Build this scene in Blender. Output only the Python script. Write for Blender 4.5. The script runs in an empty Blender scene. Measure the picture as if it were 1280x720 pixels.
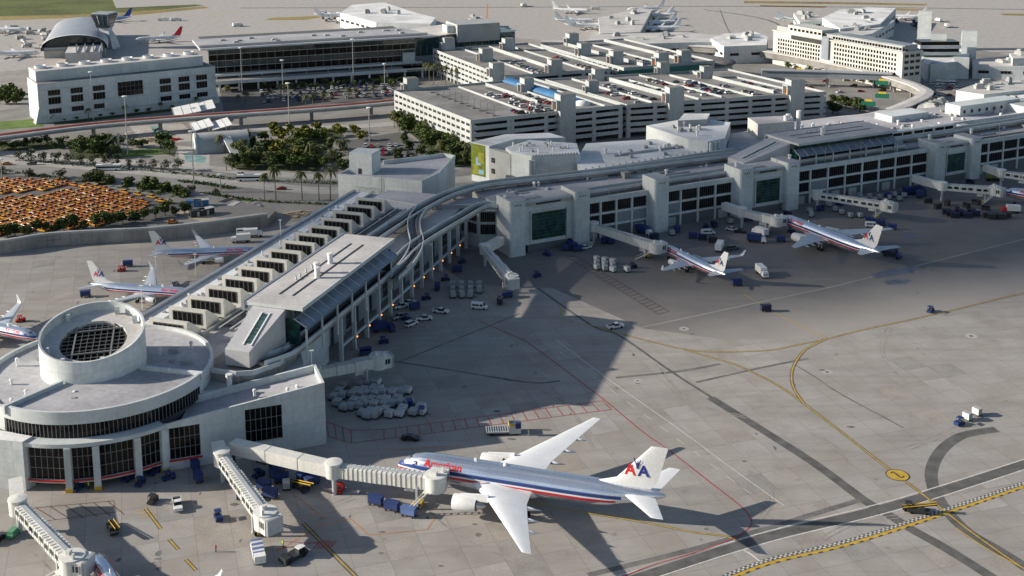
import bpy, bmesh, math, random
from math import sin, cos, pi, radians, atan2, hypot, sqrt
from mathutils import Vector, Matrix
RND = random.Random(11)
scene = bpy.context.scene
COL = scene.collection

# ------------------------------------------------------------------ camera
FPX, CAMH, PITCH, ROLL = 1472.63, 142.19, 0.17263, -0.0062
PPX, PPY = 628.53, 89.64            # optical axis in the 1280x720 frame (the photograph is a crop)
_fw = Vector((0, cos(PITCH), -sin(PITCH))); _r = Vector((1, 0, 0)); _u = _r.cross(_fw)
CR = _r * cos(ROLL) + _u * sin(ROLL); CU = -_r * sin(ROLL) + _u * cos(ROLL)
cam = bpy.data.cameras.new('camera'); camo = bpy.data.objects.new('camera', cam); COL.objects.link(camo)
m = Matrix((CR, CU, -_fw)).transposed().to_4x4(); m.translation = Vector((0, 0, CAMH)); camo.matrix_world = m
cam.sensor_width = 36; cam.lens = FPX / 1280 * 36
cam.shift_x = -(PPX - 640) / 1280; cam.shift_y = (PPY - 360) / 1280
cam.clip_start = 1; cam.clip_end = 20000
scene.camera = camo

# ------------------------------------------------------------------ sky, sun, exposure
SUN_EL = radians(20.3)
w = bpy.data.worlds.new('World'); scene.world = w; w.use_nodes = True
nt = w.node_tree; bg = nt.nodes['Background']
sky = nt.nodes.new('ShaderNodeTexSky'); sky.sky_type = 'NISHITA'; sky.sun_disc = False
sky.sun_elevation = SUN_EL; sky.sun_rotation = radians(-90); sky.altitude = 100; sky.air_density = 1.0; sky.dust_density = 1.0; sky.ozone_density = 1.0
nt.links.new(sky.outputs[0], bg.inputs[0]); bg.inputs[1].default_value = 0.072
sl = bpy.data.lights.new('sun', 'SUN'); sl.energy = 4.6; sl.angle = radians(0.6); sl.color = (1.0, 0.91, 0.785)
so = bpy.data.objects.new('sun', sl); COL.objects.link(so)
so.rotation_euler = Vector((cos(SUN_EL), 0.0, -sin(SUN_EL))).to_track_quat('-Z', 'Y').to_euler()
so.location = (-400, 300, 200)
scene.view_settings.view_transform = 'Standard'; scene.view_settings.look = 'None'
scene.view_settings.exposure = 0.7; scene.view_settings.gamma = 1
scene.render.engine = 'CYCLES'

def A(u, v, z=0.0):
    """point at height z on the survey ray of photograph pixel (u, v)"""
    d = _fw + CR * ((u - PPX) / FPX) - CU * ((v - PPY) / FPX)
    t = (CAMH - z) / -d.z
    return Vector((d.x * t, d.y * t, z))
def A2(u, v, z=0.0):
    p = A(u, v, z); return (p.x, p.y)

# ------------------------------------------------------------------ materials
MATS = {}
def nodes_of(name):
    mt = bpy.data.materials.new(name); mt.use_nodes = True; MATS[name] = mt
    n = mt.node_tree; b = n.nodes['Principled BSDF']
    return mt, n, b
def lk(n, a, b): n.links.new(a, b)
def math_node(n, op, a, b=None, c=None):
    q = n.nodes.new('ShaderNodeMath'); q.operation = op
    for i, x in enumerate((a, b, c)):
        if x is None: continue
        if isinstance(x, (int, float)): q.inputs[i].default_value = x
        else: lk(n, x, q.inputs[i])
    return q.outputs[0]
def noise(n, vec, scale, detail=3, rough=.55):
    q = n.nodes.new('ShaderNodeTexNoise'); q.inputs['Scale'].default_value = scale
    q.inputs['Detail'].default_value = detail; q.inputs['Roughness'].default_value = rough
    lk(n, vec, q.inputs['Vector']); return q.outputs[0]
def maprange(n, v, a, b, c, d):
    q = n.nodes.new('ShaderNodeMapRange'); q.inputs[1].default_value = a; q.inputs[2].default_value = b
    q.inputs[3].default_value = c; q.inputs[4].default_value = d; lk(n, v, q.inputs[0]); return q.outputs[0]
def mixc(n, fac, a, b, mode='MIX'):
    q = n.nodes.new('ShaderNodeMix'); q.data_type = 'RGBA'; q.blend_type = mode
    for s, x in ((0, fac), (6, a), (7, b)):
        if isinstance(x, (int, float)): q.inputs[s].default_value = x
        elif isinstance(x, (tuple, list)): q.inputs[s].default_value = (*x[:3], 1)
        else: lk(n, x, q.inputs[s])
    return q.outputs[2]
def wpos(n):
    return n.nodes.new('ShaderNodeNewGeometry').outputs['Position']
def mapping(n, vec, scale=(1, 1, 1), rot=(0, 0, 0), loc=(0, 0, 0)):
    q = n.nodes.new('ShaderNodeMapping'); q.inputs['Scale'].default_value = scale; q.inputs['Rotation'].default_value = rot
    q.inputs['Location'].default_value = loc; lk(n, vec, q.inputs[0]); return q.outputs[0]
def mat(name, col, rough=.6, metal=0., var=.14, scale=.12, streak=0., fine=.08, bump=0., spec=.3, dirt=(.32, .28, .23), seams=None):
    mt, n, b = nodes_of(name)
    P = wpos(n)
    f1 = noise(n, P, scale, 4); f2 = noise(n, P, scale * 14, 3)
    v = math_node(n, 'ADD', maprange(n, f1, .3, .7, 1 - var, 1 + var), maprange(n, f2, .3, .7, -fine, fine))
    c = mixc(n, 1.0, col, v, 'MULTIPLY')
    if streak:
        f3 = noise(n, mapping(n, P, (1.1, 1.1, .06)), 1.0, 4, .65)
        c = mixc(n, maprange(n, f3, .5, .78, 0, streak), c, tuple(x * y for x, y in zip(col, dirt)) if False else dirt)
    if seams:
        kind, bw, bh, ms, dk = seams
        sp = n.nodes.new('ShaderNodeSeparateXYZ'); lk(n, P, sp.inputs[0]); cb = n.nodes.new('ShaderNodeCombineXYZ')
        if kind == 'wall':
            lk(n, math_node(n, 'ADD', math_node(n, 'MULTIPLY', sp.outputs[0], .86), math_node(n, 'MULTIPLY', sp.outputs[1], .51)), cb.inputs[0]); lk(n, sp.outputs[2], cb.inputs[1])
        else: lk(n, sp.outputs[0], cb.inputs[0]); lk(n, sp.outputs[1], cb.inputs[1])
        br = n.nodes.new('ShaderNodeTexBrick'); br.offset = 0 if kind == 'wall' else .4; br.inputs['Scale'].default_value = 1
        for nm_, v_ in (('Color1', 1 - dk * .35), ('Color2', 1 + dk * .2), ('Mortar', 1 - dk)): br.inputs[nm_].default_value = (v_, v_, v_, 1)
        br.inputs['Mortar Size'].default_value = ms; br.inputs['Mortar Smooth'].default_value = .3; br.inputs['Brick Width'].default_value = bw; br.inputs['Row Height'].default_value = bh
        lk(n, mapping(n, cb.outputs[0], rot=(0, 0, 0 if kind == 'wall' else radians(20))), br.inputs['Vector']); c = mixc(n, 1.0, c, br.outputs['Color'], 'MULTIPLY')
    lk(n, c, b.inputs['Base Color'])
    b.inputs['Roughness'].default_value = rough; b.inputs['Metallic'].default_value = metal
    b.inputs['Specular IOR Level'].default_value = spec
    if bump:
        q = n.nodes.new('ShaderNodeBump'); q.inputs['Strength'].default_value = bump; q.inputs['Distance'].default_value = .05
        lk(n, f2, q.inputs['Height']); lk(n, q.outputs[0], b.inputs['Normal'])
    return mt
def glassmat(name, col, rough=.08, spec=.6, var=.3):
    mt, n, b = nodes_of(name)
    P = wpos(n)
    f = noise(n, P, .45, 1)
    lk(n, mixc(n, 1.0, col, maprange(n, f, .3, .7, 1 - var, 1 + var), 'MULTIPLY'), b.inputs['Base Color'])
    b.inputs['Roughness'].default_value = rough; b.inputs['Specular IOR Level'].default_value = spec
    return mt
mat('white_wall', (.555, .592, .592), .7, streak=.30, scale=.06, dirt=(.30,.31,.30), seams=('wall', 5.2, 3.4, .05, .2))
mat('garage_white', (.39, .415, .415), .75, streak=.4, scale=.06, dirt=(.2,.2,.19))
mat('cream_wall', (.54, .535, .495), .7, streak=.18, scale=.06)
mat('grey_wall', (.36, .375, .37), .75, streak=.2)
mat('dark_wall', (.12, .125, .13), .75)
mat('blue_grey_panel', (.22, .25, .28), .6)
mat('fascia', (.52, .555, .56), .65, streak=.15)
mat('roof_grey', (.40, .395, .41), .85, var=.22, scale=.05, fine=.12, seams=('roof', 14, 1.9, .07, .14))
mat('roof_light', (.52, .50, .48), .85, var=.16, scale=.07, fine=.10, seams=('roof', 14, 1.9, .07, .14))
mat('roof_white', (.70, .70, .69), .8, var=.22, scale=.05, fine=.12, seams=('roof', 14, 1.9, .07, .14))
mat('roof_tar', (.20, .19, .185), .9, var=.3, scale=.05, fine=.15)
mat('steel_roof', (.42, .44, .47), .45, metal=.35, var=.1)
mat('steel', (.45, .46, .47), .4, metal=.7)
mat('dark_metal', (.035, .037, .04), .5)
mat('white_paint', (.74, .74, .72), .45, var=.06, streak=.08)
mat('bridge_white', (.68, .675, .63), .5, var=.08, streak=.30)
mat('bridge_grey', (.50, .52, .53), .45, metal=.2, var=.1, streak=.2)
mat('rubber', (.012, .012, .013), .8)
mat('concrete', (.30, .29, .27), .9, var=.25, streak=.6, dirt=(.10,.09,.08))
mat('concrete_dark', (.22, .215, .205), .9, var=.25, streak=.3)
mat('deck', (.22, .213, .205), .9, var=.3, scale=.08, fine=.15)
mat('asphalt', (.115, .112, .108), .9, var=.25, scale=.05, fine=.12)
mat('road', (.23, .22, .205), .9, var=.2, scale=.05, fine=.1)
mat('pavement', (.36, .345, .32), .9, var=.15)
mat('black_seal', (.115, .112, .108), .85, var=.3, scale=.3, fine=.2)
mat('rubber_mark', (.15, .145, .14), .85, var=.4, scale=.2, fine=.25)
mat('pale_concrete', (.395, .372, .345), .9, var=.12, scale=.2)
mat('yellow_paint', (.50, .33, .045), .7, var=.18, scale=.6, fine=.2)
mat('red_paint', (.38, .085, .08), .75, var=.25, scale=.8, fine=.3)
mat('dark_red_paint', (.125, .06, .055), .8, var=.25, scale=.8, fine=.3)
mat('line_white', (.58, .56, .53), .75, var=.2, scale=.8, fine=.25)
mat('black_paint', (.05, .05, .05), .8)
mat('orange_paint', (.55, .20, .04), .7, var=.3)
mat('grass', (.10, .12, .035), .95, var=.35, scale=.02, fine=.3)
mat('dry_grass', (.26, .20, .075), .95, var=.3, scale=.02, fine=.3)
mat('lawn', (.10, .16, .03), .95, var=.3, scale=.15, fine=.3)
mat('planting', (.045, .06, .022), .95, var=.4, scale=.3, fine=.35)
mat('sand', (.40, .33, .24), .95, var=.3, scale=.1)
mat('slab_light', (.345, .325, .302), .9, var=.12, scale=.15, fine=.12)
mat('slab_dark', (.275, .26, .242), .9, var=.18, scale=.15, fine=.15)
mat('slab_warm', (.315, .288, .258), .9, var=.15, scale=.15, fine=.14)
mat('pool', (.20, .33, .32), .4, var=.3, scale=.2)
mat('soil', (.12, .09, .06), .95)
mat('trunk', (.10, .075, .05), .9, var=.3)
mat('palm_trunk', (.17, .14, .105), .9, var=.3)
glassmat('glass_dark', (.006, .006, .007), .12, .22)
glassmat('glass_green', (.012, .062, .052), .1, .5, .6)
glassmat('glass_blue', (.03, .045, .05), .06, .7)
glassmat('glass_teal', (.03, .075, .075), .1, .7)
glassmat('car_glass', (.015, .017, .02), .06, .6)
mat('mullion', (.20, .20, .195), .5)
mat('mullion_dark', (.06, .06, .062), .5)
mat('red_metal', (.50, .03, .025), .5)
mat('red_barrier', (.68, .15, .10), .6)
mat('faint_mark', (.285, .262, .238), .9, var=.3, scale=.3, fine=.2)
mat('wet_patch', (.10, .11, .14), .35, var=.3, scale=.3, fine=.2)
mat('yellow_metal', (.60, .38, .03), .5)
mat('blue_metal', (.02, .04, .14), .45)
mat('blue_canvas', (.028, .05, .16), .7)
mat('blue_awning', (.05, .16, .32), .7, var=.2)
mat('orange_metal', (.75, .20, .02), .4)
mat('green_metal', (.10, .28, .16), .5)
mat('olive_metal', (.24, .27, .09), .5)
mat('banner_green', (.16, .20, .02), .6, var=.35, scale=.3)
mat('banner_yellow', (.28, .29, .03), .6, var=.35, scale=.3)
mat('banner_blue', (.25, .45, .65), .6)
mat('sign_green', (.02, .16, .10), .5)
mat('sign_yellow', (.75, .50, .03), .5)
mat('teal_wall', (.03, .13, .11), .6)
for nm, c in (('car_white', (.72, .72, .71)), ('car_silver', (.40, .41, .42)), ('car_black', (.015, .015, .017)), ('car_blue', (.03, .06, .16)),
              ('car_red', (.33, .02, .02)), ('car_grey', (.12, .125, .13)), ('car_beige', (.42, .38, .30)), ('taxi', (.60, .20, .018)), ('taxi_yellow', (.68, .32, .025))):
    mat(nm, c, .25, var=.05, spec=.5)
mat('uld', (.42, .435, .455), .45, metal=.3, var=.12, scale=.5)
mat('uld_white', (.60, .61, .61), .5, var=.1, scale=.5)
mat('lamp_glow', (.8, .3, .05), .5)
b_ = MATS['lamp_glow'].node_tree.nodes['Principled BSDF']; b_.inputs['Emission Color'].default_value = (1, .35, .06, 1); b_.inputs['Emission Strength'].default_value = 1.3
mat('skin', (.35, .2, .13), .6); mat('vest_lime', (.45, .75, .03), .6); mat('navy', (.02, .025, .06), .7); mat('clothing_red', (.4, .03, .03), .7)
def leafmat(name, c1, c2):
    mt, n, b = nodes_of(name)
    f = noise(n, wpos(n), .35, 3); 
    r = n.nodes.new('ShaderNodeObjectInfo').outputs['Random']
    k = math_node(n, 'ADD', maprange(n, f, .3, .7, 0, .7), math_node(n, 'MULTIPLY', r, .35))
    lk(n, mixc(n, k, c1, c2), b.inputs['Base Color']); b.inputs['Roughness'].default_value = .7
    b.inputs['Specular IOR Level'].default_value = .2
leafmat('leaf_dark', (.028, .052, .015), (.09, .12, .03))
leafmat('leaf_mid', (.04, .066, .016), (.11, .14, .03))
leafmat('leaf_yellow', (.09, .105, .018), (.22, .21, .035))
leafmat('leaf_palm', (.05, .065, .022), (.13, .13, .04))
leafmat('leaf_grey', (.045, .055, .03), (.09, .10, .05))

# ------------------------------------------------------------------ mesh building
class MB:
    def __init__(s): s.v = []; s.f = []; s.m = []
    def add(s, vs, fs, mi=0):
        o = len(s.v); s.v += [tuple(p) for p in vs]; s.f += [tuple(i + o for i in f) for f in fs]; s.m += [mi] * len(fs); return s
    def box(s, x0, x1, y0, y1, z0, z1, mi=0):
        v = [(x, y, z) for z in (z0, z1) for x, y in ((x0, y0), (x1, y0), (x1, y1), (x0, y1))]
        return s.add(v, [(3, 2, 1, 0), (4, 5, 6, 7), (0, 1, 5, 4), (1, 2, 6, 5), (2, 3, 7, 6), (3, 0, 4, 7)], mi)
    def obox(s, a, b, w, z0, z1, mi=0):
        """box along a plan line a-b, width w"""
        d = Vector((b[0] - a[0], b[1] - a[1])); L = d.length; d /= L; n = Vector((-d.y, d.x)) * (w / 2)
        q = [(a[0] + n.x, a[1] + n.y), (a[0] - n.x, a[1] - n.y), (b[0] - n.x, b[1] - n.y), (b[0] + n.x, b[1] + n.y)]
        return s.prism(q, z0, z1, mi, mi)
    def bar(s, p, q, w, h, mi=0):
        """rectangular bar from point p to q (any direction)"""
        p = Vector(p); q = Vector(q); d = (q - p).normalized()
        u = d.cross(Vector((0, 0, 1)))
        if u.length < .05: u = d.cross(Vector((0, 1, 0)))
        u.normalize(); t = u.cross(d).normalized(); u = u * (w / 2); t = t * (h / 2)
        v = [p - u - t, p + u - t, p + u + t, p - u + t, q - u - t, q + u - t, q + u + t, q - u + t]
        return s.add(v, [(3, 2, 1, 0), (4, 5, 6, 7), (0, 1, 5, 4), (1, 2, 6, 5), (2, 3, 7, 6), (3, 0, 4, 7)], mi)
    def prism(s, pts, z0, z1, mi=0, mt=None):
        pts = [tuple(p[:2]) for p in pts]
        a = sum(pts[i][0] * pts[(i + 1) % len(pts)][1] - pts[(i + 1) % len(pts)][0] * pts[i][1] for i in range(len(pts)))
        if a < 0: pts = pts[::-1]
        n = len(pts); mt = mi if mt is None else mt
        z0f = z0 if callable(z0) else (lambda p: z0); z1f = z1 if callable(z1) else (lambda p: z1)
        s.add([(p[0], p[1], z0f(p)) for p in pts] + [(p[0], p[1], z1f(p)) for p in pts], [(i, (i + 1) % n, n + (i + 1) % n, n + i) for i in range(n)], mi)
        k = len(s.v) - 2 * n
        s.f.append(tuple(range(k + n, k + 2 * n))); s.m.append(mt)
        s.f.append(tuple(range(k + n - 1, k - 1, -1))); s.m.append(mi); return s
    def rings(s, rings, mi=0, closed=True, caps=True):
        n = len(rings[0]); o = len(s.v)
        for r in rings: s.v += [tuple(p) for p in r]
        for k in range(len(rings) - 1):
            for i in range(n if closed else n - 1):
                j = (i + 1) % n
                s.f.append((o + k * n + i, o + k * n + j, o + (k + 1) * n + j, o + (k + 1) * n + i)); s.m.append(mi)
        if caps:
            s.f.append(tuple(o + i for i in range(n - 1, -1, -1))); s.m.append(mi)
            e = o + (len(rings) - 1) * n; s.f.append(tuple(e + i for i in range(n))); s.m.append(mi)
        return s
    def lathe(s, prof, c=(0, 0, 0), axis='z', n=16, mi=0, caps=True):
        R = []
        for r, h in prof:
            ring = []
            for i in range(n):
                a = 2 * pi * i / n
                if axis == 'z': p = (c[0] + r * cos(a), c[1] + r * sin(a), c[2] + h)
                elif axis == 'x': p = (c[0] + h, c[1] + r * cos(a), c[2] + r * sin(a))
                else: p = (c[0] + r * sin(a), c[1] + h, c[2] + r * cos(a))
                ring.append(p)
            R.append(ring)
        return s.rings(R, mi, True, caps)
    def tube(s, path, r, n=6, mi=0):
        path = [Vector(p) for p in path]; R = []
        for i, p in enumerate(path):
            d = (path[min(i + 1, len(path) - 1)] - path[max(i - 1, 0)]).normalized()
            u = d.cross(Vector((0, 0, 1)))
            if u.length < .05: u = d.cross(Vector((0, 1, 0)))
            u.normalize(); t = d.cross(u)
            rr = r[i] if isinstance(r, (list, tuple)) else r
            R.append([p + u * (rr * cos(2 * pi * k / n)) + t * (rr * sin(2 * pi * k / n)) for k in range(n)])
        return s.rings(R, mi)
    def mesh(s, name, mats, smooth=False, angle=None):
        me = bpy.data.meshes.new(name); me.from_pydata(s.v, [], s.f)
        for mm in ([mats] if isinstance(mats, str) else mats): me.materials.append(MATS[mm])
        me.polygons.foreach_set('material_index', s.m)
        if smooth: me.polygons.foreach_set('use_smooth', [True] * len(me.polygons))
        me.update(); me.validate()
        if smooth and angle: 
            me.set_sharp_from_angle(angle=radians(angle))
        return me
    def build(s, name, mats, parent=None, smooth=False, angle=40, kind=None, label=None):
        o = bpy.data.objects.new(name, s.mesh(name, mats, smooth, angle)); COL.objects.link(o)
        if parent: o.parent = parent
        if kind: o['kind'] = kind
        if label: o['label'] = label
        return o
def tag(o, label, cat, group=None):
    o['label'] = label; o['category'] = cat
    if group: o['group'] = group
    return o
def thing(name, label, cat, loc=(0, 0, 0), rz=0., group=None):
    o = bpy.data.objects.new(name, None); COL.objects.link(o); o.empty_display_size = .1
    o.location = (*loc[:2], loc[2] if len(loc) > 2 else 0); o.rotation_euler = (0, 0, rz)
    return tag(o, label, cat, group)
def inst(me, name, parent=None, loc=(0, 0, 0), rz=0., rot=None, scale=None):
    o = bpy.data.objects.new(name, me); COL.objects.link(o); o.location = loc
    o.rotation_euler = rot if rot else (0, 0, rz)
    if scale: o.scale = scale
    if parent: o.parent = parent
    return o
def copy_tree(o, parent=None):
    c = o.copy(); COL.objects.link(c); c.parent = parent
    for ch in list(o.children): copy_tree(ch, c)
    return c
CACHE = {}
def cached(key, fn):
    if key not in CACHE: CACHE[key] = fn()
    return CACHE[key]
class Fr:
    """plan frame: s along, t to the left of s"""
    def __init__(f, o, ang): f.o = o; f.a = ang; f.c = cos(ang); f.s = sin(ang)
    def w(f, s, t, z=0.): return Vector((f.o[0] + s * f.c - t * f.s, f.o[1] + s * f.s + t * f.c, z))
    def l(f, p): x = p[0] - f.o[0]; y = p[1] - f.o[1]; return (x * f.c + y * f.s, -x * f.s + y * f.c)
def smooth_path(pts, n=6):
    """Catmull-Rom through plan/3d points"""
    P = [Vector(p) for p in pts]; out = []
    for i in range(len(P) - 1):
        a = P[max(i - 1, 0)]; b = P[i]; c = P[i + 1]; d = P[min(i + 2, len(P) - 1)]
        for k in range(n):
            t = k / n
            out.append(.5 * ((2 * b) + (c - a) * t + (2 * a - 5 * b + 4 * c - d) * t * t + (3 * b - a - 3 * c + d) * t ** 3))
    out.append(P[-1]); return out
def offset_path(path, d):
    out = []
    for i, p in enumerate(path):
        t = path[min(i + 1, len(path) - 1)] - path[max(i - 1, 0)]; t.z = 0; t.normalize()
        out.append(p + Vector((-t.y, t.x, 0)) * d)
    return out
def ribbon(path, w, z, name, mt, kind='structure'):
    """flat strip on the ground, width w (number or list)"""
    path = [Vector((p[0], p[1], 0)) for p in path]
    ws = w if isinstance(w, (list, tuple)) else [w] * len(path)
    L = []; Rr = []
    for i, p in enumerate(path):
        t = (path[min(i + 1, len(path) - 1)] - path[max(i - 1, 0)]).normalized(); n = Vector((-t.y, t.x, 0)) * (ws[i] / 2)
        L.append((p.x + n.x, p.y + n.y, z)); Rr.append((p.x - n.x, p.y - n.y, z))
    n = len(path); mb = MB(); mb.add(L + Rr, [(n + i, n + i + 1, i + 1, i) for i in range(n - 1)])
    return mb.build(name, mt, None, kind=kind)
def sheet(pts, z, name, mt, kind='structure'):
    mb = MB(); pts = [tuple(p[:2]) for p in pts]
    a = sum(pts[i][0] * pts[(i + 1) % len(pts)][1] - pts[(i + 1) % len(pts)][0] * pts[i][1] for i in range(len(pts)))
    if a < 0: pts = pts[::-1]
    mb.add([(x, y, z) for x, y in pts], [tuple(range(len(pts)))])
    return mb.build(name, mt, None, kind=kind)
def sweep(path, prof, mi=0, mb=None, closed=True):
    """sweep a cross-section (offset to the left, height) along a path of 3d points"""
    mb = mb or MB(); R = []
    for i, p in enumerate(path):
        t = path[min(i + 1, len(path) - 1)] - path[max(i - 1, 0)]; t.z = 0; t.normalize(); n = Vector((-t.y, t.x, 0))
        R.append([(p.x + n.x * o, p.y + n.y * o, p.z + h) for o, h in prof][::-1])
    return mb.rings(R, mi, closed)
# ------------------------------------------------------------------ ground
def apron_material():
    mt, n, b = nodes_of('apron_concrete')
    P = wpos(n)
    n1 = noise(n, P, .012, 4, .6); n2 = noise(n, P, .07, 5, .62); n3 = noise(n, P, .9, 4, .6)
    # long drag marks along the stands and taxilane
    d1 = noise(n, mapping(n, P, (.012, .22, 1), (0, 0, radians(-26))), 1.0, 4, .6)
    d2 = noise(n, mapping(n, P, (.010, .16, 1), (0, 0, radians(18))), 1.0, 4, .6)
    c = mixc(n, maprange(n, n1, .35, .65, 0, 1), (.388, .36, .33), (.352, .336, .318))
    c = mixc(n, maprange(n, n2, .40, .70, 0, .75), c, (.265, .238, .205))
    c = mixc(n, maprange(n, d1, .50, .72, 0, .42), c, (.20, .195, .19))
    c = mixc(n, maprange(n, d2, .52, .75, 0, .42), c, (.21, .195, .18))
    # stain spots
    s1 = noise(n, P, .28, 2, .5)
    c = mixc(n, maprange(n, s1, .70, .78, 0, .45), c, (.12, .11, .10))
    c = mixc(n, maprange(n, n3, .35, .7, -.0, .22), c, (.24, .23, .215))
    # slab tones and joints
    for rot, cell, k in ((-17.8, 7.6, .10),):
        br = n.nodes.new('ShaderNodeTexBrick'); br.offset = 0; br.inputs['Scale'].default_value = 1.0
        br.inputs['Color1'].default_value = (.94, .935, .93, 1); br.inputs['Color2'].default_value = (1.04, 1.04, 1.04, 1); br.inputs['Mortar'].default_value = (.60, .585, .56, 1)
        br.inputs['Mortar Size'].default_value = .07; br.inputs['Mortar Smooth'].default_value = .4; br.inputs['Brick Width'].default_value = cell; br.inputs['Row Height'].default_value = cell; br.inputs['Bias'].default_value = 0
        lk(n, mapping(n, P, rot=(0, 0, radians(rot))), br.inputs['Vector'])
        c = mixc(n, .8, c, br.outputs['Color'], 'MULTIPLY')
    lk(n, c, b.inputs['Base Color']); b.inputs['Roughness'].default_value = .88; b.inputs['Specular IOR Level'].default_value = .25
apron_material()
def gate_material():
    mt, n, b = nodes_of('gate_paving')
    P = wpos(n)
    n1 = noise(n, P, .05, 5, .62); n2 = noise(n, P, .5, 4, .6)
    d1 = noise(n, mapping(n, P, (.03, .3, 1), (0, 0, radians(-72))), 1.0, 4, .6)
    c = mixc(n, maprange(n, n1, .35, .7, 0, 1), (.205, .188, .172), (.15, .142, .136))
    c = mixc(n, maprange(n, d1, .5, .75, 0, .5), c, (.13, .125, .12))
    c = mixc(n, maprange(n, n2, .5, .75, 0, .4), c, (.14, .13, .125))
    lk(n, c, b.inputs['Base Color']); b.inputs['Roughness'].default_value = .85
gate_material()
def taxilane_material():
    mt, n, b = nodes_of('taxilane_asphalt')
    P = wpos(n)
    n1 = noise(n, P, .03, 5, .62); n2 = noise(n, P, .6, 4, .6)
    d1 = noise(n, mapping(n, P, (.012, .2, 1), (0, 0, radians(-26))), 1.0, 4, .6)
    c = mixc(n, maprange(n, n1, .35, .7, 0, 1), (.17, .162, .155), (.135, .13, .126))
    c = mixc(n, maprange(n, d1, .45, .75, 0, .6), c, (.14, .137, .133))
    c = mixc(n, maprange(n, n2, .45, .75, 0, .3), c, (.15, .145, .14))
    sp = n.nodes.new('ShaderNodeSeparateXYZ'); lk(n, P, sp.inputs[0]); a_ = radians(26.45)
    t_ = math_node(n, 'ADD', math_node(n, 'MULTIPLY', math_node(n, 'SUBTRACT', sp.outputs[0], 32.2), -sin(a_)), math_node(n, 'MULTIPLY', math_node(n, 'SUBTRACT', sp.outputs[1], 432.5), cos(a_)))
    k_ = maprange(n, math_node(n, 'ADD', t_, math_node(n, 'MULTIPLY', n1, 26)), -66, -94, 0, 1)  # blends the dark tone into the pale apron tone away from the facade
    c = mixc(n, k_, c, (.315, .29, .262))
    lk(n, c, b.inputs['Base Color']); b.inputs['Roughness'].default_value = .85
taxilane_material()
sheet([(-6000, -300), (6000, -300), (6000, 9000), (-6000, 9000)], 0, 'apron', 'apron_concrete')
def P_(*px): return [A2(*p) for p in px]
# darker gate paving along the concourse, and the dark taxilane strip that fades paler outward
TF = Fr((32.2, 432.5), radians(26.45))            # concourse frame: s along the facade, t into the building
PF = Fr((-46.8, 328.9), radians(72.0))            # pier frame: s away from camera along pier, t to the left
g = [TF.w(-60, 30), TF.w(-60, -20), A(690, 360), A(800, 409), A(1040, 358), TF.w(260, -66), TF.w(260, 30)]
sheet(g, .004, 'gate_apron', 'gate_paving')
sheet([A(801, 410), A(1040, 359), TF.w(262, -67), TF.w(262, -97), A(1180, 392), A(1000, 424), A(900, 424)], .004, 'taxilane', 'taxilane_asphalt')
ln = 0
def line(px, w, mt='yellow_paint', name='painted_line', z=.008, n=6, border=None):
    pts = smooth_path([A(*p) for p in px], n) if len(px) > 2 else [A(*p) for p in px]
    if border: ribbon(pts, w + border, z, 'line_border', 'black_seal'); z += .004
    return ribbon(pts, w, z, name, mt)
# sealed asphalt strips across the slabs
line([(672, 360), (740, 407), (775, 420), (840, 465), (890, 497)], .9, 'black_seal', 'sealed_strip')
line([(888, 497), (960, 542), (1022, 582), (1080, 625), (1115, 646), (1140, 662), (1185, 687), (1250, 728)], 2.7, 'black_seal', 'sealed_strip')
line([(1246, 537), (1222, 540), (1197, 547), (1175, 565), (1164, 590), (1169, 615), (1185, 640), (1210, 665), (1247, 687), (1285, 711)], 2.9, 'black_seal', 'sealed_strip', .012)
line([(700, 755), (802, 722), (960, 672), (1120, 632), (1290, 578)], 3.3, 'black_seal', 'service_road', .016)
line([(735, 719), (865, 687), (960, 660)], 1.6, 'rubber_mark', 'tyre_track', .012)
line([(940, 668), (1000, 648), (1078, 624)], 1.6, 'rubber_mark', 'tyre_track', .020)
line([(770, 472), (850, 464), (900, 455)], 1.2, 'rubber_mark', 'tyre_track', .012)
line([(870, 478), (950, 460), (1010, 448)], 1.0, 'rubber_mark', 'tyre_track', .012)
line([(992, 455), (1020, 472), (1050, 492), (1130, 535)], .5, 'rubber_mark', 'expansion_joint', .012, 4)
line([(480, 450), (560, 462), (660, 478), (700, 476)], .9, 'rubber_mark', 'expansion_joint', .012, 4)
line([(500, 452), (650, 392)], .6, 'rubber_mark', 'expansion_joint', .012)
# road edge lines
line([(750, 745), (802, 728), (960, 678), (1120, 638), (1290, 584)], .35, 'line_white', 'road_edge_line', .024)
line([(690, 745), (800, 712), (960, 664), (1120, 624), (1290, 571)], .35, 'line_white', 'road_edge_line', .024)
# yellow taxi lines
YZ = .028
line([(745, 408), (790, 421), (830, 431), (852, 436), (890, 440), (960, 438), (997, 431), (1032, 424), (1080, 412), (1155, 396), (1290, 364)], .34, z=YZ, border=.5)
line([(852, 436), (890, 447), (922, 457), (960, 475), (985, 490), (1005, 505), (1025, 520), (1050, 539), (1080, 562), (1112, 587), (1152, 617), (1182, 640), (1210, 662), (1242, 685), (1290, 718)], .36, z=YZ + .006, border=.5)
line([(1005, 505), (992, 485), (989.5, 467), (995, 452), (1007, 437), (1032, 424)], .40, z=YZ + .012, border=.5)
line([(930, 368), (970, 392), (1032, 423)], .28, z=YZ + .018)
line([(702, 382), (701, 392), (708, 400), (745, 408)], .3, z=YZ + .018)
line([(732, 641), (800, 652), (865, 665), (905, 670), (922, 676)], .34, z=YZ, border=.4)
line([(379, 654), (412, 688), (452, 728)], .30, z=YZ, border=.8)
line([(590, 614), (732, 641)], .30, z=YZ)
for a, b in (((182, 636), (201, 661)), ((211, 674), (223, 687)), ((232, 699), (245, 713))): line([a, b], .36, z=YZ, border=.5)
for a, b in (((170, 639), (188, 637)), ((173, 643), (192, 640)), ((176, 647), (195, 643))): line([a, b], .25, z=YZ)
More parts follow.
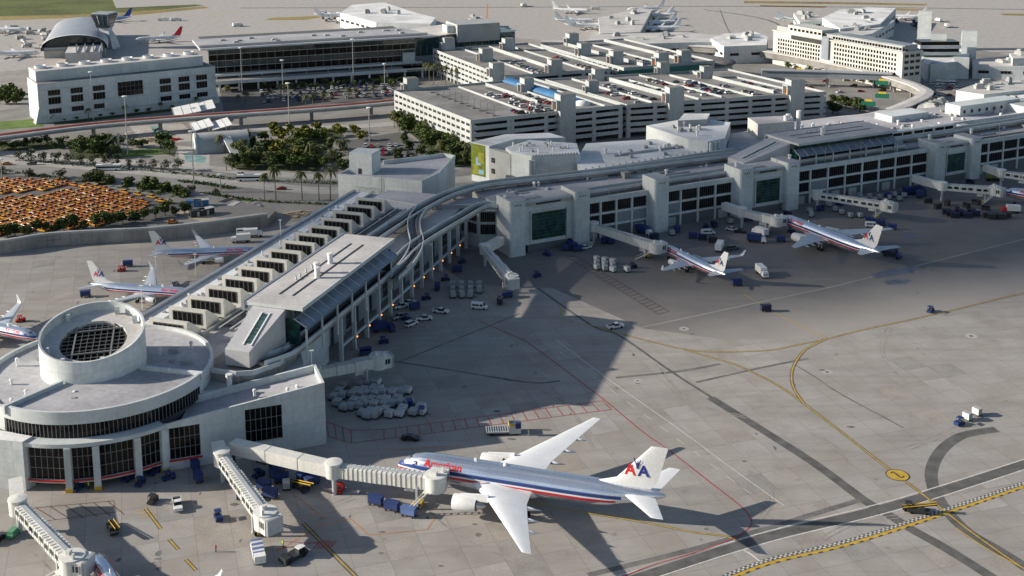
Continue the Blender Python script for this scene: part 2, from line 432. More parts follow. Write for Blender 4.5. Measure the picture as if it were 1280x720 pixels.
line([(439, 649), (461, 669), (534, 662), (545, 646)], .22, 'orange_paint', 'stand_outline', YZ, 1)
line([(439, 649), (400, 657), (345, 690)], .22, 'orange_paint', 'stand_outline', YZ, 1)
line([(345, 600), (405, 648)], .22, 'orange_paint', 'stand_outline', YZ)
line([(480, 563), (575, 557)], .2, 'orange_paint', 'stand_outline', YZ)
line([(1285, 713), (1240, 690), (1195, 660)], .3, z=YZ + .02)
# red lines
line([(600, 402), (640, 419), (665, 432), (750, 496), (802, 539), (835, 562), (890, 605), (927, 634), (939, 650), (935, 661), (910, 676), (865, 692), (815, 707), (770, 724)], .30, 'red_paint', z=YZ + .03, n=5)
def ladder(p0, p1, q0, q1, n, w, mt):
    line([p0, p1], w, mt, 'hatch_line', YZ + .024); line([q0, q1], w, mt, 'hatch_line', YZ + .024)
    for i in range(n + 1):
        k = i / n
        line([(p0[0] + (p1[0] - p0[0]) * k, p0[1] + (p1[1] - p0[1]) * k), (q0[0] + (q1[0] - q0[0]) * k, q0[1] + (q1[1] - q0[1]) * k)], w, mt, 'hatch_rung', YZ + .020)
ladder((480, 537), (753, 501), (480, 549), (764, 512), 19, .22, 'red_paint')
ladder((408, 527), (438, 538), (411, 546), (440, 554), 3, .22, 'red_paint')
line([(438, 538), (480, 537)], .22, 'red_paint', 'hatch_line', YZ + .024); line([(440, 554), (480, 549)], .22, 'red_paint', 'hatch_line', YZ + .024)
ladder((709, 322), (823, 393), (719, 320), (836, 389), 22, .25, 'dark_red_paint')
line([(32, 636), (142, 626), (145, 640), (52, 652)], .22, 'dark_red_paint', 'hatch_line', YZ, 1)
for i in range(6): line([(45 + 18 * i, 635 - 1.6 * i), (70 + 17 * i, 650 - 1.4 * i)], .22, 'dark_red_paint', 'hatch_rung', YZ + .004)
line([(355, 677), (415, 680)], .2, 'red_paint', 'hatch_line', YZ); line([(345, 687), (412, 675)], .2, 'red_paint', 'hatch_line', YZ + .004)
for i in range(6): line([(392 + 4 * i, 686), (400 + 4 * i, 676)], .28, 'red_paint', 'hatch_rung', YZ + .010)
# white lines
line([(695, 425), (762, 475), (855, 541), (910, 582), (980, 632)], .22, 'line_white', z=YZ)
for i in range(13):
    k = i / 12
    line([(700 + 250 * k, 440 + 186 * k), (710 + 250 * k, 447 + 186 * k)], .16, 'line_white', 'line_dash', YZ + .004)
line([(930, 688), (940, 694), (950, 702)], .5, 'line_white', 'line_dash', YZ + .03)
# zipper-marked service road edge: white checks, then the yellow band with black dashes
zp = smooth_path([A(*p) for p in ((890, 727), (960, 700), (1060, 676), (1182, 637), (1300, 597))], 40)
zs = [0]
for i in range(1, len(zp)): zs.append(zs[-1] + (zp[i] - zp[i - 1]).length)
def along(path, L, s):
    for i in range(1, len(path)):
        if L[i] >= s: return path[i - 1].lerp(path[i], (s - L[i - 1]) / (L[i] - L[i - 1]))
    return path[-1]
ribbon(zp, 1.15, .032, 'road_edge_band', 'black_seal')
zw = MB(); s = 0; k = 0
while s < zs[-1] - 1.5:
    for row, off in ((0, .25), (1, -.25)):
        a = along(zp, zs, s + (0 if row == 0 else .6)); b = along(zp, zs, s + .55 + (0 if row == 0 else .6)); t = (b - a).normalized(); nn = Vector((-t.y, t.x, 0))
        v = [a + nn * (off - .21), b + nn * (off - .21), b + nn * (off + .21), a + nn * (off + .21)]
        zw.add([(p.x, p.y, .037) for p in v], [(0, 1, 2, 3)])
    s += 1.2
zw.build('zipper_marking', 'line_white', None, kind='structure')
yb = offset_path(zp, -1.15)
ribbon(yb, .95, .036, 'road_edge_line', 'yellow_paint')
yk = MB(); s = 0
ys = [0]
for i in range(1, len(yb)): ys.append(ys[-1] + (yb[i] - yb[i - 1]).length)
while s < ys[-1] - 2.6:
    for off, ln_ in ((-.32, 1.1), (.05, .0)):
        if not ln_: continue
        a = along(yb, ys, s); b = along(yb, ys, s + ln_); t = (b - a).normalized(); nn = Vector((-t.y, t.x, 0))
        yk.add([(p.x, p.y, .041) for p in (a + nn * (off - .18), b + nn * (off - .18), b + nn * (off + .18), a + nn * (off + .18))], [(0, 1, 2, 3)])
    s += 2.6
yk.build('edge_dashes', 'black_paint', None, kind='structure')
for q in (((1088, 343), (1110, 337), (1150, 332), (1142, 340), (1118, 344), (1095, 348)), ((1104, 351), (1125, 349), (1140, 350), (1132, 355), (1110, 356)), ((1125, 293), (1140, 290), (1150, 296), (1134, 299))): sheet([A2(*p) for p in q], .010, 'wet_patch', 'wet_patch')
# yellow position disc with its figure
def disc(c, r, z, name, mt, n=28):
    sheet([(c[0] + r * cos(2 * pi * i / n), c[1] + r * sin(2 * pi * i / n)) for i in range(n)], z, name, mt)
dc = A2(1122, 594)
disc(dc, 2.75, .052, 'disc_rim', 'black_paint'); disc(dc, 2.5, .056, 'position_disc', 'yellow_paint')
ribbon(smooth_path([(dc[0] - 1.3, dc[1] + .9, 0), (dc[0] - .6, dc[1] + 1.45, 0), (dc[0] - .2, dc[1] + .6, 0), (dc[0] + .1, dc[1] - .5, 0), (dc[0] + .7, dc[1] - 1.2, 0), (dc[0] + 1.4, dc[1] - .5, 0)], 5), .42, .060, 'disc_figure', 'black_paint')
# manhole patches
for u, v, r in ((1034, 465, 1.6), (1214, 420, 1.9), (855, 411, 1.6), (797, 476, 1.2), (1252, 424, .9)):
    c = A2(u, v); disc(c, r, .012, 'patch', 'pale_concrete', 8); disc(c, r * .35, .016, 'manhole', 'black_seal', 10)

for q in (((1112, 404), (1100, 430), (1108, 455), (1130, 475)), ((930, 585), (955, 600), (962, 625), (945, 650)), ((1010, 540), (1040, 555), (1060, 580)), ((820, 455), (860, 500), (930, 520)), ((1130, 560), (1180, 540), (1260, 500)), ((1000, 690), (1060, 655), (1150, 640)), ((620, 470), (700, 500), (740, 560)), ((40, 690), (70, 720), (75, 740)), ((500, 600), (560, 660), (640, 700)), ((300, 640), (380, 640), (440, 620))):
    line(list(q), .3, 'faint_mark', 'tyre_track', .012, 6); line([(u + 5, v + 3.2) for u, v in q], .3, 'faint_mark', 'tyre_track', .014, 6)
sp_ = random.Random(19); th_ = radians(-17.8)
seen = set()
for k in range(100):
    u, v = sp_.choice(((sp_.uniform(420, 760), sp_.uniform(580, 718)), (sp_.uniform(120, 420), sp_.uniform(620, 718)), (sp_.uniform(760, 1270), sp_.uniform(440, 715)), (sp_.uniform(820, 1270), sp_.uniform(440, 715)), (sp_.uniform(20, 250), sp_.uniform(318, 380)), (sp_.uniform(480, 760), sp_.uniform(400, 540))))
    c = A2(u, v); iu = math.floor((c[0] * cos(th_) - c[1] * sin(th_)) / 7.6); iv = math.floor((c[0] * sin(th_) + c[1] * cos(th_)) / 7.6)
    if (iu, iv) in seen: continue
    seen.add((iu, iv)); q = []
    for a, b in ((.05, .05), (7.55, .05), (7.55, 7.55), (.05, 7.55)):
        uu, vv = iu * 7.6 + a, iv * 7.6 + b; q.append((uu * cos(th_) + vv * sin(th_), -uu * sin(th_) + vv * cos(th_)))
    sheet(q, .002, 'slab', sp_.choice(('slab_light', 'slab_light', 'slab_dark', 'slab_warm', 'slab_warm')))
for k in range(70):
    u, v = sp_.choice(((sp_.uniform(420, 620), sp_.uniform(590, 715)), (sp_.uniform(120, 420), sp_.uniform(600, 715)), (sp_.uniform(560, 800), sp_.uniform(420, 560)), (sp_.uniform(820, 1270), sp_.uniform(380, 700)), (sp_.uniform(660, 1250), sp_.uniform(290, 370)), (sp_.uniform(20, 260), sp_.uniform(320, 380))))
    c = A2(u, v); r_ = sp_.uniform(.25, .9); e_ = sp_.uniform(.5, 1.6)
    sheet([(c[0] + r_ * e_ * cos(2 * pi * i / 9) * sp_.uniform(.7, 1.2), c[1] + r_ / e_ * sin(2 * pi * i / 9) * sp_.uniform(.7, 1.2)) for i in range(9)], .0165 + k * .00003, 'oil_stain', 'rubber_mark')
# ------------------------------------------------------------------ landside ground, far ground
land = [A2(-40, 322), A2(60, 309), A2(190, 301), A2(335, 286), A2(430, 262), TF.w(-45, 14), TF.w(300, 14), TF.w(420, 300), A2(1400, 92), A2(1180, 55), A2(900, 62), A2(700, 62), A2(560, 58), A2(270, 110), A2(40, 130), A2(-60, 150)]
sheet(land, .010, 'landside_paving', 'road')
sheet([A2(-700, 150), A2(-100, 100), A2(270, 62), A2(560, 40), A2(700, 52), A2(960, 50), A2(1160, 72), A2(1900, 110), (3500, 3500), (-3500, 3500)], .003, 'far_apron', 'pale_concrete')
far = lambda *px: [A2(*p) for p in px]
sheet(far((-80, -2), (190, -2), (255, 7), (150, 17), (20, 21), (-80, 24)), .006, 'grass_field', 'grass')
sheet(far((-80, 21), (20, 20), (130, 17), (190, 13), (255, 8), (262, 10), (160, 20), (20, 25), (-80, 27)), .008, 'grass_verge', 'dry_grass')
sheet(far((140, -2), (265, -1), (255, 5), (145, 10)), .014, 'taxiway', 'pale_concrete')
for q in (((930, 1), (1070, 3), (1160, 5), (1155, 7), (1040, 5), (930, 4)), ((950, 6), (1035, 8), (1030, 10), (950, 8)), ((1105, 10), (1165, 12), (1150, 14), (1100, 12)), ((1250, 17), (1285, 17), (1285, 20), (1255, 19)), ((340, 22), (420, 19), (380, 25), (330, 25))):
    sheet(far(*q), .008, 'grass_verge', 'dry_grass')
line([(300, 10), (640, 9), (960, 8), (1290, 12)], 5, 'rubber_mark', 'runway_marking', .008)
line([(880, 12), (960, 25), (1040, 60), (1290, 66)], 3, 'rubber_mark', 'tyre_track', .008)
line([(240, 25), (300, 12)], 1.0, 'yellow_paint', 'painted_line', .012)
line([(610, 5), (608, 28)], 1.2, 'orange_paint', 'painted_line', .012)
line([(900, 12), (912, 40), (925, 44)], 1.0, 'rubber_mark', 'tyre_track', .012)
# ------------------------------------------------------------------ window helpers
def pane_mesh(w, h, mt='glass_dark'):
    return cached(('pane', round(w, 2), round(h, 2), mt), lambda: MB().box(-w / 2, w / 2, -.03, .03, 0, h).mesh('pane', mt))
def frame_mesh(w, h, nx, ny, mt='mullion', bw=.12, dp=.16):
    def mk():
        mb = MB()
        for i in range(nx + 1):
            x = -w / 2 + w * i / nx; mb.box(x - bw / 2, x + bw / 2, -dp, -.035, 0, h)
        for j in range(ny + 1):
            z = h * j / ny; mb.box(-w / 2 - bw / 2 - .003, w / 2 + bw / 2 + .003, -dp + .02, -.04, z - bw / 2, z + bw / 2)
        return mb.mesh('frame', mt)
    return cached(('frame', round(w, 2), round(h, 2), nx, ny, mt, bw, dp), mk)
def window(parent, loc, rz, w, h, nx=4, ny=1, glass='glass_dark', fm='mullion', panes=False, bw=.12, name='window'):
    """glazed opening: local x along wall, -y outwards"""
    if panes:
        fo = inst(frame_mesh(w, h, nx, ny, fm, bw), name, parent, loc, rz)
        pw, ph = w / nx - bw - .02, h / ny - bw - .02
        for i in range(nx):
            for j in range(ny):
                inst(pane_mesh(pw, ph, glass), 'pane', fo, (-w / 2 + w * (i + .5) / nx, -.05, h * j / ny + bw / 2 + .01))
        return fo
    o = inst(pane_mesh(w, h, glass), name, parent, loc, rz)
    inst(frame_mesh(w, h, nx, ny, fm, bw), 'frame', o)
    return o
def vent_mesh(k):
    def mk():
        mb = MB(); mb.lathe([(.35, 0), (.35, 1.1), (.5, 1.2), (.5, 1.55), (.3, 1.75), (.02, 1.8)], n=10) if k == 0 else mb.box(-.7, .7, -.5, .5, 0, .7).box(-.5, .5, -.35, .35, .7, 1.0)
        return mb.mesh('roof_vent', 'roof_white' if k == 0 else 'grey_wall')
    return cached(('vent', k), mk)
def clutter(parent, pts, z, rnd, n_per=1):
    for p in pts: inst(vent_mesh(rnd.choice((0, 0, 1))), 'roof_vent', parent, (p[0], p[1], z), rnd.uniform(0, 3), scale=(1, 1, rnd.uniform(.7, 1.3)))

# ------------------------------------------------------------------ round satellite building
SC = (-103.0, 283.0)
sat = thing('satellite_terminal', 'round white satellite terminal with a slant-cut drum on its grey roof', 'terminal', (*SC, 0))
def arc(r, a0, a1, n, c=(0, 0)): return [(c[0] + r * cos(radians(a0 + (a1 - a0) * i / n)), c[1] + r * sin(radians(a0 + (a1 - a0) * i / n))) for i in range(n + 1)]
def ringwall(mb, r0, r1, a0, a1, z0, z1, n=60, mi=0):
    for i in range(n):
        b0 = radians(a0 + (a1 - a0) * i / n); b1 = radians(a0 + (a1 - a0) * (i + 1) / n)
        q = [(r0 * cos(b0), r0 * sin(b0)), (r1 * cos(b0), r1 * sin(b0)), (r1 * cos(b1), r1 * sin(b1)), (r0 * cos(b1), r0 * sin(b1))]
        mb.prism(q, z0, z1, mi)
    return mb
MB().prism(arc(27.2, 0, 360, 72)[:-1], 0.02, 16.6, 0, 1).build('core', ['dark_wall', 'roof_grey'], sat)
MB().prism([(0, 0)] + arc(27.6, 241, 345, 36), 16.6, 17.7, 0, 1).build('front_roof', ['white_wall', 'roof_grey'], sat)
ringwall(MB(), 27.6, 28.3, -122, -15, 15.4, 18.5, 64).build('fascia', 'fascia', sat)
ringwall(MB(), 27.2, 28.0, -15, 238, 11.8, 17.6, 96).build('parapet', 'white_wall', sat)
for a, b in (((-5.5, -11.5), (-14.2, -25.2)), ((11.5, -3.0), (27.8, -7.0))):
    MB().obox(a, b, .8, 16.62, 18.7).build('roof_parapet', 'white_wall', sat)
# upper window ring: one pane per bay
for i in range(52):
    a = -121 + (106) * (i + .5) / 52
    inst(pane_mesh(.86, 3.5), 'pane', sat, (27.75 * cos(radians(a)), 27.75 * sin(radians(a)), 11.9), radians(a + 90))
mb = MB()
for i in range(53):
    a = radians(-121 + 106 * i / 52); c, s = cos(a), sin(a); mb.obox((27.5 * c, 27.5 * s), (27.95 * c, 27.95 * s), .12, 11.85, 15.4)
mb.build('window_bars', 'mullion', sat)
# lower storey: curved band, columns, big windows
ringwall(MB(), 27.7, 30.9, -118, -44, 10.9, 11.85, 50).build('lower_cornice', 'fascia', sat)
ringwall(MB(), 27.3, 30.3, -118, -44, 1.9, 2.7, 50).build('sill_band', 'fascia', sat)
for a in (-86, -74.3, -57, -44.9):
    c = MB().box(-.75, .75, -.65, .65, .95, 10.9).build('column', 'white_wall', sat); c.location = (30.6 * cos(radians(a)), 30.6 * sin(radians(a)), 0); c.rotation_euler.z = radians(a + 90)
    b = inst(cached('colbase', lambda: MB().box(-.85, .85, -.75, .75, .02, .96).mesh('column_guard', 'yellow_metal')), 'column_guard', c, (0, 0, 0))
for a0, a1, nx in ((-104, -87.6, 6), (-84.6, -75.6, 4), (-72.9, -58.6, 6), (-55.6, -46.0, 4)):
    am = radians((a0 + a1) / 2); w = 2 * 29.2 * sin(radians((a1 - a0) / 2))
    window(sat, (29.7 * cos(am), 29.7 * sin(am), 2.7), am + pi / 2, w * 1.03, 8.3, nx, 3, panes=True)
mb = ringwall(MB(), 30.32, 30.6, -112, -45, 2.3, 2.7, 40); mb.build('red_pipe', 'red_metal', sat)
# end walls
lw = [(-8.2, -30.3), (-7.0, -27.5), (-26, -21), (-30, -26)]
MB().prism(lw, .02, 12.3, 0, 1).build('side_wall', ['white_wall', 'roof_white'], sat)
# slant-cut drum with glazed skylight
DR = 12.9; dcx, dcy = -2.0, 1.3
def rim(a): return 16.6 + 9.8 + 3.0 * sin(a) + .3 * -cos(a)
mb = MB(); N = 72; o_b = []; o_t = []; i_t = []; i_b = []
for i in range(N):
    a = 2 * pi * i / N; c, s = cos(a), sin(a)
    o_b.append((dcx + DR * c, dcy + DR * s, 16.62)); o_t.append((dcx + DR * c, dcy + DR * s, rim(a)))
    i_t.append((dcx + (DR - .55) * c, dcy + (DR - .55) * s, rim(a) - .05)); i_b.append((dcx + (DR - .55) * c, dcy + (DR - .55) * s, rim(a) - 2.4))
mb.rings([o_b, o_t, i_t, i_b], 0, True, False); drum = mb.build('drum', 'white_wall', sat, True, 50)
def drumz(x, y, r=DR - .55): return 16.6 + 9.8 - 2.4 + 3.0 * (y - dcy) / r - .3 * (x - dcx) / r
mb = MB(); SR = 8.2
ro = [(dcx + (DR - .5) * cos(2 * pi * i / N), dcy + (DR - .5) * sin(2 * pi * i / N)) for i in range(N)]
ri = [(dcx + .3 + SR * cos(2 * pi * i / N), dcy - .4 + SR * sin(2 * pi * i / N)) for i in range(N)]
mb.rings([[(x, y, drumz(x, y)) for x, y in ro], [(x, y, drumz(x, y)) for x, y in ri], [(x, y, drumz(x, y) - 1.2) for x, y in ri]], 0, True, False)
mb.f = [tuple(reversed(f)) for f in mb.f]
mb.build('drum_roof', 'roof_light', drum)
MB().prism(ri, lambda p: drumz(*p) - 1.6, lambda p: drumz(*p) - 1.1, 0).build('skylight_well', 'dark_metal', drum)
bars = MB(); ang = radians(12); ca, sa = cos(ang), sin(ang)
cell = 1.55; NG = 6
def dl(a, b): return (dcx + .3 + a * ca - b * sa, dcy - .4 + a * sa + b * ca)
for i in range(-NG, NG + 1):
    q = i * cell
    if abs(q) > SR - .1: continue
    h = sqrt(SR * SR - q * q)
    for (a0, b0, a1, b1) in ((q, -h, q, h), (-h, q, h, q)):
        p0 = dl(a0, b0); p1 = dl(a1, b1); wd = .4 if abs(i) == 3 else .10
        bars.bar((*p0, drumz(*p0) - .55 + (.25 if wd > .3 else 0)), (*p1, drumz(*p1) - .55 + (.25 if wd > .3 else 0)), wd, .35 if wd > .3 else .2)
bars.build('skylight_bars', 'mullion', drum)
for i in range(-NG, NG):
    for j in range(-NG, NG):
        a, b = (i + .5) * cell, (j + .5) * cell
        if hypot(abs(a) + .3, abs(b) + .3) > SR: continue
        p = dl(a, b); o = inst(pane_mesh(1.42, .06), 'skylight_pane', drum, (*p, drumz(*p) - .75), ang)
        o.data = cached('skypane', lambda: MB().box(-.7, .7, -.7, .7, -.03, .03).mesh('skylight_pane', 'glass_dark'))
for a in (75, 140, 40, 250, 300, 215):
    c_, s_ = cos(radians(a)), sin(radians(a)); x, y = dcx + (DR - 1.6) * c_, dcy + (DR - 1.6) * s_
    MB().box(-.5, .5, -.4, .4, 0, 1.9).box(-.35, .35, -.9, -.4, .9, 1.5).build('roof_unit', 'white_wall', drum).location = (x, y, drumz(x, y))
rr = random.Random(3)
clutter(sat, [(-13, -15), (-7, -17), (0, -19), (-19, -9), (-18, 6), (-22, 2), (13, 8), (17, 4), (19, -5), (-1, -15.5), (-14, -21), (20, 12)], 17.7 - 1.0, rr)
for p in ((16, 10), (21, 3)): MB().box(-1.3, 1.3, -1, 1, 0, 1.2).build('roof_unit', 'grey_wall', sat).location = (*p, 16.62)
# raked wing with one big window, its wall running on from the last column bay
W0, W1 = Vector((-81.0, 261.6)), Vector((-44.7, 274.5)); wd = (W1 - W0).normalized(); wang = atan2(wd.y, wd.x); WL = (W1 - W0).length
wing = thing('satellite_wing', 'white raked wing of the satellite with two tall dark windows', 'terminal', (*W0, 0), wang)
def rake(p): return 11.9 + 4.5 * p[0] / WL if p[0] > 5.2 else 11.9
MB().prism([(3, .8), (WL - .6, .8), (WL - .6, 11), (7, 12)], .02, lambda p: 11.9 + 4.5 * p[0] / WL - 1.7, 0, 1).build('hall', ['dark_wall', 'roof_grey'], wing)
mb = MB(); ops = ((.9, 8.1, 2.6, 10.7), (WL - 19.7, WL - 10.7, 3.6, 12.4)); x = 0
for a, b, z0, z1 in ops:
    mb.prism([(x, 0), (a, 0), (a, .59), (x, .59)], .02, rake); mb.prism([(a, 0), (b, 0), (b, .59), (a, .59)], .02, z0); mb.prism([(a, 0), (b, 0), (b, .59), (a, .59)], z1, rake); x = b
mb.prism([(x, 0), (WL, 0), (WL, .59), (x, .59)], .02, rake)
mb.prism([(WL - .6, .6), (WL, .6), (WL, 11.6), (WL - .6, 11.6)], .02, rake); mb.prism([(8, 11), (WL - .6, 11), (WL - .6, 11.6), (8, 11.6)], 8, lambda p: rake(p) + .1)
mb.build('wall', 'white_wall', wing)
mb = MB()
for k in range(22): mb.box(9 + k * 1.3, 9.08 + k * 1.3, 1.6, 1.68, rake((9 + k * 1.3, 0)) - 1.7, rake((9 + k * 1.3, 0)) - .4)
mb.build('roof_rail', 'dark_metal', wing)
MB().box(0, 8.4, -.32, -.02, 2.2, 2.6).build('red_pipe', 'red_metal', wing)
for (a, b, z0, z1), nx in zip(ops, (6, 7)): window(wing, ((a + b) / 2, .5, z0), 0, b - a - .1, z1 - z0 - .1, nx, 3, panes=True)
clutter(wing, [(22, 5), (30, 4), (32.5, 4.5)], rake((28, 0)) - 1.8, rr)
# lower link roof between satellite and pier
lk_ = [(-76, 276), (-51, 285.5), (-55, 300), (-50.5, 330), (-101, 341), (-100, 312), (-84, 304), (-77, 292)]
link = MB().prism(lk_, .02, 13.4, 0, 1).build('link_building', ['white_wall', 'roof_grey']); tag(link, 'low grey roofed link building between the satellite and the pier', 'terminal')

# ------------------------------------------------------------------ pier with saw-tooth roof lights
pier = thing('pier_terminal', 'long white pier terminal with a row of saw-tooth roof lights', 'terminal', (*PF.o, 0), PF.a)
MB().prism([(-6, 3.2), (112, 3.2), (118, 52), (-26, 54), (-26, 44), (-6, 30)], .02, 14.0, 0, 1).build('hall', ['grey_wall', 'roof_light'], pier)
MB().prism([(-26.6, 53.2), (118, 51.2), (118, 52.4), (-26.6, 54.4)], 12.5, 15.0).build('eave', 'steel', pier)
MB().prism([(-26.5, 45.6), (118, 43.2), (118, 44.0), (-26.5, 46.4)], 14.0, 14.9).build('gutter_rail', 'steel', pier)
MB().prism([(-27, 46.6), (118, 44.4), (118, 51.0), (-27, 53.0)], 14.0, 14.12).build('roof_strip', 'roof_white', pier)
def monitor_mesh():
    mb = MB(); hw, L, h = 6.0, 6.8, 5.3
    mb.add([(0, -hw, 0), (0, hw, 0), (L, hw, 0), (L, -hw, 0), (0, -hw, h), (0, hw, h), (1.0, hw, h), (1.0, -hw, h), (L, hw, 1.0), (L, -hw, 1.0)],
           [(0, 4, 5, 1), (4, 7, 6, 5), (7, 9, 8, 6), (9, 3, 2, 8), (0, 3, 9, 7, 4), (1, 5, 6, 8, 2)])
    return mb.mesh('roof_light', 'cream_wall')
mm = monitor_mesh()
for k in range(-1, 14):
    s = -25.5 + 9.07 * k + 1; t = 37.3 - .25 * k
    o = inst(mm, 'roof_light', pier, (s, t, 14.0))
    inst(frame_mesh(9.2, 3.2, 6, 1, 'mullion_dark', .3, .1), 'window_frame', o, (-.02, 0, 1.1), -pi / 2)
    for i in range(6):
        inst(pane_mesh(1.22, 3.0), 'pane', o, (-.05, -4.6 + 9.2 * (i + .5) / 6, 1.2), -pi / 2)
rr = random.Random(5)
for k in range(40):
    inst(vent_mesh(rr.choice((0, 1, 1))), 'roof_vent', pier, (rr.uniform(-20, 100), rr.choice((rr.uniform(22, 29), rr.uniform(47, 50))), 14.05), rr.uniform(0, 3), scale=(.8, .8, rr.uniform(.5, 1)))
pp = MB()
for t in (22.5, 24, 27.5): pp.tube([(-24, t, 14.7), (100, t - 2, 14.7)], .28)
for t in (20.0, 29.5): pp.bar((-30, t, 14.5), (100, t - 2, 14.5), .9, .8)
pp.build('roof_pipes', 'steel', pier)
MB().prism([(-20, 18.2), (100, 15.2), (100, 27.2), (-20, 30.2)], 14.0, 14.1).build('roof_walkway', 'roof_tar', pier)
# right-hand facade: columns, recessed wall with panels, edge beam and drop lamps
fac = []
for k in range(13):
    s = -4 + 9.0 * k
    inst(cached('piercol', lambda: MB().box(-.45, .45, -.55, .55, .02, 14.2).mesh('column', 'white_wall')), 'column', pier, (s, -.4, 0))
    if k < 12:
        inst(cached('pierpan', lambda: MB().box(-3.9, 3.9, -.15, .15, 4.6, 12.6).mesh('wall_panel', 'blue_grey_panel')), 'wall_panel', pier, (s + 4.5, 2.7 if k % 3 else 2.2, 0))
        if k % 3 == 1:
            window(pier, (s + 4.5, 2.5, 5.5), 0, 7.0, 5.2, 6, 2)
        inst(cached('pierbeam', lambda: MB().box(-4.05, 4.05, -.3, .3, 3.9, 4.6).mesh('edge_beam', 'white_wall')), 'edge_beam', pier, (s + 4.5, -.35, 0))
    if k in (1, 2, 3, 4, 6, 7, 8, 9, 10, 11):
        inst(cached('dlamp', lambda: MB().lathe([(.1, 0), (.26, .1), (.26, .4), (.1, .5)], n=8).mesh('lamp', 'lamp_glow')), 'lamp', pier, (s + .9, -.9, 3.4))
MB().box(-6, 108, 3.0, 3.1, .02, 4.4).build('undercroft_wall', 'dark_wall', pier)
# concave corner between pier and concourse
corner = thing('corner_terminal', 'curved corner wing joining the saw-tooth pier to the long concourse', 'terminal', (-12, 424, 0))
cpts = [PF.w(104, 3), PF.w(110, 4), Vector((-9.5, 428.5, 0)), Vector((-2.5, 428.5, 0)), TF.w(-27, 8), TF.w(-27, 26), PF.w(124, 40), PF.w(112, 40)]
MB().prism([(p.x + 12, p.y - 424) for p in cpts], .02, 14.2, 0, 1).build('hall', ['white_wall', 'roof_grey'], corner)
for (a, b), n in (((cpts[0], cpts[1]), 1), ((cpts[1], cpts[2]), 1), ((cpts[2], cpts[3]), 1), ((cpts[3], cpts[4]), 1)):
    d = b - a; L = d.length; an = atan2(d.y, d.x); mid = (a + b) / 2; nn = Vector((d.y, -d.x, 0)).normalized() * .12
    for z in (5.2, 10.0):
        window(corner, (mid.x + 12 + nn.x, mid.y - 424 + nn.y, z), an, L * .8, 3.8, max(3, int(L)), 1)
for k in range(5):
    p = cpts[0].lerp(cpts[4], k / 4.0); 
MB().box(-14, 2, 8, 9, 14.2, 15.6).build('roof_box', 'grey_wall', corner)
# ------------------------------------------------------------------ elevated people-mover guideway
def guideway(name, label, path, w, z0=1.5, cols=True):
    g = thing(name, label, 'guideway', (path[0].x, path[0].y, 0))
    loc = [p - Vector((path[0].x, path[0].y, 0)) for p in path]; h = w / 2
    mb = sweep(loc, [(-h, -.9), (-h, 0), (h, 0), (h, -.9)]); mb.build('deck', 'concrete', g)
    for sd in (-1, 1):
        sweep(loc, [(sd * h - .15, .003), (sd * h - .15, 1.15), (sd * h + .15, 1.15), (sd * h + .15, .003)]).build('parapet', 'fascia', g)
    for o in (-w * .18, w * .18):
        sweep(loc, [(o - .25, .003), (o - .25, .3), (o + .25, .3), (o + .25, .003)]).build('running_beam', 'concrete_dark', g)
    sweep(loc, [(-.12, .004), (-.12, .45), (.12, .45), (.12, .004)]).build('guide_rail', 'dark_metal', g)
    if cols:
        L = 0; last = -99
        for i in range(1, len(loc)):
            L += (loc[i] - loc[i - 1]).length
            if L - last > 14:
                last = L; inst(cached(('gcol', name), lambda: MB().lathe([(.7, .02), (.7, loc[0].z - .9)], n=10).mesh('column', 'concrete')), 'column', g, (loc[i].x, loc[i].y, 0))
    return g
zg = 16.8
outer = [PF.w(s, t, zg) for s, t in ((-46, 2), (-38, -2.0), (-30, -2.0), (29, -1.8), (54, -.6))] + [A(577, 272, zg), A(604, 258, zg), TF.w(-30, 9, zg), TF.w(0, 10.5, zg), TF.w(60, 10.5, zg), TF.w(170, 10.5, zg)]
guideway('people_mover_guideway', 'outer people-mover guideway curving along the apron edge of the pier roof', smooth_path(outer, 7), 4.2, cols=False)
inner = [PF.w(s, t, zg) for s, t in ((24, 9), (40, 12.5), (54, 15.6), (86, 14.5))] + [A(545, 251, zg), A(572, 240, zg), A(610, 231, zg), A(680, 223, zg), A(760, 214, zg), A(905, 196, zg), TF.w(130, 23.5, zg), TF.w(180, 22, zg), TF.w(310, 23, zg)]
guideway('people_mover_guideway', 'inner people-mover guideway sweeping in a wide curve behind the corner wing', smooth_path(inner, 7), 4.6, cols=True)
cross = [A(*q, zg + .02) for q in ((527, 261), (518, 275), (518, 289), (521, 303), (517, 318), (506, 334), (490, 349))]
guideway('guideway_crossover', 'curved crossover link between the two people-mover guideways on the pier', smooth_path(cross, 5), 4.4, cols=False)
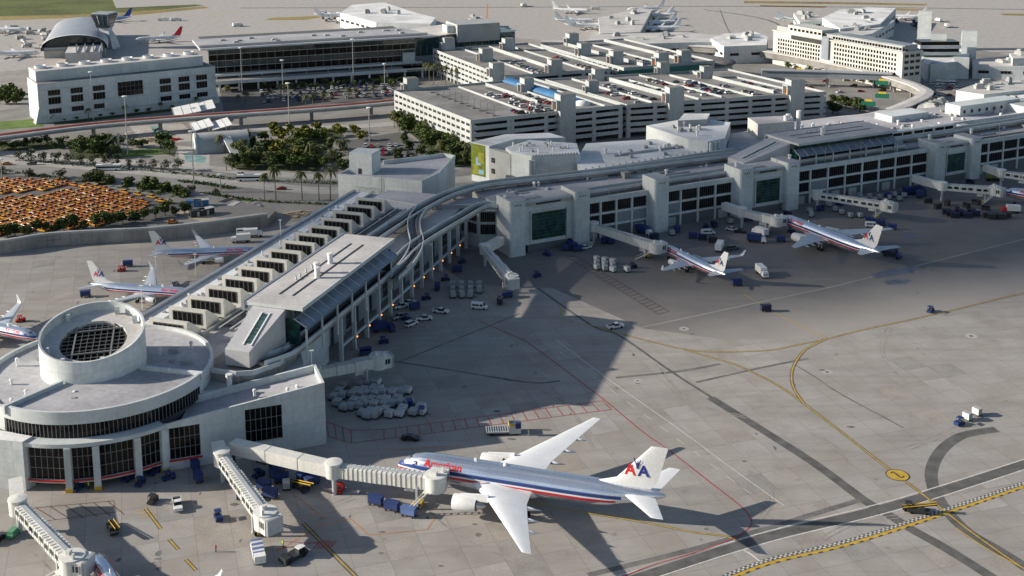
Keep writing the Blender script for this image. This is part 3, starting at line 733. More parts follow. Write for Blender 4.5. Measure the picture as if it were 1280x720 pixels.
# ------------------------------------------------------------------ people-mover stations on the roof
def station(label, fr, s0, s1, t0, t1, zt, rz_, wedge_len=14, three=True):
    """hall from s0..s1, t0 (open side) .. t1"""
    o = fr.w(s0, t0); st = thing('people_mover_station', label, 'station', (o.x, o.y, 0), fr.a)
    L = s1 - s0; W = t1 - t0
    # roof slab with upturned left edge
    rf = MB(); rf.prism([(0, 0), (L, 0), (L, W), (0, W)], zt - .9, zt, 0, 1); roof = rf.build('roof', ['fascia', 'roof_light'], st)
    MB().box(-.25, L + .25, W - .02, W + .9, zt - 2.4, zt + .15).build('roof_gutter', 'blue_grey_panel', roof)
    MB().prism([(0, -.4), (L, -.4), (L, -.02), (0, -.02)], zt - 1.0, zt + .05).build('roof_fascia', 'fascia', roof)
    for q in (.38, .62):
        MB().box(L * .12, L * .86, W * q - .25, W * q + .25, zt, zt + .12).build('roof_slot', 'dark_metal', roof)
    for i, q in enumerate(((.36, .38), (.42, .5), (.56, .5))[:3 if three else 2]):
        MB().lathe([(.75, 0), (.75, 2.6), (.95, 2.7), (.95, 3.1), (.5, 3.2)], n=12).build('roof_stack', 'roof_white', roof, True).location = (L * q[0], W * q[1], zt)
    for q in (.3, .34, .4, .46): MB().tube([(L * q, W * .66, zt + .3), (L * q + 1.5, W * .72, zt + .8)], .25, 6).build('roof_duct', 'steel', roof)
    MB().box(.8, L - .8, 5.2, W - .4, 13.0, zt - .9).build('hall', 'white_wall', st)
    # glazed clerestory and sloping awning over the track side
    n = max(6, int(L / 4.5))
    for i in range(n):
        x = L * (i + .5) / n
        window(st, (x, 2.5, zt - 3.1), 0, L / n - .15, 2.1, 3, 2, 'glass_green', 'mullion_dark')
    aw = thing_part = MB().add([(0, 2.3, zt - 3.2), (L, 2.3, zt - 3.2), (L, -1.4, zt - 5.4), (0, -1.4, zt - 5.4), (0, 2.3, zt - 3.5), (L, 2.3, zt - 3.5), (L, -1.4, zt - 5.7), (0, -1.4, zt - 5.7)],
        [(0, 3, 2, 1), (4, 5, 6, 7), (3, 7, 6, 2), (0, 1, 5, 4), (0, 4, 7, 3), (1, 2, 6, 5)]).build('awning', 'glass_blue_panel' if 'glass_blue_panel' in MATS else 'steel_roof', st)
    for i in range(n + 1):
        x = L * i / n; aw2 = MB().bar((x, 2.3, zt - 3.12), (x, -1.4, zt - 5.32), .14, .1).build('awning_rib', 'white_paint', aw)
    for i in range(0, n + 1, 2):
        x = min(max(L * i / n, .4), L - .4); MB().bar((x, -1.1, 13.2), (x, -1.1, zt - 5.6), .45, .45).build('post', 'white_wall', st)
    for i in range(n):
        x = L * (i + .5) / n
        inst(pane_mesh(L / n - .1, zt - 5.4 - 17.4, 'glass_dark'), 'pane', st, (x, 5.1, 17.2))
    # end gables
    for x in (.5, L - .5): window(st, (x, 3.0, 17.4), pi / 2, 4.2, zt - 21.0, 4, 3, 'glass_green', 'mullion_dark')
    # wedge-shaped end roof with a strip skylight
    if wedge_len:
        wl = wedge_len; zb = zt - 7.6; y0, y1 = 4.8, W - 2.4
        wg = MB().add([(.0, y0, zt - 1.0), (.0, y1, zt - 1.0), (-wl, y1 + .4, zb), (-wl, y0 + 3.0, zb), (0, y0, zb - 4.2), (0, y1, zb - 4.2), (-wl, y1 + .4, zb - 4.2), (-wl, y0 + 3.0, zb - 4.2), (-1.2, y0 - .4, zb)],
            [(0, 1, 2, 3), (3, 2, 6, 7), (1, 5, 6, 2), (0, 3, 8), (8, 3, 7, 4), (0, 8, 4)]).build('end_wedge', 'steel_roof_light' if 'steel_roof_light' in MATS else 'roof_grey', st)
        ym = (y0 + y1) / 2 - .2
        def wz(x): return zt - 1.0 + (zt - 1.0 - zb) * (x / wl)
        for i in range(8):
            xa = -2.2 - (wl - 4.5) * i / 8; xb = xa - (wl - 4.5) / 8 + .12
            MB().add([(xa, ym - .9, wz(xa) + .16), (xa, ym + .9, wz(xa) + .16), (xb, ym + .9, wz(xb) + .16), (xb, ym - .9, wz(xb) + .16)], [(0, 1, 2, 3)]).build('skylight_pane', 'glass_teal', wg)
        for sd in (-1.15, 1.15):
            MB().bar((-1.8, ym + sd, wz(-1.8) + .12), (-wl + 1.8, ym + sd, wz(-wl + 1.8) + .12), .35, .4).build('skylight_kerb', 'white_paint', wg)
    return st
glassmat('glass_blue_panel', (.20, .24, .30), .18, .6, .15)
mat('steel_roof_light', (.50, .50, .51), .5, metal=.25, var=.08)
st1 = station('people-mover station with pale flat roof and three stacks on the saw-tooth pier', PF, -34.5, 27, -4.2, 12.6, 28.0, 0)
# rounded guideway end platform in front of the station wedge
ep = thing('guideway_end_platform', 'rounded grey guideway end platform below the wedge end of the pier station', 'platform', (*PF.w(-46, 3)[:2], 0), PF.a)
MB().prism([(12, -5.2), (2, -5.4), (-5, -1.6), (-6.6, 2), (-6.6, 9.5), (-2, 13), (12, 13)], 13.5, 15.6, 0, 1).build('deck', ['concrete', 'concrete_dark'], ep)
mb = MB()
for a, b in (((12, -5.3), (2, -5.5)), ((2, -5.5), (-5, -1.7)), ((-5, -1.7), (-6.7, 2)), ((-6.7, 2), (-6.7, 9.5)), ((-6.7, 9.5), (-2, 13))): mb.obox(a, b, .3, 15.6, 16.9)
mb.build('parapet', 'fascia', ep)
MB().lathe([(.7, 13.4), (.7, 16.0), (.9, 16.1), (.9, 16.8)], n=10).build('roof_vent', 'roof_white', ep).location = (-8.5, 3, 0)
for q in ((6, -3.6), (8.5, -3.0), (3, -4.0)): MB().box(-.4, .4, -.4, .4, 15.6, 17.0).build('signal_box', 'white_paint', ep).location = (*q, 0)
# ------------------------------------------------------------------ white plant block at the pier end
c0 = Vector((-68.5, 473.0)); c1 = Vector((-33.0, 461.5)); d = (c1 - c0); L = d.length; an = atan2(d.y, d.x)
wb = thing('plant_block', 'tall white windowless block with a square stair tower at the pier end', 'building', (*c0, 0), an)
mb = MB(); mb.prism([(0, 0), (L, 0), (L + 2, 14), (L - 2, 44), (L - 8, 46), (0, 22)], .02, 15.6, 0, 1); mb.build('hall', ['white_wall', 'roof_grey'], wb)
mb = MB()
for a, b in (((0, .2), (L, .2)), ((L - .2, 0), (L + 1.8, 14)), ((L + 1.8, 14), (L - 2, 44)), ((L - 2, 44), (L - 8, 46)), ((L - 8, 46), (9, 26)), ((.2, .2), (.2, 20))): mb.obox(a, b, .5, 15.6, 17.2)
mb.build('parapet', 'white_wall', wb)
MB().prism([(1.5, 8), (11.8, 8), (11.8, 17), (1.5, 17)], 15.6, 24.6).build('stair_tower', 'white_wall', wb)
MB().box(5.5, 7, 7.9, 8.1, 15.7, 18).build('door', 'dark_metal', wb)
mb = MB(); 
for i in range(13): mb.box(8 + i * .8, 8.06 + i * .8, -.5, -.44, 9, 12.6)
for z in (9, 12.6): mb.box(8, 17.6, -.52, -.42, z, z + .1)
mb.build('rooftop_fence', 'steel', wb)
mb = MB()
for i in range(10): mb.box(18.6, 19.6, -.35, -.3, 8 + i * .9, 8.08 + i * .9)
mb.box(18.5, 18.6, -.4, -.3, 8, 17.6).box(19.6, 19.7, -.4, -.3, 8, 17.6); mb.build('ladder', 'steel', wb)
# ------------------------------------------------------------------ long concourse on the right
con = thing('concourse_terminal', 'long white concourse with two rows of dark windows and tall pylons', 'terminal', (*TF.o, 0), TF.a)
TB = 3.2                                            # facade plane
def pl_(mb, name, mats, **k): return mb.build(name, mats, con, **k)
pl_(MB().box(-30, 305, TB + .6, 40, .02, 14.6), 'hall', ['grey_wall'])
pl_(MB().box(-30, 305, TB + .9, 39, 14.6, 14.8), 'roof', ['roof_grey'])
pl_(MB().box(-30, 305, TB, TB + .8, 14.4, 16.4), 'parapet', 'white_wall')
pl_(MB().box(-30, 305, TB + .1, TB + .62, 9.3, 10.2), 'spandrel', 'white_wall')
pl_(MB().box(-30, 305, TB + .1, TB + .62, 4.4, 5.3), 'spandrel', 'white_wall')
pl_(MB().box(-30, 305, TB + .45, TB + .62, .02, 4.4), 'undercroft', 'dark_wall')
pl_(MB().box(-30, 305, TB + 2.2, TB + 2.6, 14.8, 16.1).box(-30, 305, TB + 5.5, TB + 6.2, 14.8, 15.7), 'pipe_rack', 'concrete_dark')
pil = cached('pilaster', lambda: MB().box(-.4, .4, TB - .05, TB + .6, .02, 14.4).mesh('pilaster', 'white_wall'))
wpan = lambda w: cached(('wpan', round(w, 2)), lambda: MB().box(-w / 2, w / 2, TB + .25, TB + .55, 0, 3.9).mesh('wall_panel', 'blue_grey_panel'))
rr = random.Random(21)
def bays(s0, s1, n, blank=()):
    w = (s1 - s0) / n
    for i in range(n + 1): inst(pil, 'pilaster', con, (s0 + w * i, 0, 0))
    for i in range(n):
        s = s0 + w * (i + .5)
        window(con, (s, TB + .5, 10.3), 0, w - 1.5, 3.9, 7, 1, fm='mullion_dark', bw=.2)
        if i in blank: inst(wpan(w - .9), 'wall_panel', con, (s, 0, 5.35))
        else: window(con, (s, TB + .5, 5.4), 0, w - 1.5, 3.8, 7, 1, fm='mullion_dark', bw=.2)
        if rr.random() < .55: inst(cached('dockdoor', lambda: MB().box(-2.2, 2.2, TB + .3, TB + .44, .02, 3.6).mesh('dock_door', 'grey_wall')), 'dock_door', con, (s, 0, 0))
bays(.3, 29.0, 4, (2, 3)); bays(36.3, 70.3, 4, (0,)); bays(101.6, 178.8, 8, (1,)); bays(207.5, 305, 10, ())
# pylons and portals
def pylon(s0, s1, h, t1=9.5, t0=-1.6):
    m_ = MB(); m_.prism([(s0, t0 + .5), (s0 + .5, t0), (s1 - .5, t0), (s1, t0 + .5), (s1, t1), (s0, t1)], .02, h, 0, 1); o = pl_(m_, 'pylon', ['white_wall', 'roof_grey'])
    w = s1 - s0
    for k in range(3): MB().box(s0 + w * .3 + k * w * .16, s0 + w * .3 + k * w * .16 + .5, t0 - .05, t0 + .02, h - 2.1, h - 1.6).build('vent_slot', 'dark_metal', o)
    return o
def portal(s0, s1, h, side_w=6.6):
    pylon(s0, s0 + side_w, h); pylon(s1 - side_w, s1, h)
    a, b = s0 + side_w + .02, s1 - side_w - .02
    mid = pl_(MB().box(a, b, .8, 10.5, 3.0, h - 1.6), 'portal_block', ['white_wall'])
    MB().box(a, b, 1.2, 10, h - 1.6, h - 1.45).build('portal_roof', 'roof_light', mid)
    MB().box(a + .5, b - .5, .3, .8, h - 3.4, h - 2.2).build('portal_beam', 'grey_wall', mid)
    MB().box(a + (b - a) * .25, b - (b - a) * .25, .18, .32, h - 3.2, h - 2.5).build('vent_slot', 'dark_metal', mid)
    g = window(con, ((a + b) / 2 + .4, .75, 4.6), 0, (b - a) * .68, h - 11.2, 5, 8, 'glass_green', 'mullion_dark', panes=True, bw=.16, name='portal_window')
    fx = (b - a) * .36; cxm = (a + b) / 2 + .4; MB().box(cxm - fx - .4, cxm - fx, .2, .8, 3.6, h - 5.8).box(cxm + fx, cxm + fx + .4, .2, .8, 3.6, h - 5.8).box(cxm - fx - .4, cxm + fx + .4, .25, .8, h - 5.8, h - 5.4).build('portal_frame', 'white_wall', mid)
    MB().box(a + 2, b - 2, .9, 1.0, .02, 3.0).build('dock_opening', 'dark_wall', mid)
    for k in range(3): MB().box(a + 1.2 + k * 2.6, a + 3.2 + k * 2.6, 2.5, 5.5, h - 1.45, h - .9).build('roof_unit', 'grey_wall', mid)
portal(-34.2, 0, 21.4); pylon(29.2, 36, 21.8, 7.5); portal(70.6, 101.4, 20.6); portal(179, 207.3, 19.2, 6.2)
for s in (-33.2, 72.5, 100.2, 180, 206): 
    pl_(MB().lathe([(.6, 0), (.6, 1.6), (.8, 1.7), (.8, 2.3), (.3, 2.5)], n=10), 'roof_vent', 'roof_white').location = (s, 4, 20)
for i in range(60):
    inst(vent_mesh(rr.choice((0, 1, 1))), 'roof_vent', con, (rr.uniform(-25, 300), rr.uniform(17, 37), 14.8), rr.uniform(0, 3), scale=(rr.uniform(.8, 2.2), rr.uniform(.8, 2), rr.uniform(.6, 1.4)))
for s in (12, 55, 120, 140, 160, 225, 250):
    pl_(MB().tube([(0, 0, 14.8), (0, 0, 22.5)], .12, 6).box(-.5, .5, -.2, .2, 22.5, 22.8), 'roof_mast', 'steel').location = (s, 4.5, 0)
for i in range(46):
    a_ = rr.uniform(-22, 290); t_ = rr.uniform(13.5, 36); l_ = rr.uniform(2, 14)
    if 100 < a_ < 172 and t_ < 30: continue
    if rr.random() < .5: pl_(MB().box(a_, a_ + l_, t_, t_ + .7, 15.0, 15.7), 'duct', 'steel')
    else: pl_(MB().box(a_, a_ + rr.uniform(2, 5), t_, t_ + rr.uniform(1.5, 3.5), 14.8, 14.8 + rr.uniform(1, 2.6)), 'roof_unit', rr.choice(('grey_wall', 'roof_white', 'concrete_dark')))
# second station
station('people-mover station with glazed clerestory and two stacks on the long concourse', TF, 107, 163, 7.0, 28, 25.6, 0, 22, False)
# ------------------------------------------------------------------ people-mover train
trn = thing('people_mover_train', 'white people-mover train with long dark windows on the concourse guideway', 'train', TF.w(174, 22.0, 16.8), TF.a)
for k in range(3):
    x = k * 13.2
    c = MB().box(x, x + 12.6, -1.4, 1.4, .75, 1.7).box(x, x + 12.6, -1.35, 1.35, 1.7, 3.1).box(x, x + 12.6, -1.4, 1.4, 3.1, 4.0).build('car_body', 'white_paint', trn)
    for sd in (-1, 1):
        for j in range(2): MB().box(x + .6 + j * 6.2, x + 6.2 + j * 6.0, sd * 1.41 - .02, sd * 1.41 + .02, 1.65, 3.1).build('window', 'glass_dark', c)
    for j in (2.2, 10.2): MB().box(x + j - .7, x + j + .7, -1.1, 1.1, .32, .75).build('bogie', 'dark_metal', c)

# ------------------------------------------------------------------ buildings between concourse and garages
mbk = thing('terminal_block', 'white windowless block with green and yellow banner on its end wall', 'building', (*TF.w(0, 100)[:2], 0), TF.a)
MB().prism([(-.5, 4), (2.6, -4), (3.2, -7), (20, 0), (42, -8), (40, 4), (20, 11)], .02, 18, 0, 1).build('wall', ['white_wall', 'roof_white'], mbk)
MB().prism([(6.6, -22), (10.5, -34), (31, -40.5), (40, -22), (24, -6.4), (8, -14)], .02, 18.4, 0, 1).build('wall', ['white_wall', 'roof_white'], mbk)
MB().prism([(2.6, -4), (6.4, -22), (8, -14), (4.5, -5)], .02, 17, 0, 1).build('wall', ['grey_wall', 'roof_grey'], mbk)
bx = TF.l(A(592, 177, 18)); d0 = Vector((-.62, 4, 0)); d1 = Vector((2.5, -4.1, 0))
e = (d1 - d0).normalized(); an = atan2(e.y, e.x); L = (d1 - d0).length
bn = inst(MB().box(0, L, -.1, .0, 3, 17.6).mesh('banner', 'banner_green'), 'banner', mbk, (d0.x, d0.y, 0), an); bn['label'] = 'tall green and yellow banner'
for (a, b, z0, z1, mt) in ((.1, .55, 3.5, 8, 'banner_yellow'), (.5, .95, 9, 14, 'banner_yellow'), (.35, .7, 8, 11.5, 'banner_blue'), (.55, .9, 4, 6, 'banner_blue')):
    inst(MB().box(L * a, L * b, -.14, -.105, z0, z1).mesh('banner_print', mt), 'banner_print', bn)
d0 = Vector((3.2, -7.1, 0)); d1 = Vector((6.6, -22.1, 0)); e = d1 - d0; an = atan2(e.y, e.x)
for z in (6, 11):
    p = d0.lerp(d1, .18); window(mbk, (p.x - .25, p.y - .1, z), an, 1.8, 2.2, 2, 2)
for k in range(16): inst(vent_mesh(1), 'roof_unit', mbk, (11 + k * 1.25, -34.5 - .36 * k, 18.4), .3, scale=(.5, .7, .8))
for k in range(18): inst(vent_mesh(rr.choice((0, 1))), 'roof_vent', mbk, (rr.uniform(10, 32), rr.uniform(-30, -12), 18.4), rr.uniform(0, 3))
for q in ((9.2, -35), (10.9, -35.4)): MB().lathe([(.8, .02), (.8, 17)], n=10).build('duct', 'white_wall', mbk).location = (*q, 0)
flat = thing('flat_roof_hall', 'low white roofed hall with rows of roof vents beside the bannered block', 'building', (*TF.w(0, 0)[:2], 0), TF.a)
MB().prism([(24, 45), (104, 47), (104, 78), (52, 90), (30, 62)], .02, 14.5, 0, 1).build('hall', ['grey_wall', 'roof_white'], flat)
MB().prism([(24, 44.2), (104, 46.2), (104, 47), (24, 45)], 12, 15.6).build('parapet', 'white_wall', flat)
for k in range(22): inst(vent_mesh(1), 'roof_vent', flat, (27 + k * 3.4, 48 + k * .1, 14.5), 0, scale=(.6, 1, .8))
for k in range(14): inst(vent_mesh(rr.choice((0, 1))), 'roof_unit', flat, (rr.uniform(45, 95), rr.uniform(53, 75), 14.5), rr.uniform(0, 1), scale=(1.6, 1.6, 1.3))
MB().box(50, 88, 62, 63, 14.5, 15.4).build('pipe_rack', 'steel', flat)
b2 = thing('plant_building', 'white plant building with louvred upper storey beside the garage front', 'building', (*TF.w(0, 0)[:2], 0), TF.a)
MB().prism([(86, 91), (87, 58), (92, 50), (103, 52), (126, 78), (117, 96)], .02, 19.2, 0, 1).build('hall', ['white_wall', 'roof_white'], b2)
MB().prism([(98, 82), (112, 78), (121, 88), (110, 94)], 19.2, 22.2, 0, 1).build('penthouse', ['grey_wall', 'roof_white'], b2)
for k in range(12): inst(vent_mesh(rr.choice((0, 1))), 'roof_unit', b2, (rr.uniform(91, 105), rr.uniform(58, 82), 19.2), rr.uniform(0, 1), scale=(1.6, 1.4, 1.4))
for q in ((93.5, 49.6), (96, 50.1), (98.5, 50.6)): MB().lathe([(.9, .02), (.9, 18.8)], n=10).build('duct', 'white_wall', b2).location = (*q, 0)
# connecting roofs behind station 2 and to the right
lr = thing('landside_terminal', 'low grey roofed terminal strip behind the concourse guideways', 'terminal', (*TF.w(0, 0)[:2], 0), TF.a)
MB().prism([(104, 40.3), (305, 40.3), (330, 75), (190, 86), (128, 80), (104, 52)], .02, 13.0, 0, 1).build('hall', ['grey_wall', 'roof_grey'], lr)
MB().prism([(104, 33), (305, 33), (305, 34), (104, 34)], 14.9, 17.4).build('parapet', 'white_wall', lr)
MB().prism([(133, 66), (152, 62), (160, 74), (138, 80)], 13, 20, 0, 1).build('penthouse', ['cream_wall', 'roof_grey'], lr)
for q in ((150, 66), (153, 68), (163, 72)): MB().lathe([(1.1, 13), (1.1, 22.5)], n=10).build('roof_stack', 'roof_white', lr).location = (*q, 0)
for k in range(60): inst(vent_mesh(rr.choice((0, 1))), 'roof_unit', lr, (rr.uniform(150, 315), rr.uniform(43, 74), 13), rr.uniform(0, 1), scale=(rr.uniform(.8, 3), rr.uniform(.8, 2), rr.uniform(.7, 1.6)))
for (s0, s1, t0, t1, h) in ((256, 300, 56, 66, 18.5), (215, 240, 62, 74, 16), (290, 312, 44, 56, 17)): MB().box(s0, s1, t0, t1, 13, h).build('penthouse', 'white_wall', lr)
for k in range(7): window(lr, (259 + k * 5.4, 55.9, 14.5), 0, 1.4, 1.6, 1, 1)

# ------------------------------------------------------------------ parking garages
def stair_tower(par, c, an, w, d, z0, z1):
    o = inst(MB().box(-w / 2, w / 2, -d / 2, d / 2, z0, z1).box(-w / 2 - 1.9, -w / 2 - .02, -d / 2 + .6, -d / 2 + 1.1, z1 - 8.2, z1 - 3.4).box(-w / 2 - 1.9, -w / 2 - .02, d / 2 - 1.1, d / 2 - .6, z1 - 8.2, z1 - 3.4).box(-w / 2 - 2.1, -w / 2 - .02, -d / 2 + .55, d / 2 - .55, z1 - 3.4, z1 - 2.9).mesh('stair_tower', 'garage_white'), 'stair_tower', par, (c[0], c[1], 0), an)
    inst(MB().box(-w / 2 - .1, -w / 2 - .02, -d / 2 + 1.2, d / 2 - 1.2, z1 - 8, z1 - 5.6).mesh('door', 'orange_metal'), 'door', o)
    inst(MB().box(-w / 2 + .2, w / 2 - .2, -d / 2 + .2, d / 2 - .2, z1, z1 + .12).mesh('tower_roof', 'roof_tar'), 'tower_roof', o)
    return o
def garage(label, B, e1, e2, L, W, levels, h, nleft, front_slots, zt):
    g = thing('parking_garage', label, 'garage', (B[0], B[1], 0))
    e1 = Vector((*e1, 0)).normalized(); e2 = Vector((*e2, 0)).normalized()
    Q = lambda s, t: (e1 * s + e2 * t)[:2]
    poly = [Q(0, 0), Q(L, 0), Q(L, W), Q(0, W)]; ipoly = [Q(.4, .4), Q(L - .4, .4), Q(L - .4, W - .4), Q(.4, W - .4)]
    for k in range(1, levels + 1):
        z = zt - (levels - k) * h
        MB().prism(ipoly, z - .35, z, 0, 1).build('deck', ['concrete', 'deck'], g)
        for a, b in (((-.15, -.15), (L + .15, -.15)), ((-.15, W + .15), (L + .15, W + .15)), ((-.18, -.45), (-.18, W + .45)), ((L + .18, -.45), (L + .18, W + .45))):
            MB().obox(Q(*a), Q(*b), .4, z - .95, z + 1.05).build('parapet', 'garage_white', g)
    an1 = atan2(e1.y, e1.x); an2 = atan2(e2.y, e2.x); H = zt - .9
    cm = cached(('gcm', zt, nleft), lambda: MB().box(-.75, .75, -.3, .3, .02, H).mesh('column', 'garage_white'))
    for i in range(nleft + 1):
        p = Q(.02, W * i / nleft); inst(cm, 'column', g, (*p, 0), an2)
    cf = cached(('gcf', zt), lambda: MB().box(-1.1, 1.1, -.3, .3, .02, H).mesh('column', 'garage_white'))
    for s in front_slots: inst(cf, 'column', g, (*Q(s, .02), 0), an1)
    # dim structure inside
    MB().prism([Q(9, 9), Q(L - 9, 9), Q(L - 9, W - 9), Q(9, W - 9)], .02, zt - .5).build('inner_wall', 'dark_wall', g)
    return g, Q, an1, an2
g1, Q1, a1, a2 = garage('white parking garage with square openings and a bare roof deck', (-16, 572), (79, 37), (-48, 86), 87, 92, 5, 3.45, 17, [0.6, 21, 22.6, 42, 56, 70, 86], 17.2)
def rwall(g, Q, s0, t0, s1, t1, z0=17.2, h=1.1, w=.4): MB().obox(Q(s0, t0), Q(s1, t1), w, z0 + .01, z0 + h).build('ramp_wall', 'garage_white', g)
rwall(g1, Q1, 35, 4, 37, 88); rwall(g1, Q1, 52, 26, 53, 86, h=1.9); rwall(g1, Q1, 62, 10, 63, 56); rwall(g1, Q1, 78, 2, 80, 88)
MB().obox(Q1(52.5, 30), Q1(53, 80), 8, 17.21, 17.3).build('ramp', 'asphalt', g1)
for k in range(11):
    inst(cached('gpot', lambda: MB().box(-.9, .9, -.9, .9, 0, .9).box(-.1, .1, -.1, .1, .9, 5.5).mesh('lamp_post', 'concrete')), 'lamp_post', g1, (*Q1(17, 8 + k * 7.2), 17.2))
stair_tower(g1, Q1(53, .0), a1, 9, 6.5, .02, 27.0); stair_tower(g1, Q1(66, 62), a1, 6, 6, 17.21, 24.5); stair_tower(g1, Q1(11, 95), a1, 7, 6, .02, 24)
# blue vaulted ramp cover
va = Vector(Q1(71, 16)); vb = Vector(Q1(71, 92)); vd = (vb - va).normalized(); vn = Vector((-vd.y, vd.x))
mb = MB(); rings = []
for p in (va, vb): rings.append([(p.x + vn.x * 4.3 * cos(pi * i / 10), p.y + vn.y * 4.3 * cos(pi * i / 10), 17.6 + 2.2 * sin(pi * i / 10)) for i in range(11)])
mb.rings(rings, 0, True, True); mb.build('ramp_cover', 'blue_awning', g1, True)
MB().lathe([(4.4, 0), (4.2, .8), (3.4, 1.7), (2, 2.2), (.05, 2.4)], n=20).build('ramp_dome', 'roof_white', g1, True).location = (*Q1(71, 13), 17.21)
g2, Q2, a3, a4 = garage('long white parking garage with parallel ramp walls and parked cars on top', (65.5, 609.5), (115, 33), (-46, 88), 118, 86, 5, 3.3, 15, [.8, 16, 26, 40, 41.6, 58, 72, 86, 98, 116], 17.0)
for s, t0, t1, h in ((16, 3, 84, 1.2), (33, 10, 84, 2.4), (44, 4, 70, 1.1), (59, 6, 84, 1.1), (75, 2, 78, 1.2), (92, 8, 84, 1.9), (106, 3, 60, 1.1)): rwall(g2, Q2, s, t0, s - 1, t1, 17.0, h)
for s, t in ((27, 0), (99, 0)): stair_tower(g2, Q2(s, t), a3, 8.5, 6.5, .02, 26)
for s, t in ((4, 42), (28, 78), (90, 66), (76, 88)): stair_tower(g2, Q2(s, t), a3, 6, 6, 17.01, 24)
g3, Q3, a5, a6 = garage('rear white parking garage with square stair towers beyond the vaulted ramp cover', (1.5, 697), (86, 34), (-51, 113), 70, 120, 5, 3.4, 19, [.6, 18, 36, 52, 69], 17.0)
for s, t0, t1, h in ((20, 4, 116, 1.1), (38, 6, 110, 2.2), (55, 4, 112, 1.1)): rwall(g3, Q3, s, t0, s - 1, t1, 17.0, h)
for s, t in ((34, 3), (14, 62), (10, 118), (-3, 6), (46, 98)): stair_tower(g3, Q3(s, t), a5, 7.5, 6.5, 17.01 if s > 0 else .02, 25.5)
g4, Q4, a7, a8 = garage('farthest parking garage with dark deck and pale ramp walls behind the others', (76, 728), (86, 36), (-48, 100), 66, 112, 5, 3.3, 17, [.6, 18, 36, 52, 65], 16.4)
for s, t0, t1, h in ((16, 4, 106, 2.2), (32, 6, 108, 1.2), (50, 4, 110, 2)): rwall(g4, Q4, s, t0, s - 1, t1, 16.4, h)
for s, t in ((28, 2), (4, 58), (6, 20), (46, 4), (20, 104)): stair_tower(g4, Q4(s, t), a7, 7.5, 6.5, 16.41, 25)
MB().obox(Q4(-6, -3), Q4(60, -3), .8, 8, 16.0).build('screen_wall', 'teal_wall', g4)
# curved-roof hub building
hub = thing('hub_building', 'low building with rounded grey roof beyond the garages', 'building', (136, 790, 0), radians(-50))
prof = []
for k in range(28):
    a = 2 * pi * k / 28; prof.append((24 * abs(cos(a)) ** .6 * (1 if cos(a) > 0 else -1), 13 * abs(sin(a)) ** .8 * (1 if sin(a) > 0 else -1)))
MB().prism([(x * .92, y * .92) for x, y in prof], .02, 11).build('wall', 'grey_wall', hub)
MB().rings([[(x * k, y * k, z) for x, y in prof] for k, z in ((1, 11), (1.02, 12), (.97, 12.8), (.8, 13.6), (.3, 14.0))]).build('roof', 'roof_tar', hub, True)
# ------------------------------------------------------------------ curved upper walkway in front of the far terminal
def walkway(label, path, w, z0, z1, mw, mr):
    g = thing('covered_walkway', label, 'walkway', (path[0].x, path[0].y, 0))
    loc = [p - path[0] for p in path]
    sweep(loc, [(-w / 2, z0), (-w / 2, z1), (w / 2, z1), (w / 2, z0)]).build('wall', mw, g)
    sweep(loc, [(-w / 2 - .8, z1 + .01), (-w / 2 - .8, z1 + .6), (0, z1 + 1.0), (w / 2 + .8, z1 + .6), (w / 2 + .8, z1 + .01)]).build('roof', mr, g)
    L = 0
    for i in range(1, len(loc)):
        L += (loc[i] - loc[i - 1]).length
        if L > 16: L = 0; inst(cached(('wcol', z0), lambda: MB().box(-.6, .6, -.6, .6, .02, z0).mesh('column', 'concrete')), 'column', g, (loc[i].x, loc[i].y, 0))
cv = smooth_path([Vector((x, y, 0)) for x, y in ((30, 902), (105, 893), (162, 867), (193, 846), (228, 786), (246, 739), (253, 703), (246, 676), (206, 628), (178, 614), (146, 598))], 6)
walkway('long curved covered walkway sweeping in front of the hotel', cv, 6.5, 4.2, 8.2, 'concrete_dark', 'roof_light')
walkway('straight tube walkway with blue grey sides crossing to the garages', [A(950, 99, 0) + Vector((-4, -22, 0)), A(1030, 101, 0) + Vector((-4, -22, 0)), A(1108, 104, 0) + Vector((-4, -22, 0))], 5, 6, 10, 'blue_grey_panel', 'steel_roof')
# ------------------------------------------------------------------ terminal with hotel floors
h0 = A(966, 66, 8); h1 = A(1127, 98, 8); d = h1 - h0; HL = d.length; an = atan2(d.y, d.x)
hot = thing('hotel_terminal', 'long white hotel block with rows of small square windows', 'hotel', (h0.x, h0.y, 0), an)
HD = 17
MB().box(0, HL, 0, HD, .02, 24, 0).build('wall', ['cream_wall'], hot)
MB().box(-.5, HL + .5, -.8, HD + .5, 24, 24.8).build('cornice', 'cream_wall', hot)
MB().box(2, HL - 2, 1.5, HD - 2, 24.8, 28).build('top_floor', 'grey_wall', hot)
MB().box(HL * .12, HL * .4, 0.4, HD - 1, 24.8, 30).build('upper_block', 'cream_wall', hot)
MB().box(HL * .16, HL * .44, -.9, -.02, 20.6, 23.4).build('dark_band', 'dark_metal', hot)
MB().box(HL * .415, HL * .47, -1.4, -.02, 11, 26).build('stair_shaft', 'blue_grey_panel', hot)
MB().box(HL * .5, HL - 1, 2.5, HD - 3, 28, 28.6).build('green_roof', 'blue_grey_panel', hot)
wm = pane_mesh(1.5, 1.8)
for i in range(44):
    x = 6 + i * (HL - 12) / 43.0
    if HL * .4 < x < HL * .49: continue
    for z in ([9.2, 12.2, 15.2, 18.2, 21.2] if x > HL * .47 else [9.2, 12.0, 14.8, 17.6]):
        inst(wm, 'window', hot, (x, -.06, z))
for i in range(3):
    for z in (9.2, 13.2, 17.2, 21): window(hot, (HL + .05, 3.5 + i * 5, z), pi / 2, 3.4, 1.8, 2, 1)
for i in range(26): inst(pane_mesh(1.9, 1.6), 'window', hot, (HL * .47 + 2 + i * 2.55, 1.42, 25.4))
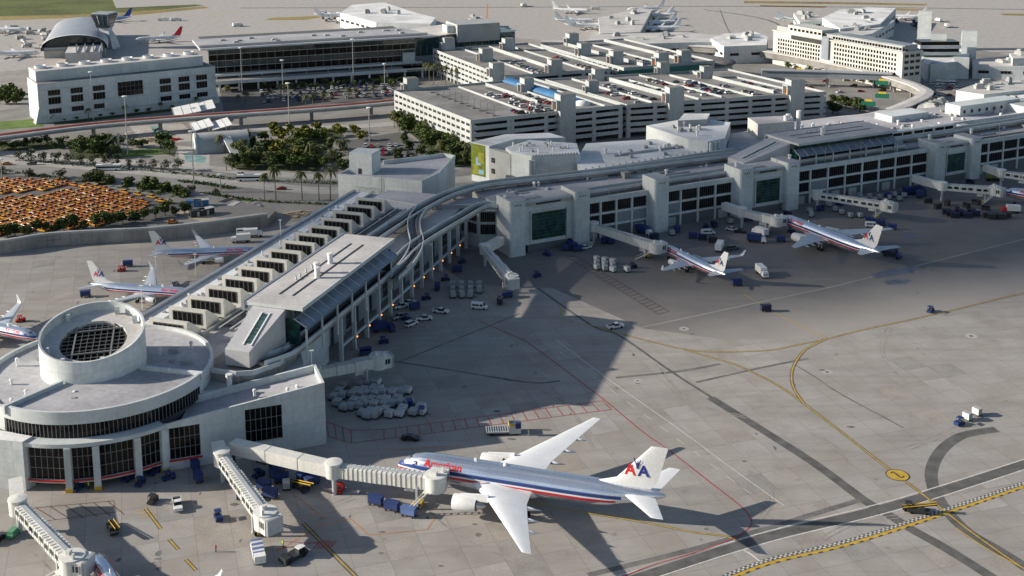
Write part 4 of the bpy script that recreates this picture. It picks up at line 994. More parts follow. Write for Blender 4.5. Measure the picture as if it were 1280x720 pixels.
for i in range(9): inst(pane_mesh(2.6, 1.7), 'window', hot, (HL * .13 + 2.4 + i * 4.0, .34, 26.6))
# lower terminal wing left of it and airside halls behind
def block(name, label, pts, z1, cat='building', mats=('white_wall', 'roof_white'), z0=.02):
    q = [A(u, v, z1) for u, v in pts]; c = sum(q, Vector()) / len(q)
    b = thing(name, label, cat, (c.x, c.y, 0)); MB().prism([(p.x - c.x, p.y - c.y) for p in q], z0, z1, 0, 1).build('wall', list(mats), b); return b, c
rb, c = block('terminal_wing', 'pale terminal wing with square service towers beside the hotel', [(1150, 68), (1168, 63), (1215, 60), (1208, 76), (1158, 80)], 12, 'terminal')
for u, v, z0, z1 in ((1171, 90, 0, 26), (1209, 87, 0, 27), (1200, 98, 0, 14), (1172, 102, 0, 12), (1154, 62, 0, 30)):
    p = A(u, v, 0) - Vector((c.x, c.y, 0)); inst(cached('svt', lambda: MB().box(-5, 5, -4, 4, .02, 1).mesh('service_tower', 'white_wall')), 'service_tower', rb, (p.x, p.y, 0), radians(-20), scale=(1, 1, z1))
for z in (13.5, 18): MB().box(-20, 8, -9, 6, z, z + 2.2).build('upper_floor', 'white_wall', rb)
for z in (15.8, 20.3): MB().box(-19, 7, -8, 5, z - .1, z + 2.4).build('window_band', 'glass_dark', rb)
for i, (nm, lab, pts, z) in enumerate((
    ('airside_hall', 'white airside hall with long low roof on the far apron beside grass', [(1028, 22), (1050, 12), (1085, 9), (1120, 10), (1100, 30), (1050, 36)], 14),
    ('airside_hall', 'pale boxy far concourse ending beyond the hotel roof', [(1030, 40), (1080, 24), (1105, 20), (1118, 26), (1090, 42), (1052, 48)], 12),
    ('airside_hall', 'small white hall with dark equipment stacked beside it on the far apron', [(992, 16), (1015, 15), (1030, 24), (1000, 28)], 10),
    ('airside_hall', 'stepped white far concourse with narrow strip windows on the bare apron', [(425, 16), (440, 6), (480, 3), (520, 16), (545, 22), (538, 30), (470, 28)], 13),
    ('airside_hall', 'small white cube plant room on the far apron edge', [(586, 22), (602, 20), (604, 27), (590, 29)], 9),
    ('airside_hall', 'long grey far concourse with square end pavilions', [(738, 43), (850, 40), (898, 44), (896, 52), (790, 55), (735, 54)], 11),
    ('airside_hall', 'white stepped terminal building behind the curved walkway', [(888, 48), (905, 42), (945, 40), (960, 46), (958, 56), (905, 58)], 13),
    ('airside_hall', 'low far pier crowded with parked airliners', [(748, 22), (800, 10), (815, 12), (800, 40), (750, 42)], 9),
    ('airside_hall', 'low pale warehouse with strip of dark doors right of the hotel', [(1215, 74), (1262, 70), (1300, 76), (1300, 84), (1216, 82)], 9),
    ('airside_hall', 'small white corner pavilion by the far apron road', [(1262, 66), (1300, 64), (1300, 72), (1266, 73)], 14),
    ('service_building', 'pale block with pitched end and dish mast near the concourse roof', [(1195, 113), (1225, 103), (1275, 100), (1285, 112), (1230, 118)], 13),
    ('service_building', 'white low plant house with round portholes beside the service yard', [(1222, 126), (1290, 116), (1300, 130), (1230, 142)], 11),
    ('service_building', 'grey flat service building beside the people-mover train', [(1150, 128), (1185, 126), (1190, 138), (1140, 145)], 8),
    )):
    b, c = block(nm, lab, pts, z, mats=('white_wall', 'roof_white' if i in (0, 3, 6, 11) else 'roof_light'))
    k = len(pts)
    for j in range(k):
        p = A(*pts[j], z); q = A(*pts[(j + 1) % k], z); d = q - p; L = d.length
        nrm = Vector((d.y, -d.x, 0)).normalized(); mid = (p + q) / 2
        if (mid - c).dot(nrm) < 0: nrm = -nrm
        if nrm.y > .35 or L < 12: continue
        an = atan2(-nrm.y, -nrm.x) - pi / 2
        for m_ in range(max(1, int(L / 11))):
            w_ = p.lerp(q, (m_ + .5) / max(1, int(L / 11))); window(b, (w_.x - c.x + nrm.x * .08, w_.y - c.y + nrm.y * .08, z * .45), an, 6.5, 1.8, 3, 1)
    for m_ in range(7):
        p = sum((A(*pts[rr.randrange(k)], z) * rr.random() for _ in range(1)), Vector()); t_ = rr.random(); p = A(*pts[rr.randrange(k)], z).lerp(Vector((c.x, c.y, z)), rr.uniform(.4, .9))
        inst(vent_mesh(1), 'roof_unit', b, (p.x - c.x, p.y - c.y, z), rr.uniform(0, 3), scale=(rr.uniform(2, 5), rr.uniform(2, 4), rr.uniform(1.5, 4)))
# ------------------------------------------------------------------ glass south terminal
G0 = A(262, 93, 9); G1 = A(520, 76, 9); d = G1 - G0; GL = d.length; ga = atan2(d.y, d.x)
gt = thing('glass_terminal', 'long glass fronted terminal with overhanging grey roof behind the car park', 'terminal', (G0.x, G0.y, 0), ga)
MB().box(0, GL, 1.2, 60, .02, 26).build('hall', 'dark_wall', gt)
MB().prism([(-6, -7), (GL + 14, -7), (GL + 2, 40), (-6, 40)], 26, 27, 0, 1).build('roof', ['fascia', 'roof_grey'], gt)
MB().box(-6, GL + 8, -2, -1, 27, 28.6).build('roof_rail', 'steel', gt)
nb = 26
for i in range(nb):
    x = GL * (i + .5) / nb
    for j in range(4):
        inst(pane_mesh(GL / nb - .25, 3.9, 'glass_blue' if j < 3 else 'glass_teal_dark'), 'pane', gt, (x, 1.1, 9.3 + j * 4.15)) if False else inst(cached(('gpane', j), lambda: MB().box(-(GL / nb - .25) / 2, (GL / nb - .25) / 2, -.05, .05, 0, 3.9).mesh('pane', 'glass_dark' if j in (0, 2) else 'glass_blue')), 'pane', gt, (x, 1.1, 9.3 + j * 4.15))
for j in range(5): MB().box(0, GL, .6, 1.0, 9.0 + j * 4.15, 9.3 + j * 4.15).build('floor_edge', 'steel', gt)
for i in range(0, nb + 1): inst(cached('gmul', lambda: MB().box(-.12, .12, .75, 1.15, 9.0, 26).mesh('mullion', 'mullion')), 'mullion', gt, (GL * i / nb, 0, 0))
MB().box(-2, GL + 4, -3, 1.0, 7.6, 9.0).build('canopy', 'fascia', gt)
MB().box(-2, GL + 30, -18, -3.2, 5.2, 6.2, 0).build('drop_off_deck', 'concrete', gt)
MB().box(-2, GL + 30, -18.3, -18.02, 5.0, 7.2).build('deck_parapet', 'fascia', gt)
for i in range(14): inst(cached('gcolm', lambda: MB().box(-.6, .6, -.6, .6, .02, 5.2).mesh('column', 'white_wall')), 'column', gt, (4 + i * (GL + 20) / 13, -17, 0))
for i in range(10): inst(cached('gcolm2', lambda: MB().lathe([(.3, 6.2), (.3, 7.6)], n=8).mesh('column', 'white_wall')), 'column', gt, (4 + i * GL / 9.5, -2.4, 0))
MB().box(GL * .93, GL * .99, -2.8, .5, 9.0, 15.5).build('lift_shaft', 'white_wall', gt)
for k in range(16): inst(vent_mesh(1), 'roof_unit', gt, (rr.uniform(0, GL), rr.uniform(0, 30), 27), 0, scale=(2.5, 2, 1))
# curved glazed hall at its right end
ch = thing('glazed_hall', 'glazed hall with sweeping curved grey roof at the end of the glass terminal', 'terminal', (G1.x, G1.y, 0), ga)
mb = MB(); n = 10; L2 = 66
low = []; 
for i in range(n + 1):
    x = -12 + (L2 + 12) * i / n; zt = 20.5 + 5.5 * sin(pi * .5 * min(1, i / n * 1.2)); low.append((x, zt))
fr_ = [(x, 6, z) for x, z in low]; bk_ = [(x, 46, z + 1) for x, z in low]
mb.add(fr_ + bk_ + [(p[0], p[1], p[2] + .6) for p in fr_] + [(p[0], p[1], p[2] + .6) for p in bk_],
       [(i, i + 1, n + 2 + i, n + 1 + i) for i in range(n)] + [(2 * n + 2 + i, 3 * n + 3 + i, 3 * n + 4 + i, 2 * n + 3 + i) for i in range(n)] + [(i, 2 * n + 2 + i, 2 * n + 3 + i, i + 1) for i in range(n)])
mb.build('roof', 'roof_light', ch)
MB().box(-10, L2, 8, 44, .02, 19).build('hall', 'grey_wall', ch)
for i in range(16):
    x = -8 + (L2 + 8) * (i + .5) / 16; zt = 20.5 + 5.5 * sin(pi * .5 * min(1, (x + 12) / (L2 + 12) * 1.2))
    inst(pane_mesh((L2 + 8) / 16 - .3, zt - 11, 'glass_teal'), 'pane', ch, (x, 7.9, 11))
MB().box(L2 - 34, L2 - 2, 4, 30, 19.5, 32).build('upper_box', 'grey_wall', ch)
MB().box(L2 - 2, L2 + 12, 10, 34, .02, 24).build('end_box', 'glass_teal', ch)
MB().box(L2 - 40, L2 - 30, 9, 20, 26, 31).build('roof_unit', 'white_wall', ch)
MB().box(-12, L2 + 20, -18.3, -3, 5.2, 6.2).build('drop_off_deck', 'concrete', ch)

# ------------------------------------------------------------------ white office block with tall windows
o0 = A(50, 155); o1 = A(271, 129); d = o1 - o0; OL = d.length; oa = atan2(d.y, d.x)
of = thing('utility_building', 'wide white utility building with paired dark windows and stepped roof', 'building', (o0.x, o0.y, 0), oa)
OH = 23.0
MB().box(0, OL, 0, 26, .02, OH, 0).build('wall', ['white_wall'], of)
MB().box(.6, OL - .6, .6, 25.4, OH, OH + .06).build('roof', ['roof_tar'], of)
MB().box(1, OL - 5, 7, 25, OH + .1, OH + 6).build('upper_tier', ['white_wall'], of)
MB().box(1.6, OL - 5.6, 7.6, 24.4, OH + 6, OH + 6.06).build('roof', ['roof_light'], of)
MB().box(.2, OL * .33, -.5, -.02, 8.8, 9.5).box(OL * .66, OL - .2, -.5, -.02, 8.8, 9.5).box(.2, OL - .2, -.6, -.02, 3.6, 4.3).box(.2, OL * .34, -.4, -.02, OH - 4, OH - 3.6).box(OL * .66, OL - .2, -.4, -.02, OH - 4, OH - 3.6).build('ledge', 'fascia', of)
MB().box(OL * .35, OL * .65, -.8, -.02, 4.4, 10.2).build('centre_panel', 'white_wall', of)
for k in (.085, .205, .325, .70, .81, .915):
    x = OL * k
    for z, h in ((15.6, 3.0), (10.6, 3.9), (5.2, 2.7)): window(of, (x, -.08, z), 0, 6.6, h, 4, 1)
window(of, (OL * .5, -.08, 11.0), 0, 14.5, 8.2, 6, 3, panes=True)
for k in range(8):
    o = inst(cached('cowl', lambda: MB().lathe([(3.1, 0), (3.3, 1.2), (3.3, 1.6), (2.9, 1.6), (2.7, .6)], n=18).mesh('cooling_fan', 'roof_white')), 'cooling_fan', of, (6 + k * (OL - 16) / 7, 18, OH + 6.06))
    inst(cached('cowl2', lambda: MB().lathe([(2.65, .5), (.1, .7)], n=16).mesh('fan_disc', 'dark_metal')), 'fan_disc', o)
for s_, z_ in ((-2.2, 5), (OL + 2.2, 5)):
    MB().add([(s_, 0, .02), (s_, 6, .02), (0 if s_ < 0 else OL, 6, .02), (0 if s_ < 0 else OL, 0, .02), (0 if s_ < 0 else OL, 0, 9), (0 if s_ < 0 else OL, 6, 9)], [(0, 1, 5, 4), (0, 4, 3), (1, 2, 5), (2, 3, 4, 5)]).build('buttress', 'white_wall', of)
# ------------------------------------------------------------------ far barrel-roofed concourse and ramp tower
bc = A(93, 58, 8); fa_ = A(104, 34, 8); d = fa_ - bc; bl = thing('barrel_concourse', 'far concourse with grey barrel vaulted roof', 'terminal', (bc.x, bc.y, 0), atan2(d.y, d.x)); BL = d.length
mb = MB(); R_ = []
for x in (-4, BL): R_.append([(x, 24 * cos(pi * i / 16), 6 + 11 * sin(pi * i / 16) ** .8) for i in range(17)])
mb.rings(R_, 0, True, False); mb.build('roof', 'steel_roof', bl, True)
MB().rings([[(-4.2, 24.6 * cos(pi * i / 16), 6 + 11.4 * sin(pi * i / 16) ** .8) for i in range(17)] + [(-4.2, 22.8 * cos(pi * i / 16), 6 + 10.2 * sin(pi * i / 16) ** .8) for i in range(16, -1, -1)], [(-1, 24.6 * cos(pi * i / 16), 6 + 11.4 * sin(pi * i / 16) ** .8) for i in range(17)] + [(-1, 22.8 * cos(pi * i / 16), 6 + 10.2 * sin(pi * i / 16) ** .8) for i in range(16, -1, -1)]], 0, True, False).build('gable_arch', 'white_paint', bl)
MB().box(-2, BL, -22, 22, .02, 8).build('hall', 'grey_wall', bl)
MB().rings([[(2, 22 * cos(pi * i / 12), 6 + 9.8 * sin(pi * i / 12) ** .8) for i in range(13)], [(3, 22 * cos(pi * i / 12), 6 + 9.8 * sin(pi * i / 12) ** .8) for i in range(13)]]).build('gable_glass', 'glass_blue', bl)
MB().box(-40, -2, -20, 4, .02, 9).build('low_hall', 'roof_light', bl)
for k in range(4): MB().bar((-4, -20 + k * 6, 10.5), (-40, -22 + k * 6, 9.6), 1, .8).build('roof_rib', 'steel', bl)
tb = A(133, 60, 0); tw = thing('ramp_tower', 'ramp control tower with flared dark glass cab', 'tower', (tb.x, tb.y, 0), radians(-12))
MB().rings([[(x * a, y * a, z) for x, y in ((-9, -6), (9, -6), (9, 6), (-9, 6))] for a, z in ((1.0, .02), (.75, 9), (.5, 14), (.42, 17))]).build('shaft', 'steel_roof', tw)
MB().add([(-9.05, -6.2, .02), (-4.2, -2.6, 17), (-4.2, 2.6, 17), (-9.4, 6.2, .02), (-9.9, 0, .02)], [(0, 1, 2, 3), (0, 4, 3)]).build('shaft_edge', 'white_paint', tw)
MB().rings([[(x * a, y * a, z) for x, y in ((-8, -7), (8, -7), (8, 7), (-8, 7))] for a, z in ((.62, 17), (.72, 20), (1.0, 27), (.9, 28))]).build('cab', 'glass_blue', tw)
MB().box(-7.4, 7.4, -6.5, 6.5, 28, 29).build('cab_roof', 'steel_roof', tw)
for k in range(4): MB().bar((-5.4 + k * 3.6, -5.1, 20), (-7.4 + k * 4.9, -7.05, 27), .35, .3).build('cab_mullion', 'steel', tw)
# ------------------------------------------------------------------ apron retaining wall and landside roads
wp = smooth_path([A(*p) for p in ((-60, 322), (0, 318), (60, 308.5), (130, 304), (190, 301), (255, 294), (335, 283))], 5)
rw = thing('retaining_wall', 'long stained concrete retaining wall between the apron and taxi lot', 'wall', (wp[0].x, wp[0].y, 0))
loc = [p - wp[0] for p in wp]
sweep(loc, [(0, .02), (0, 4.6), (1.0, 4.6), (1.0, .02)]).build('wall', 'concrete', rw)
sweep(loc, [(-.2, 4.61), (-.2, 5.4), (1.2, 5.4), (1.2, 4.61)]).build('coping', 'grey_wall', rw)
# raised ground behind the wall
rz = [p + Vector((0, 1.2, 0)) for p in wp]
mb = MB()
terr = [(p.x, p.y) for p in offset_path(wp, 1.1)] + [A2(345, 262, 3), A2(300, 250, 3), A2(240, 238, 3), A2(100, 210, 3), A2(-80, 206, 3)]
mb.prism(terr, .012, 2.6, 0, 0); mb.build('taxi_terrace', 'road', None, kind='structure')
ZT = 2.6
def zline(px, w, z, nm, mt): return ribbon(smooth_path([A(*p, z) for p in px], 6), w, z, nm, mt)
sheet([A(*p, ZT) for p in ((-60, 216), (85, 222), (150, 238), (235, 258), (232, 266), (150, 292), (-60, 312))], ZT + .004, 'taxi_lot', 'asphalt')
zline([(-60, 300), (60, 297), (190, 286), (330, 268)], 5, ZT + .008, 'service_lane', 'pavement')
zline([(225, 262), (280, 278), (330, 270)], 7, ZT + .006, 'yard', 'sand')
# carriageways
zline([(-60, 196), (0, 200), (120, 209), (240, 221), (330, 232), (430, 238), (600, 222)], 11, .030, 'carriageway', 'pavement')
zline([(-60, 186), (0, 191), (120, 200), (240, 209), (330, 216), (430, 221), (600, 205)], 9, .024, 'carriageway', 'pavement')
for off, pts in ((0, [(-60, 196), (0, 200), (120, 209), (240, 221), (330, 232), (430, 238), (600, 222)]),): zline(pts, .3, .036, 'lane_line', 'line_white')
zline([(-60, 206), (0, 209), (120, 221), (240, 240), (330, 254), (430, 262)], 6, .028, 'carriageway', 'road')
zline([(240, 152), (330, 160), (440, 158), (520, 152)], 10, .020, 'carriageway', 'pavement')
sheet([A(*p) for p in ((430, 176), (500, 165), (545, 190), (520, 214), (440, 208))], .032, 'car_park', 'asphalt')
sheet([A(*p) for p in ((275, 112), (500, 102), (490, 124), (420, 132), (280, 142))], .016, 'car_park', 'asphalt')
sheet([A(*p) for p in ((162, 158), (228, 154), (250, 176), (180, 180))], .024, 'plaza', 'pale_concrete')
sheet([A(*p) for p in ((222, 182), (262, 186), (262, 210), (225, 207))], .030, 'plaza', 'pale_concrete')
sheet([A(*p) for p in ((230, 192), (258, 196), (256, 204), (232, 202))], .036, 'pool', 'pool')
sheet([A(*p) for p in ((188, 158), (200, 157), (206, 166), (192, 168))], .030, 'pool', 'pool')
sheet([A(*p) for p in ((300, 190), (360, 184), (362, 192), (305, 200))], .030, 'pool', 'pool')
for q in (((140, 190), (205, 184), (215, 192), (150, 197)), ((0, 152), (50, 148), (55, 158), (0, 162)), ((255, 240), (320, 250), (315, 253), (255, 244))): sheet([A(*p) for p in q], .040, 'lawn', 'lawn')
for c_, rx in (((167, 166), 4), ((183, 165), 4.5)):
    p = A(*c_); ribbon([(p.x + rx * cos(2 * pi * i / 20), p.y + rx * 1.4 * sin(2 * pi * i / 20), 0) for i in range(21)], .8, .030, 'plaza_ring', 'line_white')
sheet([A(*p) for p in ((165, 172), (215, 168), (225, 178), (175, 182))], .028, 'construction_ground', 'sand')
for q in (((292, 196), (330, 186), (352, 176), (372, 164), (420, 160), (430, 170), (395, 184), (410, 200), (398, 214), (300, 213), (280, 204)), ((84, 180), (140, 178), (150, 196), (90, 200)), ((492, 148), (505, 146), (592, 196), (590, 208), (555, 210), (540, 190)), ((0, 178), (80, 178), (82, 186), (0, 189)), ((66, 151), (262, 129), (266, 133), (68, 157)), ((200, 178), (222, 184), (218, 196), (200, 190))): sheet([A(*p) for p in q], .044, 'planting_bed', 'planting')
# elevated approach road with red barrier
ep_ = smooth_path([A(*p, 6.5) for p in ((-70, 180), (0, 171), (100, 158.5), (200, 149.5), (320, 141), (420, 134), (495, 127))], 6)
er = thing('elevated_road', 'elevated approach road with a red barrier along its edge', 'road bridge', (ep_[0].x, ep_[0].y, 0)); loc = [p - Vector((ep_[0].x, ep_[0].y, 0)) for p in ep_]
sweep(loc, [(-4.5, -1.2), (-4.5, 0), (4.5, 0), (4.5, -1.2)]).build('deck', 'concrete', er)
for sd in (-1, 1): sweep(loc, [(sd * 4.5 - .15, .003), (sd * 4.5 - .15, .9), (sd * 4.5 + .15, .9), (sd * 4.5 + .15, .003)]).build('parapet', 'fascia', er)
sweep(loc, [(3.4, .004), (3.4, .8), (3.65, .8), (3.65, .004)]).build('red_barrier', 'red_barrier', er)
for i in range(3, len(loc), 5): inst(cached('ercol', lambda: MB().box(-.9, .9, -.7, .7, .02, 5.3).mesh('pier', 'concrete')), 'pier', er, (loc[i].x, loc[i].y, 0))
# plaza buildings: half-barrel hall, white tilted canopies, stair ramp
p = A(278, 186); hb = thing('barrel_hall', 'grey half barrel hall beside the plaza', 'building', (p.x, p.y, 0), radians(20))
MB().rings([[(x, 8 * cos(pi * i / 14), 9 * sin(pi * i / 14)) for i in range(15)] for x in (-13, 13)]).build('shell', 'grey_wall', hb, True)
MB().rings([[(x, 8.3 * cos(pi * i / 14), 9.3 * sin(pi * i / 14)) for i in range(15)] for x in (-14, -13.02)]).build('front_arch', 'white_wall', hb)
p = A(290, 194); sr = thing('ramp_stair', 'white covered stair ramp leaning beside the half barrel hall', 'stair', (p.x, p.y, 0), radians(-62))
MB().add([(-9, -2, 7), (-9, 2, 7), (9, 2, .3), (9, -2, .3), (-9, -2, 7.8), (-9, 2, 7.8), (9, 2, 1.1), (9, -2, 1.1)], [(3, 2, 1, 0), (4, 5, 6, 7), (0, 1, 5, 4), (1, 2, 6, 5), (2, 3, 7, 6), (3, 0, 4, 7)]).build('ramp', 'white_wall', sr)
MB().box(-9, -8, -2, 2, .02, 6.9).build('support', 'concrete', sr)
for i, (u, v, rz_, ll) in enumerate(((234, 139, 20, 'white tilted canopy beside the utility building, its lower half'), (252, 135, 20, 'large white folded canopy at the corner of the utility building'), (253, 158, 25, 'small white canopy beside the plaza hall'), (276, 157, 25, 'peaked white canopy over the plaza hall'))):
    p = A(u, v, 5); cn = thing('canopy', ll, 'canopy', (p.x, p.y, 0), radians(rz_))
    s_ = 1 if i < 2 else .7
    MB().add([(-8 * s_, -9 * s_, 4), (7 * s_, -9 * s_, 6), (7 * s_, 9 * s_, 7.5), (-8 * s_, 9 * s_, 5.5), (-8 * s_, -9 * s_, 4.4), (7 * s_, -9 * s_, 6.4), (7 * s_, 9 * s_, 7.9), (-8 * s_, 9 * s_, 5.9)], [(3, 2, 1, 0), (4, 5, 6, 7), (0, 1, 5, 4), (1, 2, 6, 5), (2, 3, 7, 6), (3, 0, 4, 7)]).build('sheet', 'white_paint', cn)
    for k in range(4): MB().bar(((-8 + 5 * k) * s_, -9 * s_, 4.5 + .62 * k), ((-8 + 5 * k) * s_, 9 * s_, 6.0 + .62 * k), .25, .2).build('rib', 'grey_wall', cn)
    for x, y, z in ((-7, -8, 3.9), (6, -8, 5.6), (6, 8, 7), (-7, 8, 5.3)): MB().box(x * s_ - .15, x * s_ + .15, y * s_ - .15, y * s_ + .15, .02, z).build('post', 'steel', cn)
p = A(149, 193); tp = thing('frame_sculpture', 'tall triangular steel frame on white posts in the plaza', 'frame', (p.x, p.y, 0))
MB().bar((0, 0, 0.02), (0, 0, 11), .8, .8).bar((0, 0, 11), (-12, -3, 1), .35, .35).bar((0, 0, 11), (6, 2, 6), .35, .35).build('frame', 'steel', tp)
# ------------------------------------------------------------------ tall lamp masts
def mast(u, v, ut, vt, i):
    p = A(u, v); 
    # height from the photograph's base and top
    h = 25.0
    for k in range(60):
        zz = 8 + k * .5
        q = Vector((p.x, p.y, zz)) - Vector((0, 0, CAMH)); yy = PPY - FPX * q.dot(CU) / q.dot(_fw)
        if yy <= vt: h = zz; break
    else: h = 34
    m_ = thing('lamp_mast', 'tall steel floodlight mast with round lamp head beside the terminal roads', 'lamp', (p.x, p.y, 0), 0, 'floodlight masts along the landside roads')
    MB().tube([(0, 0, .02), (0, 0, h * .5), (0, 0, h)], [.34, .26, .17], 8).build('pole', 'steel', m_)
    MB().lathe([(.1, h - .4), (1.3, h - .1), (1.3, h + .25), (.2, h + .5)], n=12).build('lamp_head', 'white_paint', m_)
for i, q in enumerate(((243, 241, 240, 165), (160, 192, 155.5, 121), (117, 150, 114, 91), (303, 118, 301, 60), (442, 106, 439, 50), (354, 118, 352, 76), (362, 165, 361, 105), (462, 178, 461, 135), (481, 108, 480, 80), (276, 240, 275, 222), (3, 228, 1, 200))): mast(*q, i)
# lamp columns on pier, concourse and garages
for i, (u, v, z0, h) in enumerate(((178, 386, 14, 7), (196, 352, 0, 9), (245, 345, 0, 8), (351, 296, 14, 6), (390, 466, 12.5, 6))):
    p = A(u, v, z0); lp = thing('lamp_post', 'slim white lamp post along the pier roof and stands', 'lamp', (p.x, p.y, z0), 0, 'lamp posts on the pier'); MB().tube([(0, 0, 0), (0, 0, h)], .13, 6).build('pole', 'white_paint', lp); MB().box(-.6, .6, -.25, .25, h, h + .25).build('lamp_head', 'white_paint', lp)
# overhead road signs
for i, (u, v) in enumerate(((1103, 105), (1103, 122), (1086, 132), (1000, 90))):
    p = A(u, v + 10); sg = thing('overhead_sign', 'green and yellow overhead direction sign spanning the terminal road', 'sign', (p.x, p.y, 0), radians(-20), 'overhead signs on the terminal roads')
    MB().box(-6, -5.7, -.15, .15, .02, 7).box(5.7, 6, -.15, .15, .02, 7).build('post', 'steel', sg); MB().box(-4.5, 3.5, -.3, -.18, 4.6, 7.2).build('panel', 'sign_green', sg); MB().box(-2.5, 1.5, -.3, -.18, 7.22, 8.4).build('top_panel', 'sign_yellow', sg)

# ------------------------------------------------------------------ trees
def leaf_cloud(mb, rnd, centres, n, sz, mi=0):
    for cx, cy, cz, rx, rz_ in centres:
        for _ in range(n):
            while True:
                a = [rnd.uniform(-1, 1) for _ in range(3)]
                q = sum(t * t for t in a)
                if .25 < q < 1: break
            x, y, z = cx + a[0] * rx, cy + a[1] * rx, cz + a[2] * rz_
            u = Vector((rnd.uniform(-1, 1), rnd.uniform(-1, 1), rnd.uniform(-.5, .5))).normalized(); w_ = u.cross(Vector((rnd.uniform(-1, 1), rnd.uniform(-1, 1), rnd.uniform(.3, 1)))).normalized()
            s_ = sz * rnd.uniform(.6, 1.3); c = Vector((x, y, z))
            mb.add([c - u * s_, c - w_ * s_ * .6, c + u * s_, c + w_ * s_ * .6], [(0, 1, 2, 3)], mi)
def broad_tree(seed, H, R, n=60, sz=.72):
    rnd = random.Random(seed); tr = MB(); tr.tube([(0, 0, 0.02), (rnd.uniform(-.2, .2), rnd.uniform(-.2, .2), H * .35), (0, 0, H * .7)], [H * .035, H * .026, H * .01], 6)
    cs = []
    for k in range(9):
        a = rnd.uniform(0, 2 * pi); r = R * rnd.uniform(.1, .65); z = H * rnd.uniform(.32, .86)
        cs.append((r * cos(a), r * sin(a), z, R * rnd.uniform(.38, .62), H * rnd.uniform(.13, .22)))
        tr.tube([(0, 0, H * .4), (r * cos(a) * .9, r * sin(a) * .9, z)], [H * .014, H * .006], 4)
    cr = MB(); leaf_cloud(cr, rnd, cs, n, sz); return tr, cr
def palm_tree(seed, H, nf=20, fl=2.6):
    rnd = random.Random(seed); tr = MB(); b = rnd.uniform(-.3, .3); tr.tube([(0, 0, .02), (b * .5, 0, H * .5), (b, 0, H)], [.3, .2, .16], 6)
    cr = MB()
    for k in range(nf):
        a = 2 * pi * k / nf * 2.4 + rnd.uniform(-.2, .2); up = rnd.uniform(-.35, 1.05); L = fl * rnd.uniform(.8, 1.15)
        d = Vector((cos(a), sin(a), 0)); sd = Vector((-sin(a), cos(a), 0)); pts = []
        for j in range(5):
            t = j / 4; pts.append(Vector((b, 0, H)) + d * (L * t * (.75 + .25 * cos(up))) + Vector((0, 0, L * (up * t - 1.15 * t * t))))
        for j in range(4):
            w0 = .42 * (1 - abs(j / 4 - .35)); w1 = .42 * (1 - abs((j + 1) / 4 - .35)) if j < 3 else .04
            cr.add([pts[j] - sd * w0 - Vector((0, 0, w0 * .5)), pts[j + 1] - sd * w1 - Vector((0, 0, w1 * .5)), pts[j + 1], pts[j]], [(0, 1, 2, 3)])
            cr.add([pts[j] + sd * w0 - Vector((0, 0, w0 * .5)), pts[j], pts[j + 1], pts[j + 1] + sd * w1 - Vector((0, 0, w1 * .5))], [(0, 1, 2, 3)])
    return tr, cr
TREES = {}
def treedef(key, pair, tm, lm): TREES[key] = (pair[0].mesh('trunk', tm), pair[1].mesh('crown', lm))
for k in range(3):
    treedef(('dark', k), broad_tree(10 + k, 8.5, 4.6), 'trunk', 'leaf_dark'); treedef(('mid', k), broad_tree(20 + k, 7.5, 4.0), 'trunk', 'leaf_mid')
    treedef(('yellow', k), broad_tree(30 + k, 6.5, 3.8), 'trunk', 'leaf_yellow'); treedef(('street', k), broad_tree(40 + k, 5.4, 2.7, 34, .4), 'trunk', 'leaf_grey')
    treedef(('palm', k), palm_tree(50 + k, 7.5, 26, 3.2), 'palm_trunk', 'leaf_palm'); treedef(('tall_palm', k), palm_tree(60 + k, 12.5, 28, 3.0), 'palm_trunk', 'leaf_palm')
    treedef(('bush', k), broad_tree(70 + k, 3.6, 2.6, 34, .4), 'trunk', 'leaf_dark')
tr_rnd = random.Random(77)
def plant(kind, u, v, label, group, z=0., sc=1., cat='tree', name=None):
    p = A(u, v, z); k = tr_rnd.randrange(3); tm, cm = TREES[(kind, k)]
    nm = name or {'palm': 'palm_tree', 'tall_palm': 'palm_tree', 'bush': 'shrub'}.get(kind, 'leafy_tree')
    t = thing(nm, label, cat, (p.x, p.y, z), tr_rnd.uniform(0, 6.28), group); s_ = sc * tr_rnd.uniform(.82, 1.2); t.scale = (s_, s_, s_ * tr_rnd.uniform(.9, 1.12))
    inst(tm, 'trunk', t); inst(cm, 'crown', t)
L_street = ('small round grey green street tree beside the landside carriageway', 'street trees along the carriageway')
for i in range(14): plant('street', 24 + i * 15.3, 201.5 + i * .95 - (i * .06) ** 2, *L_street)
for i in range(9): plant('street', 8 + i * 33 + tr_rnd.uniform(-4, 4), 224 + i * 3.0, 'grey green tree standing in the hedge above the taxi lot', 'trees in the taxi lot hedge', sc=1.05)
for i in range(26): plant('bush', 4 + i * 9.2, 220 + i * 1.35 + tr_rnd.uniform(-1, 1), 'dark clipped shrub in the hedge above the taxi lot', 'hedge shrubs above the taxi lot', cat='shrub', sc=.9)
for u, v in ((118, 232), (127, 233), (138, 236), (160, 239), (195, 243), (208, 246), (222, 249), (232, 251), (180, 241)): plant('mid', u, v, 'tall dark leafy tree rising from the taxi lot hedge', 'tall trees in the taxi lot hedge', sc=.85)
for i in range(20):
    u = -4 + i * 12.3 + tr_rnd.uniform(-3, 3); plant('dark' if i % 3 else 'mid', u, 297 - i * .9 - (i / 19) ** 2 * 14 + tr_rnd.uniform(-1.5, 1.5), 'dark green tree between the taxi lot and the retaining wall', 'trees along the retaining wall', ZT, .62)
for i in range(22): plant('bush', i * 8.6 + tr_rnd.uniform(-2, 2), 184 + tr_rnd.uniform(-4, 3), 'dark shrub in the planting below the elevated road', 'shrubs below the elevated road', cat='shrub', sc=1.2)
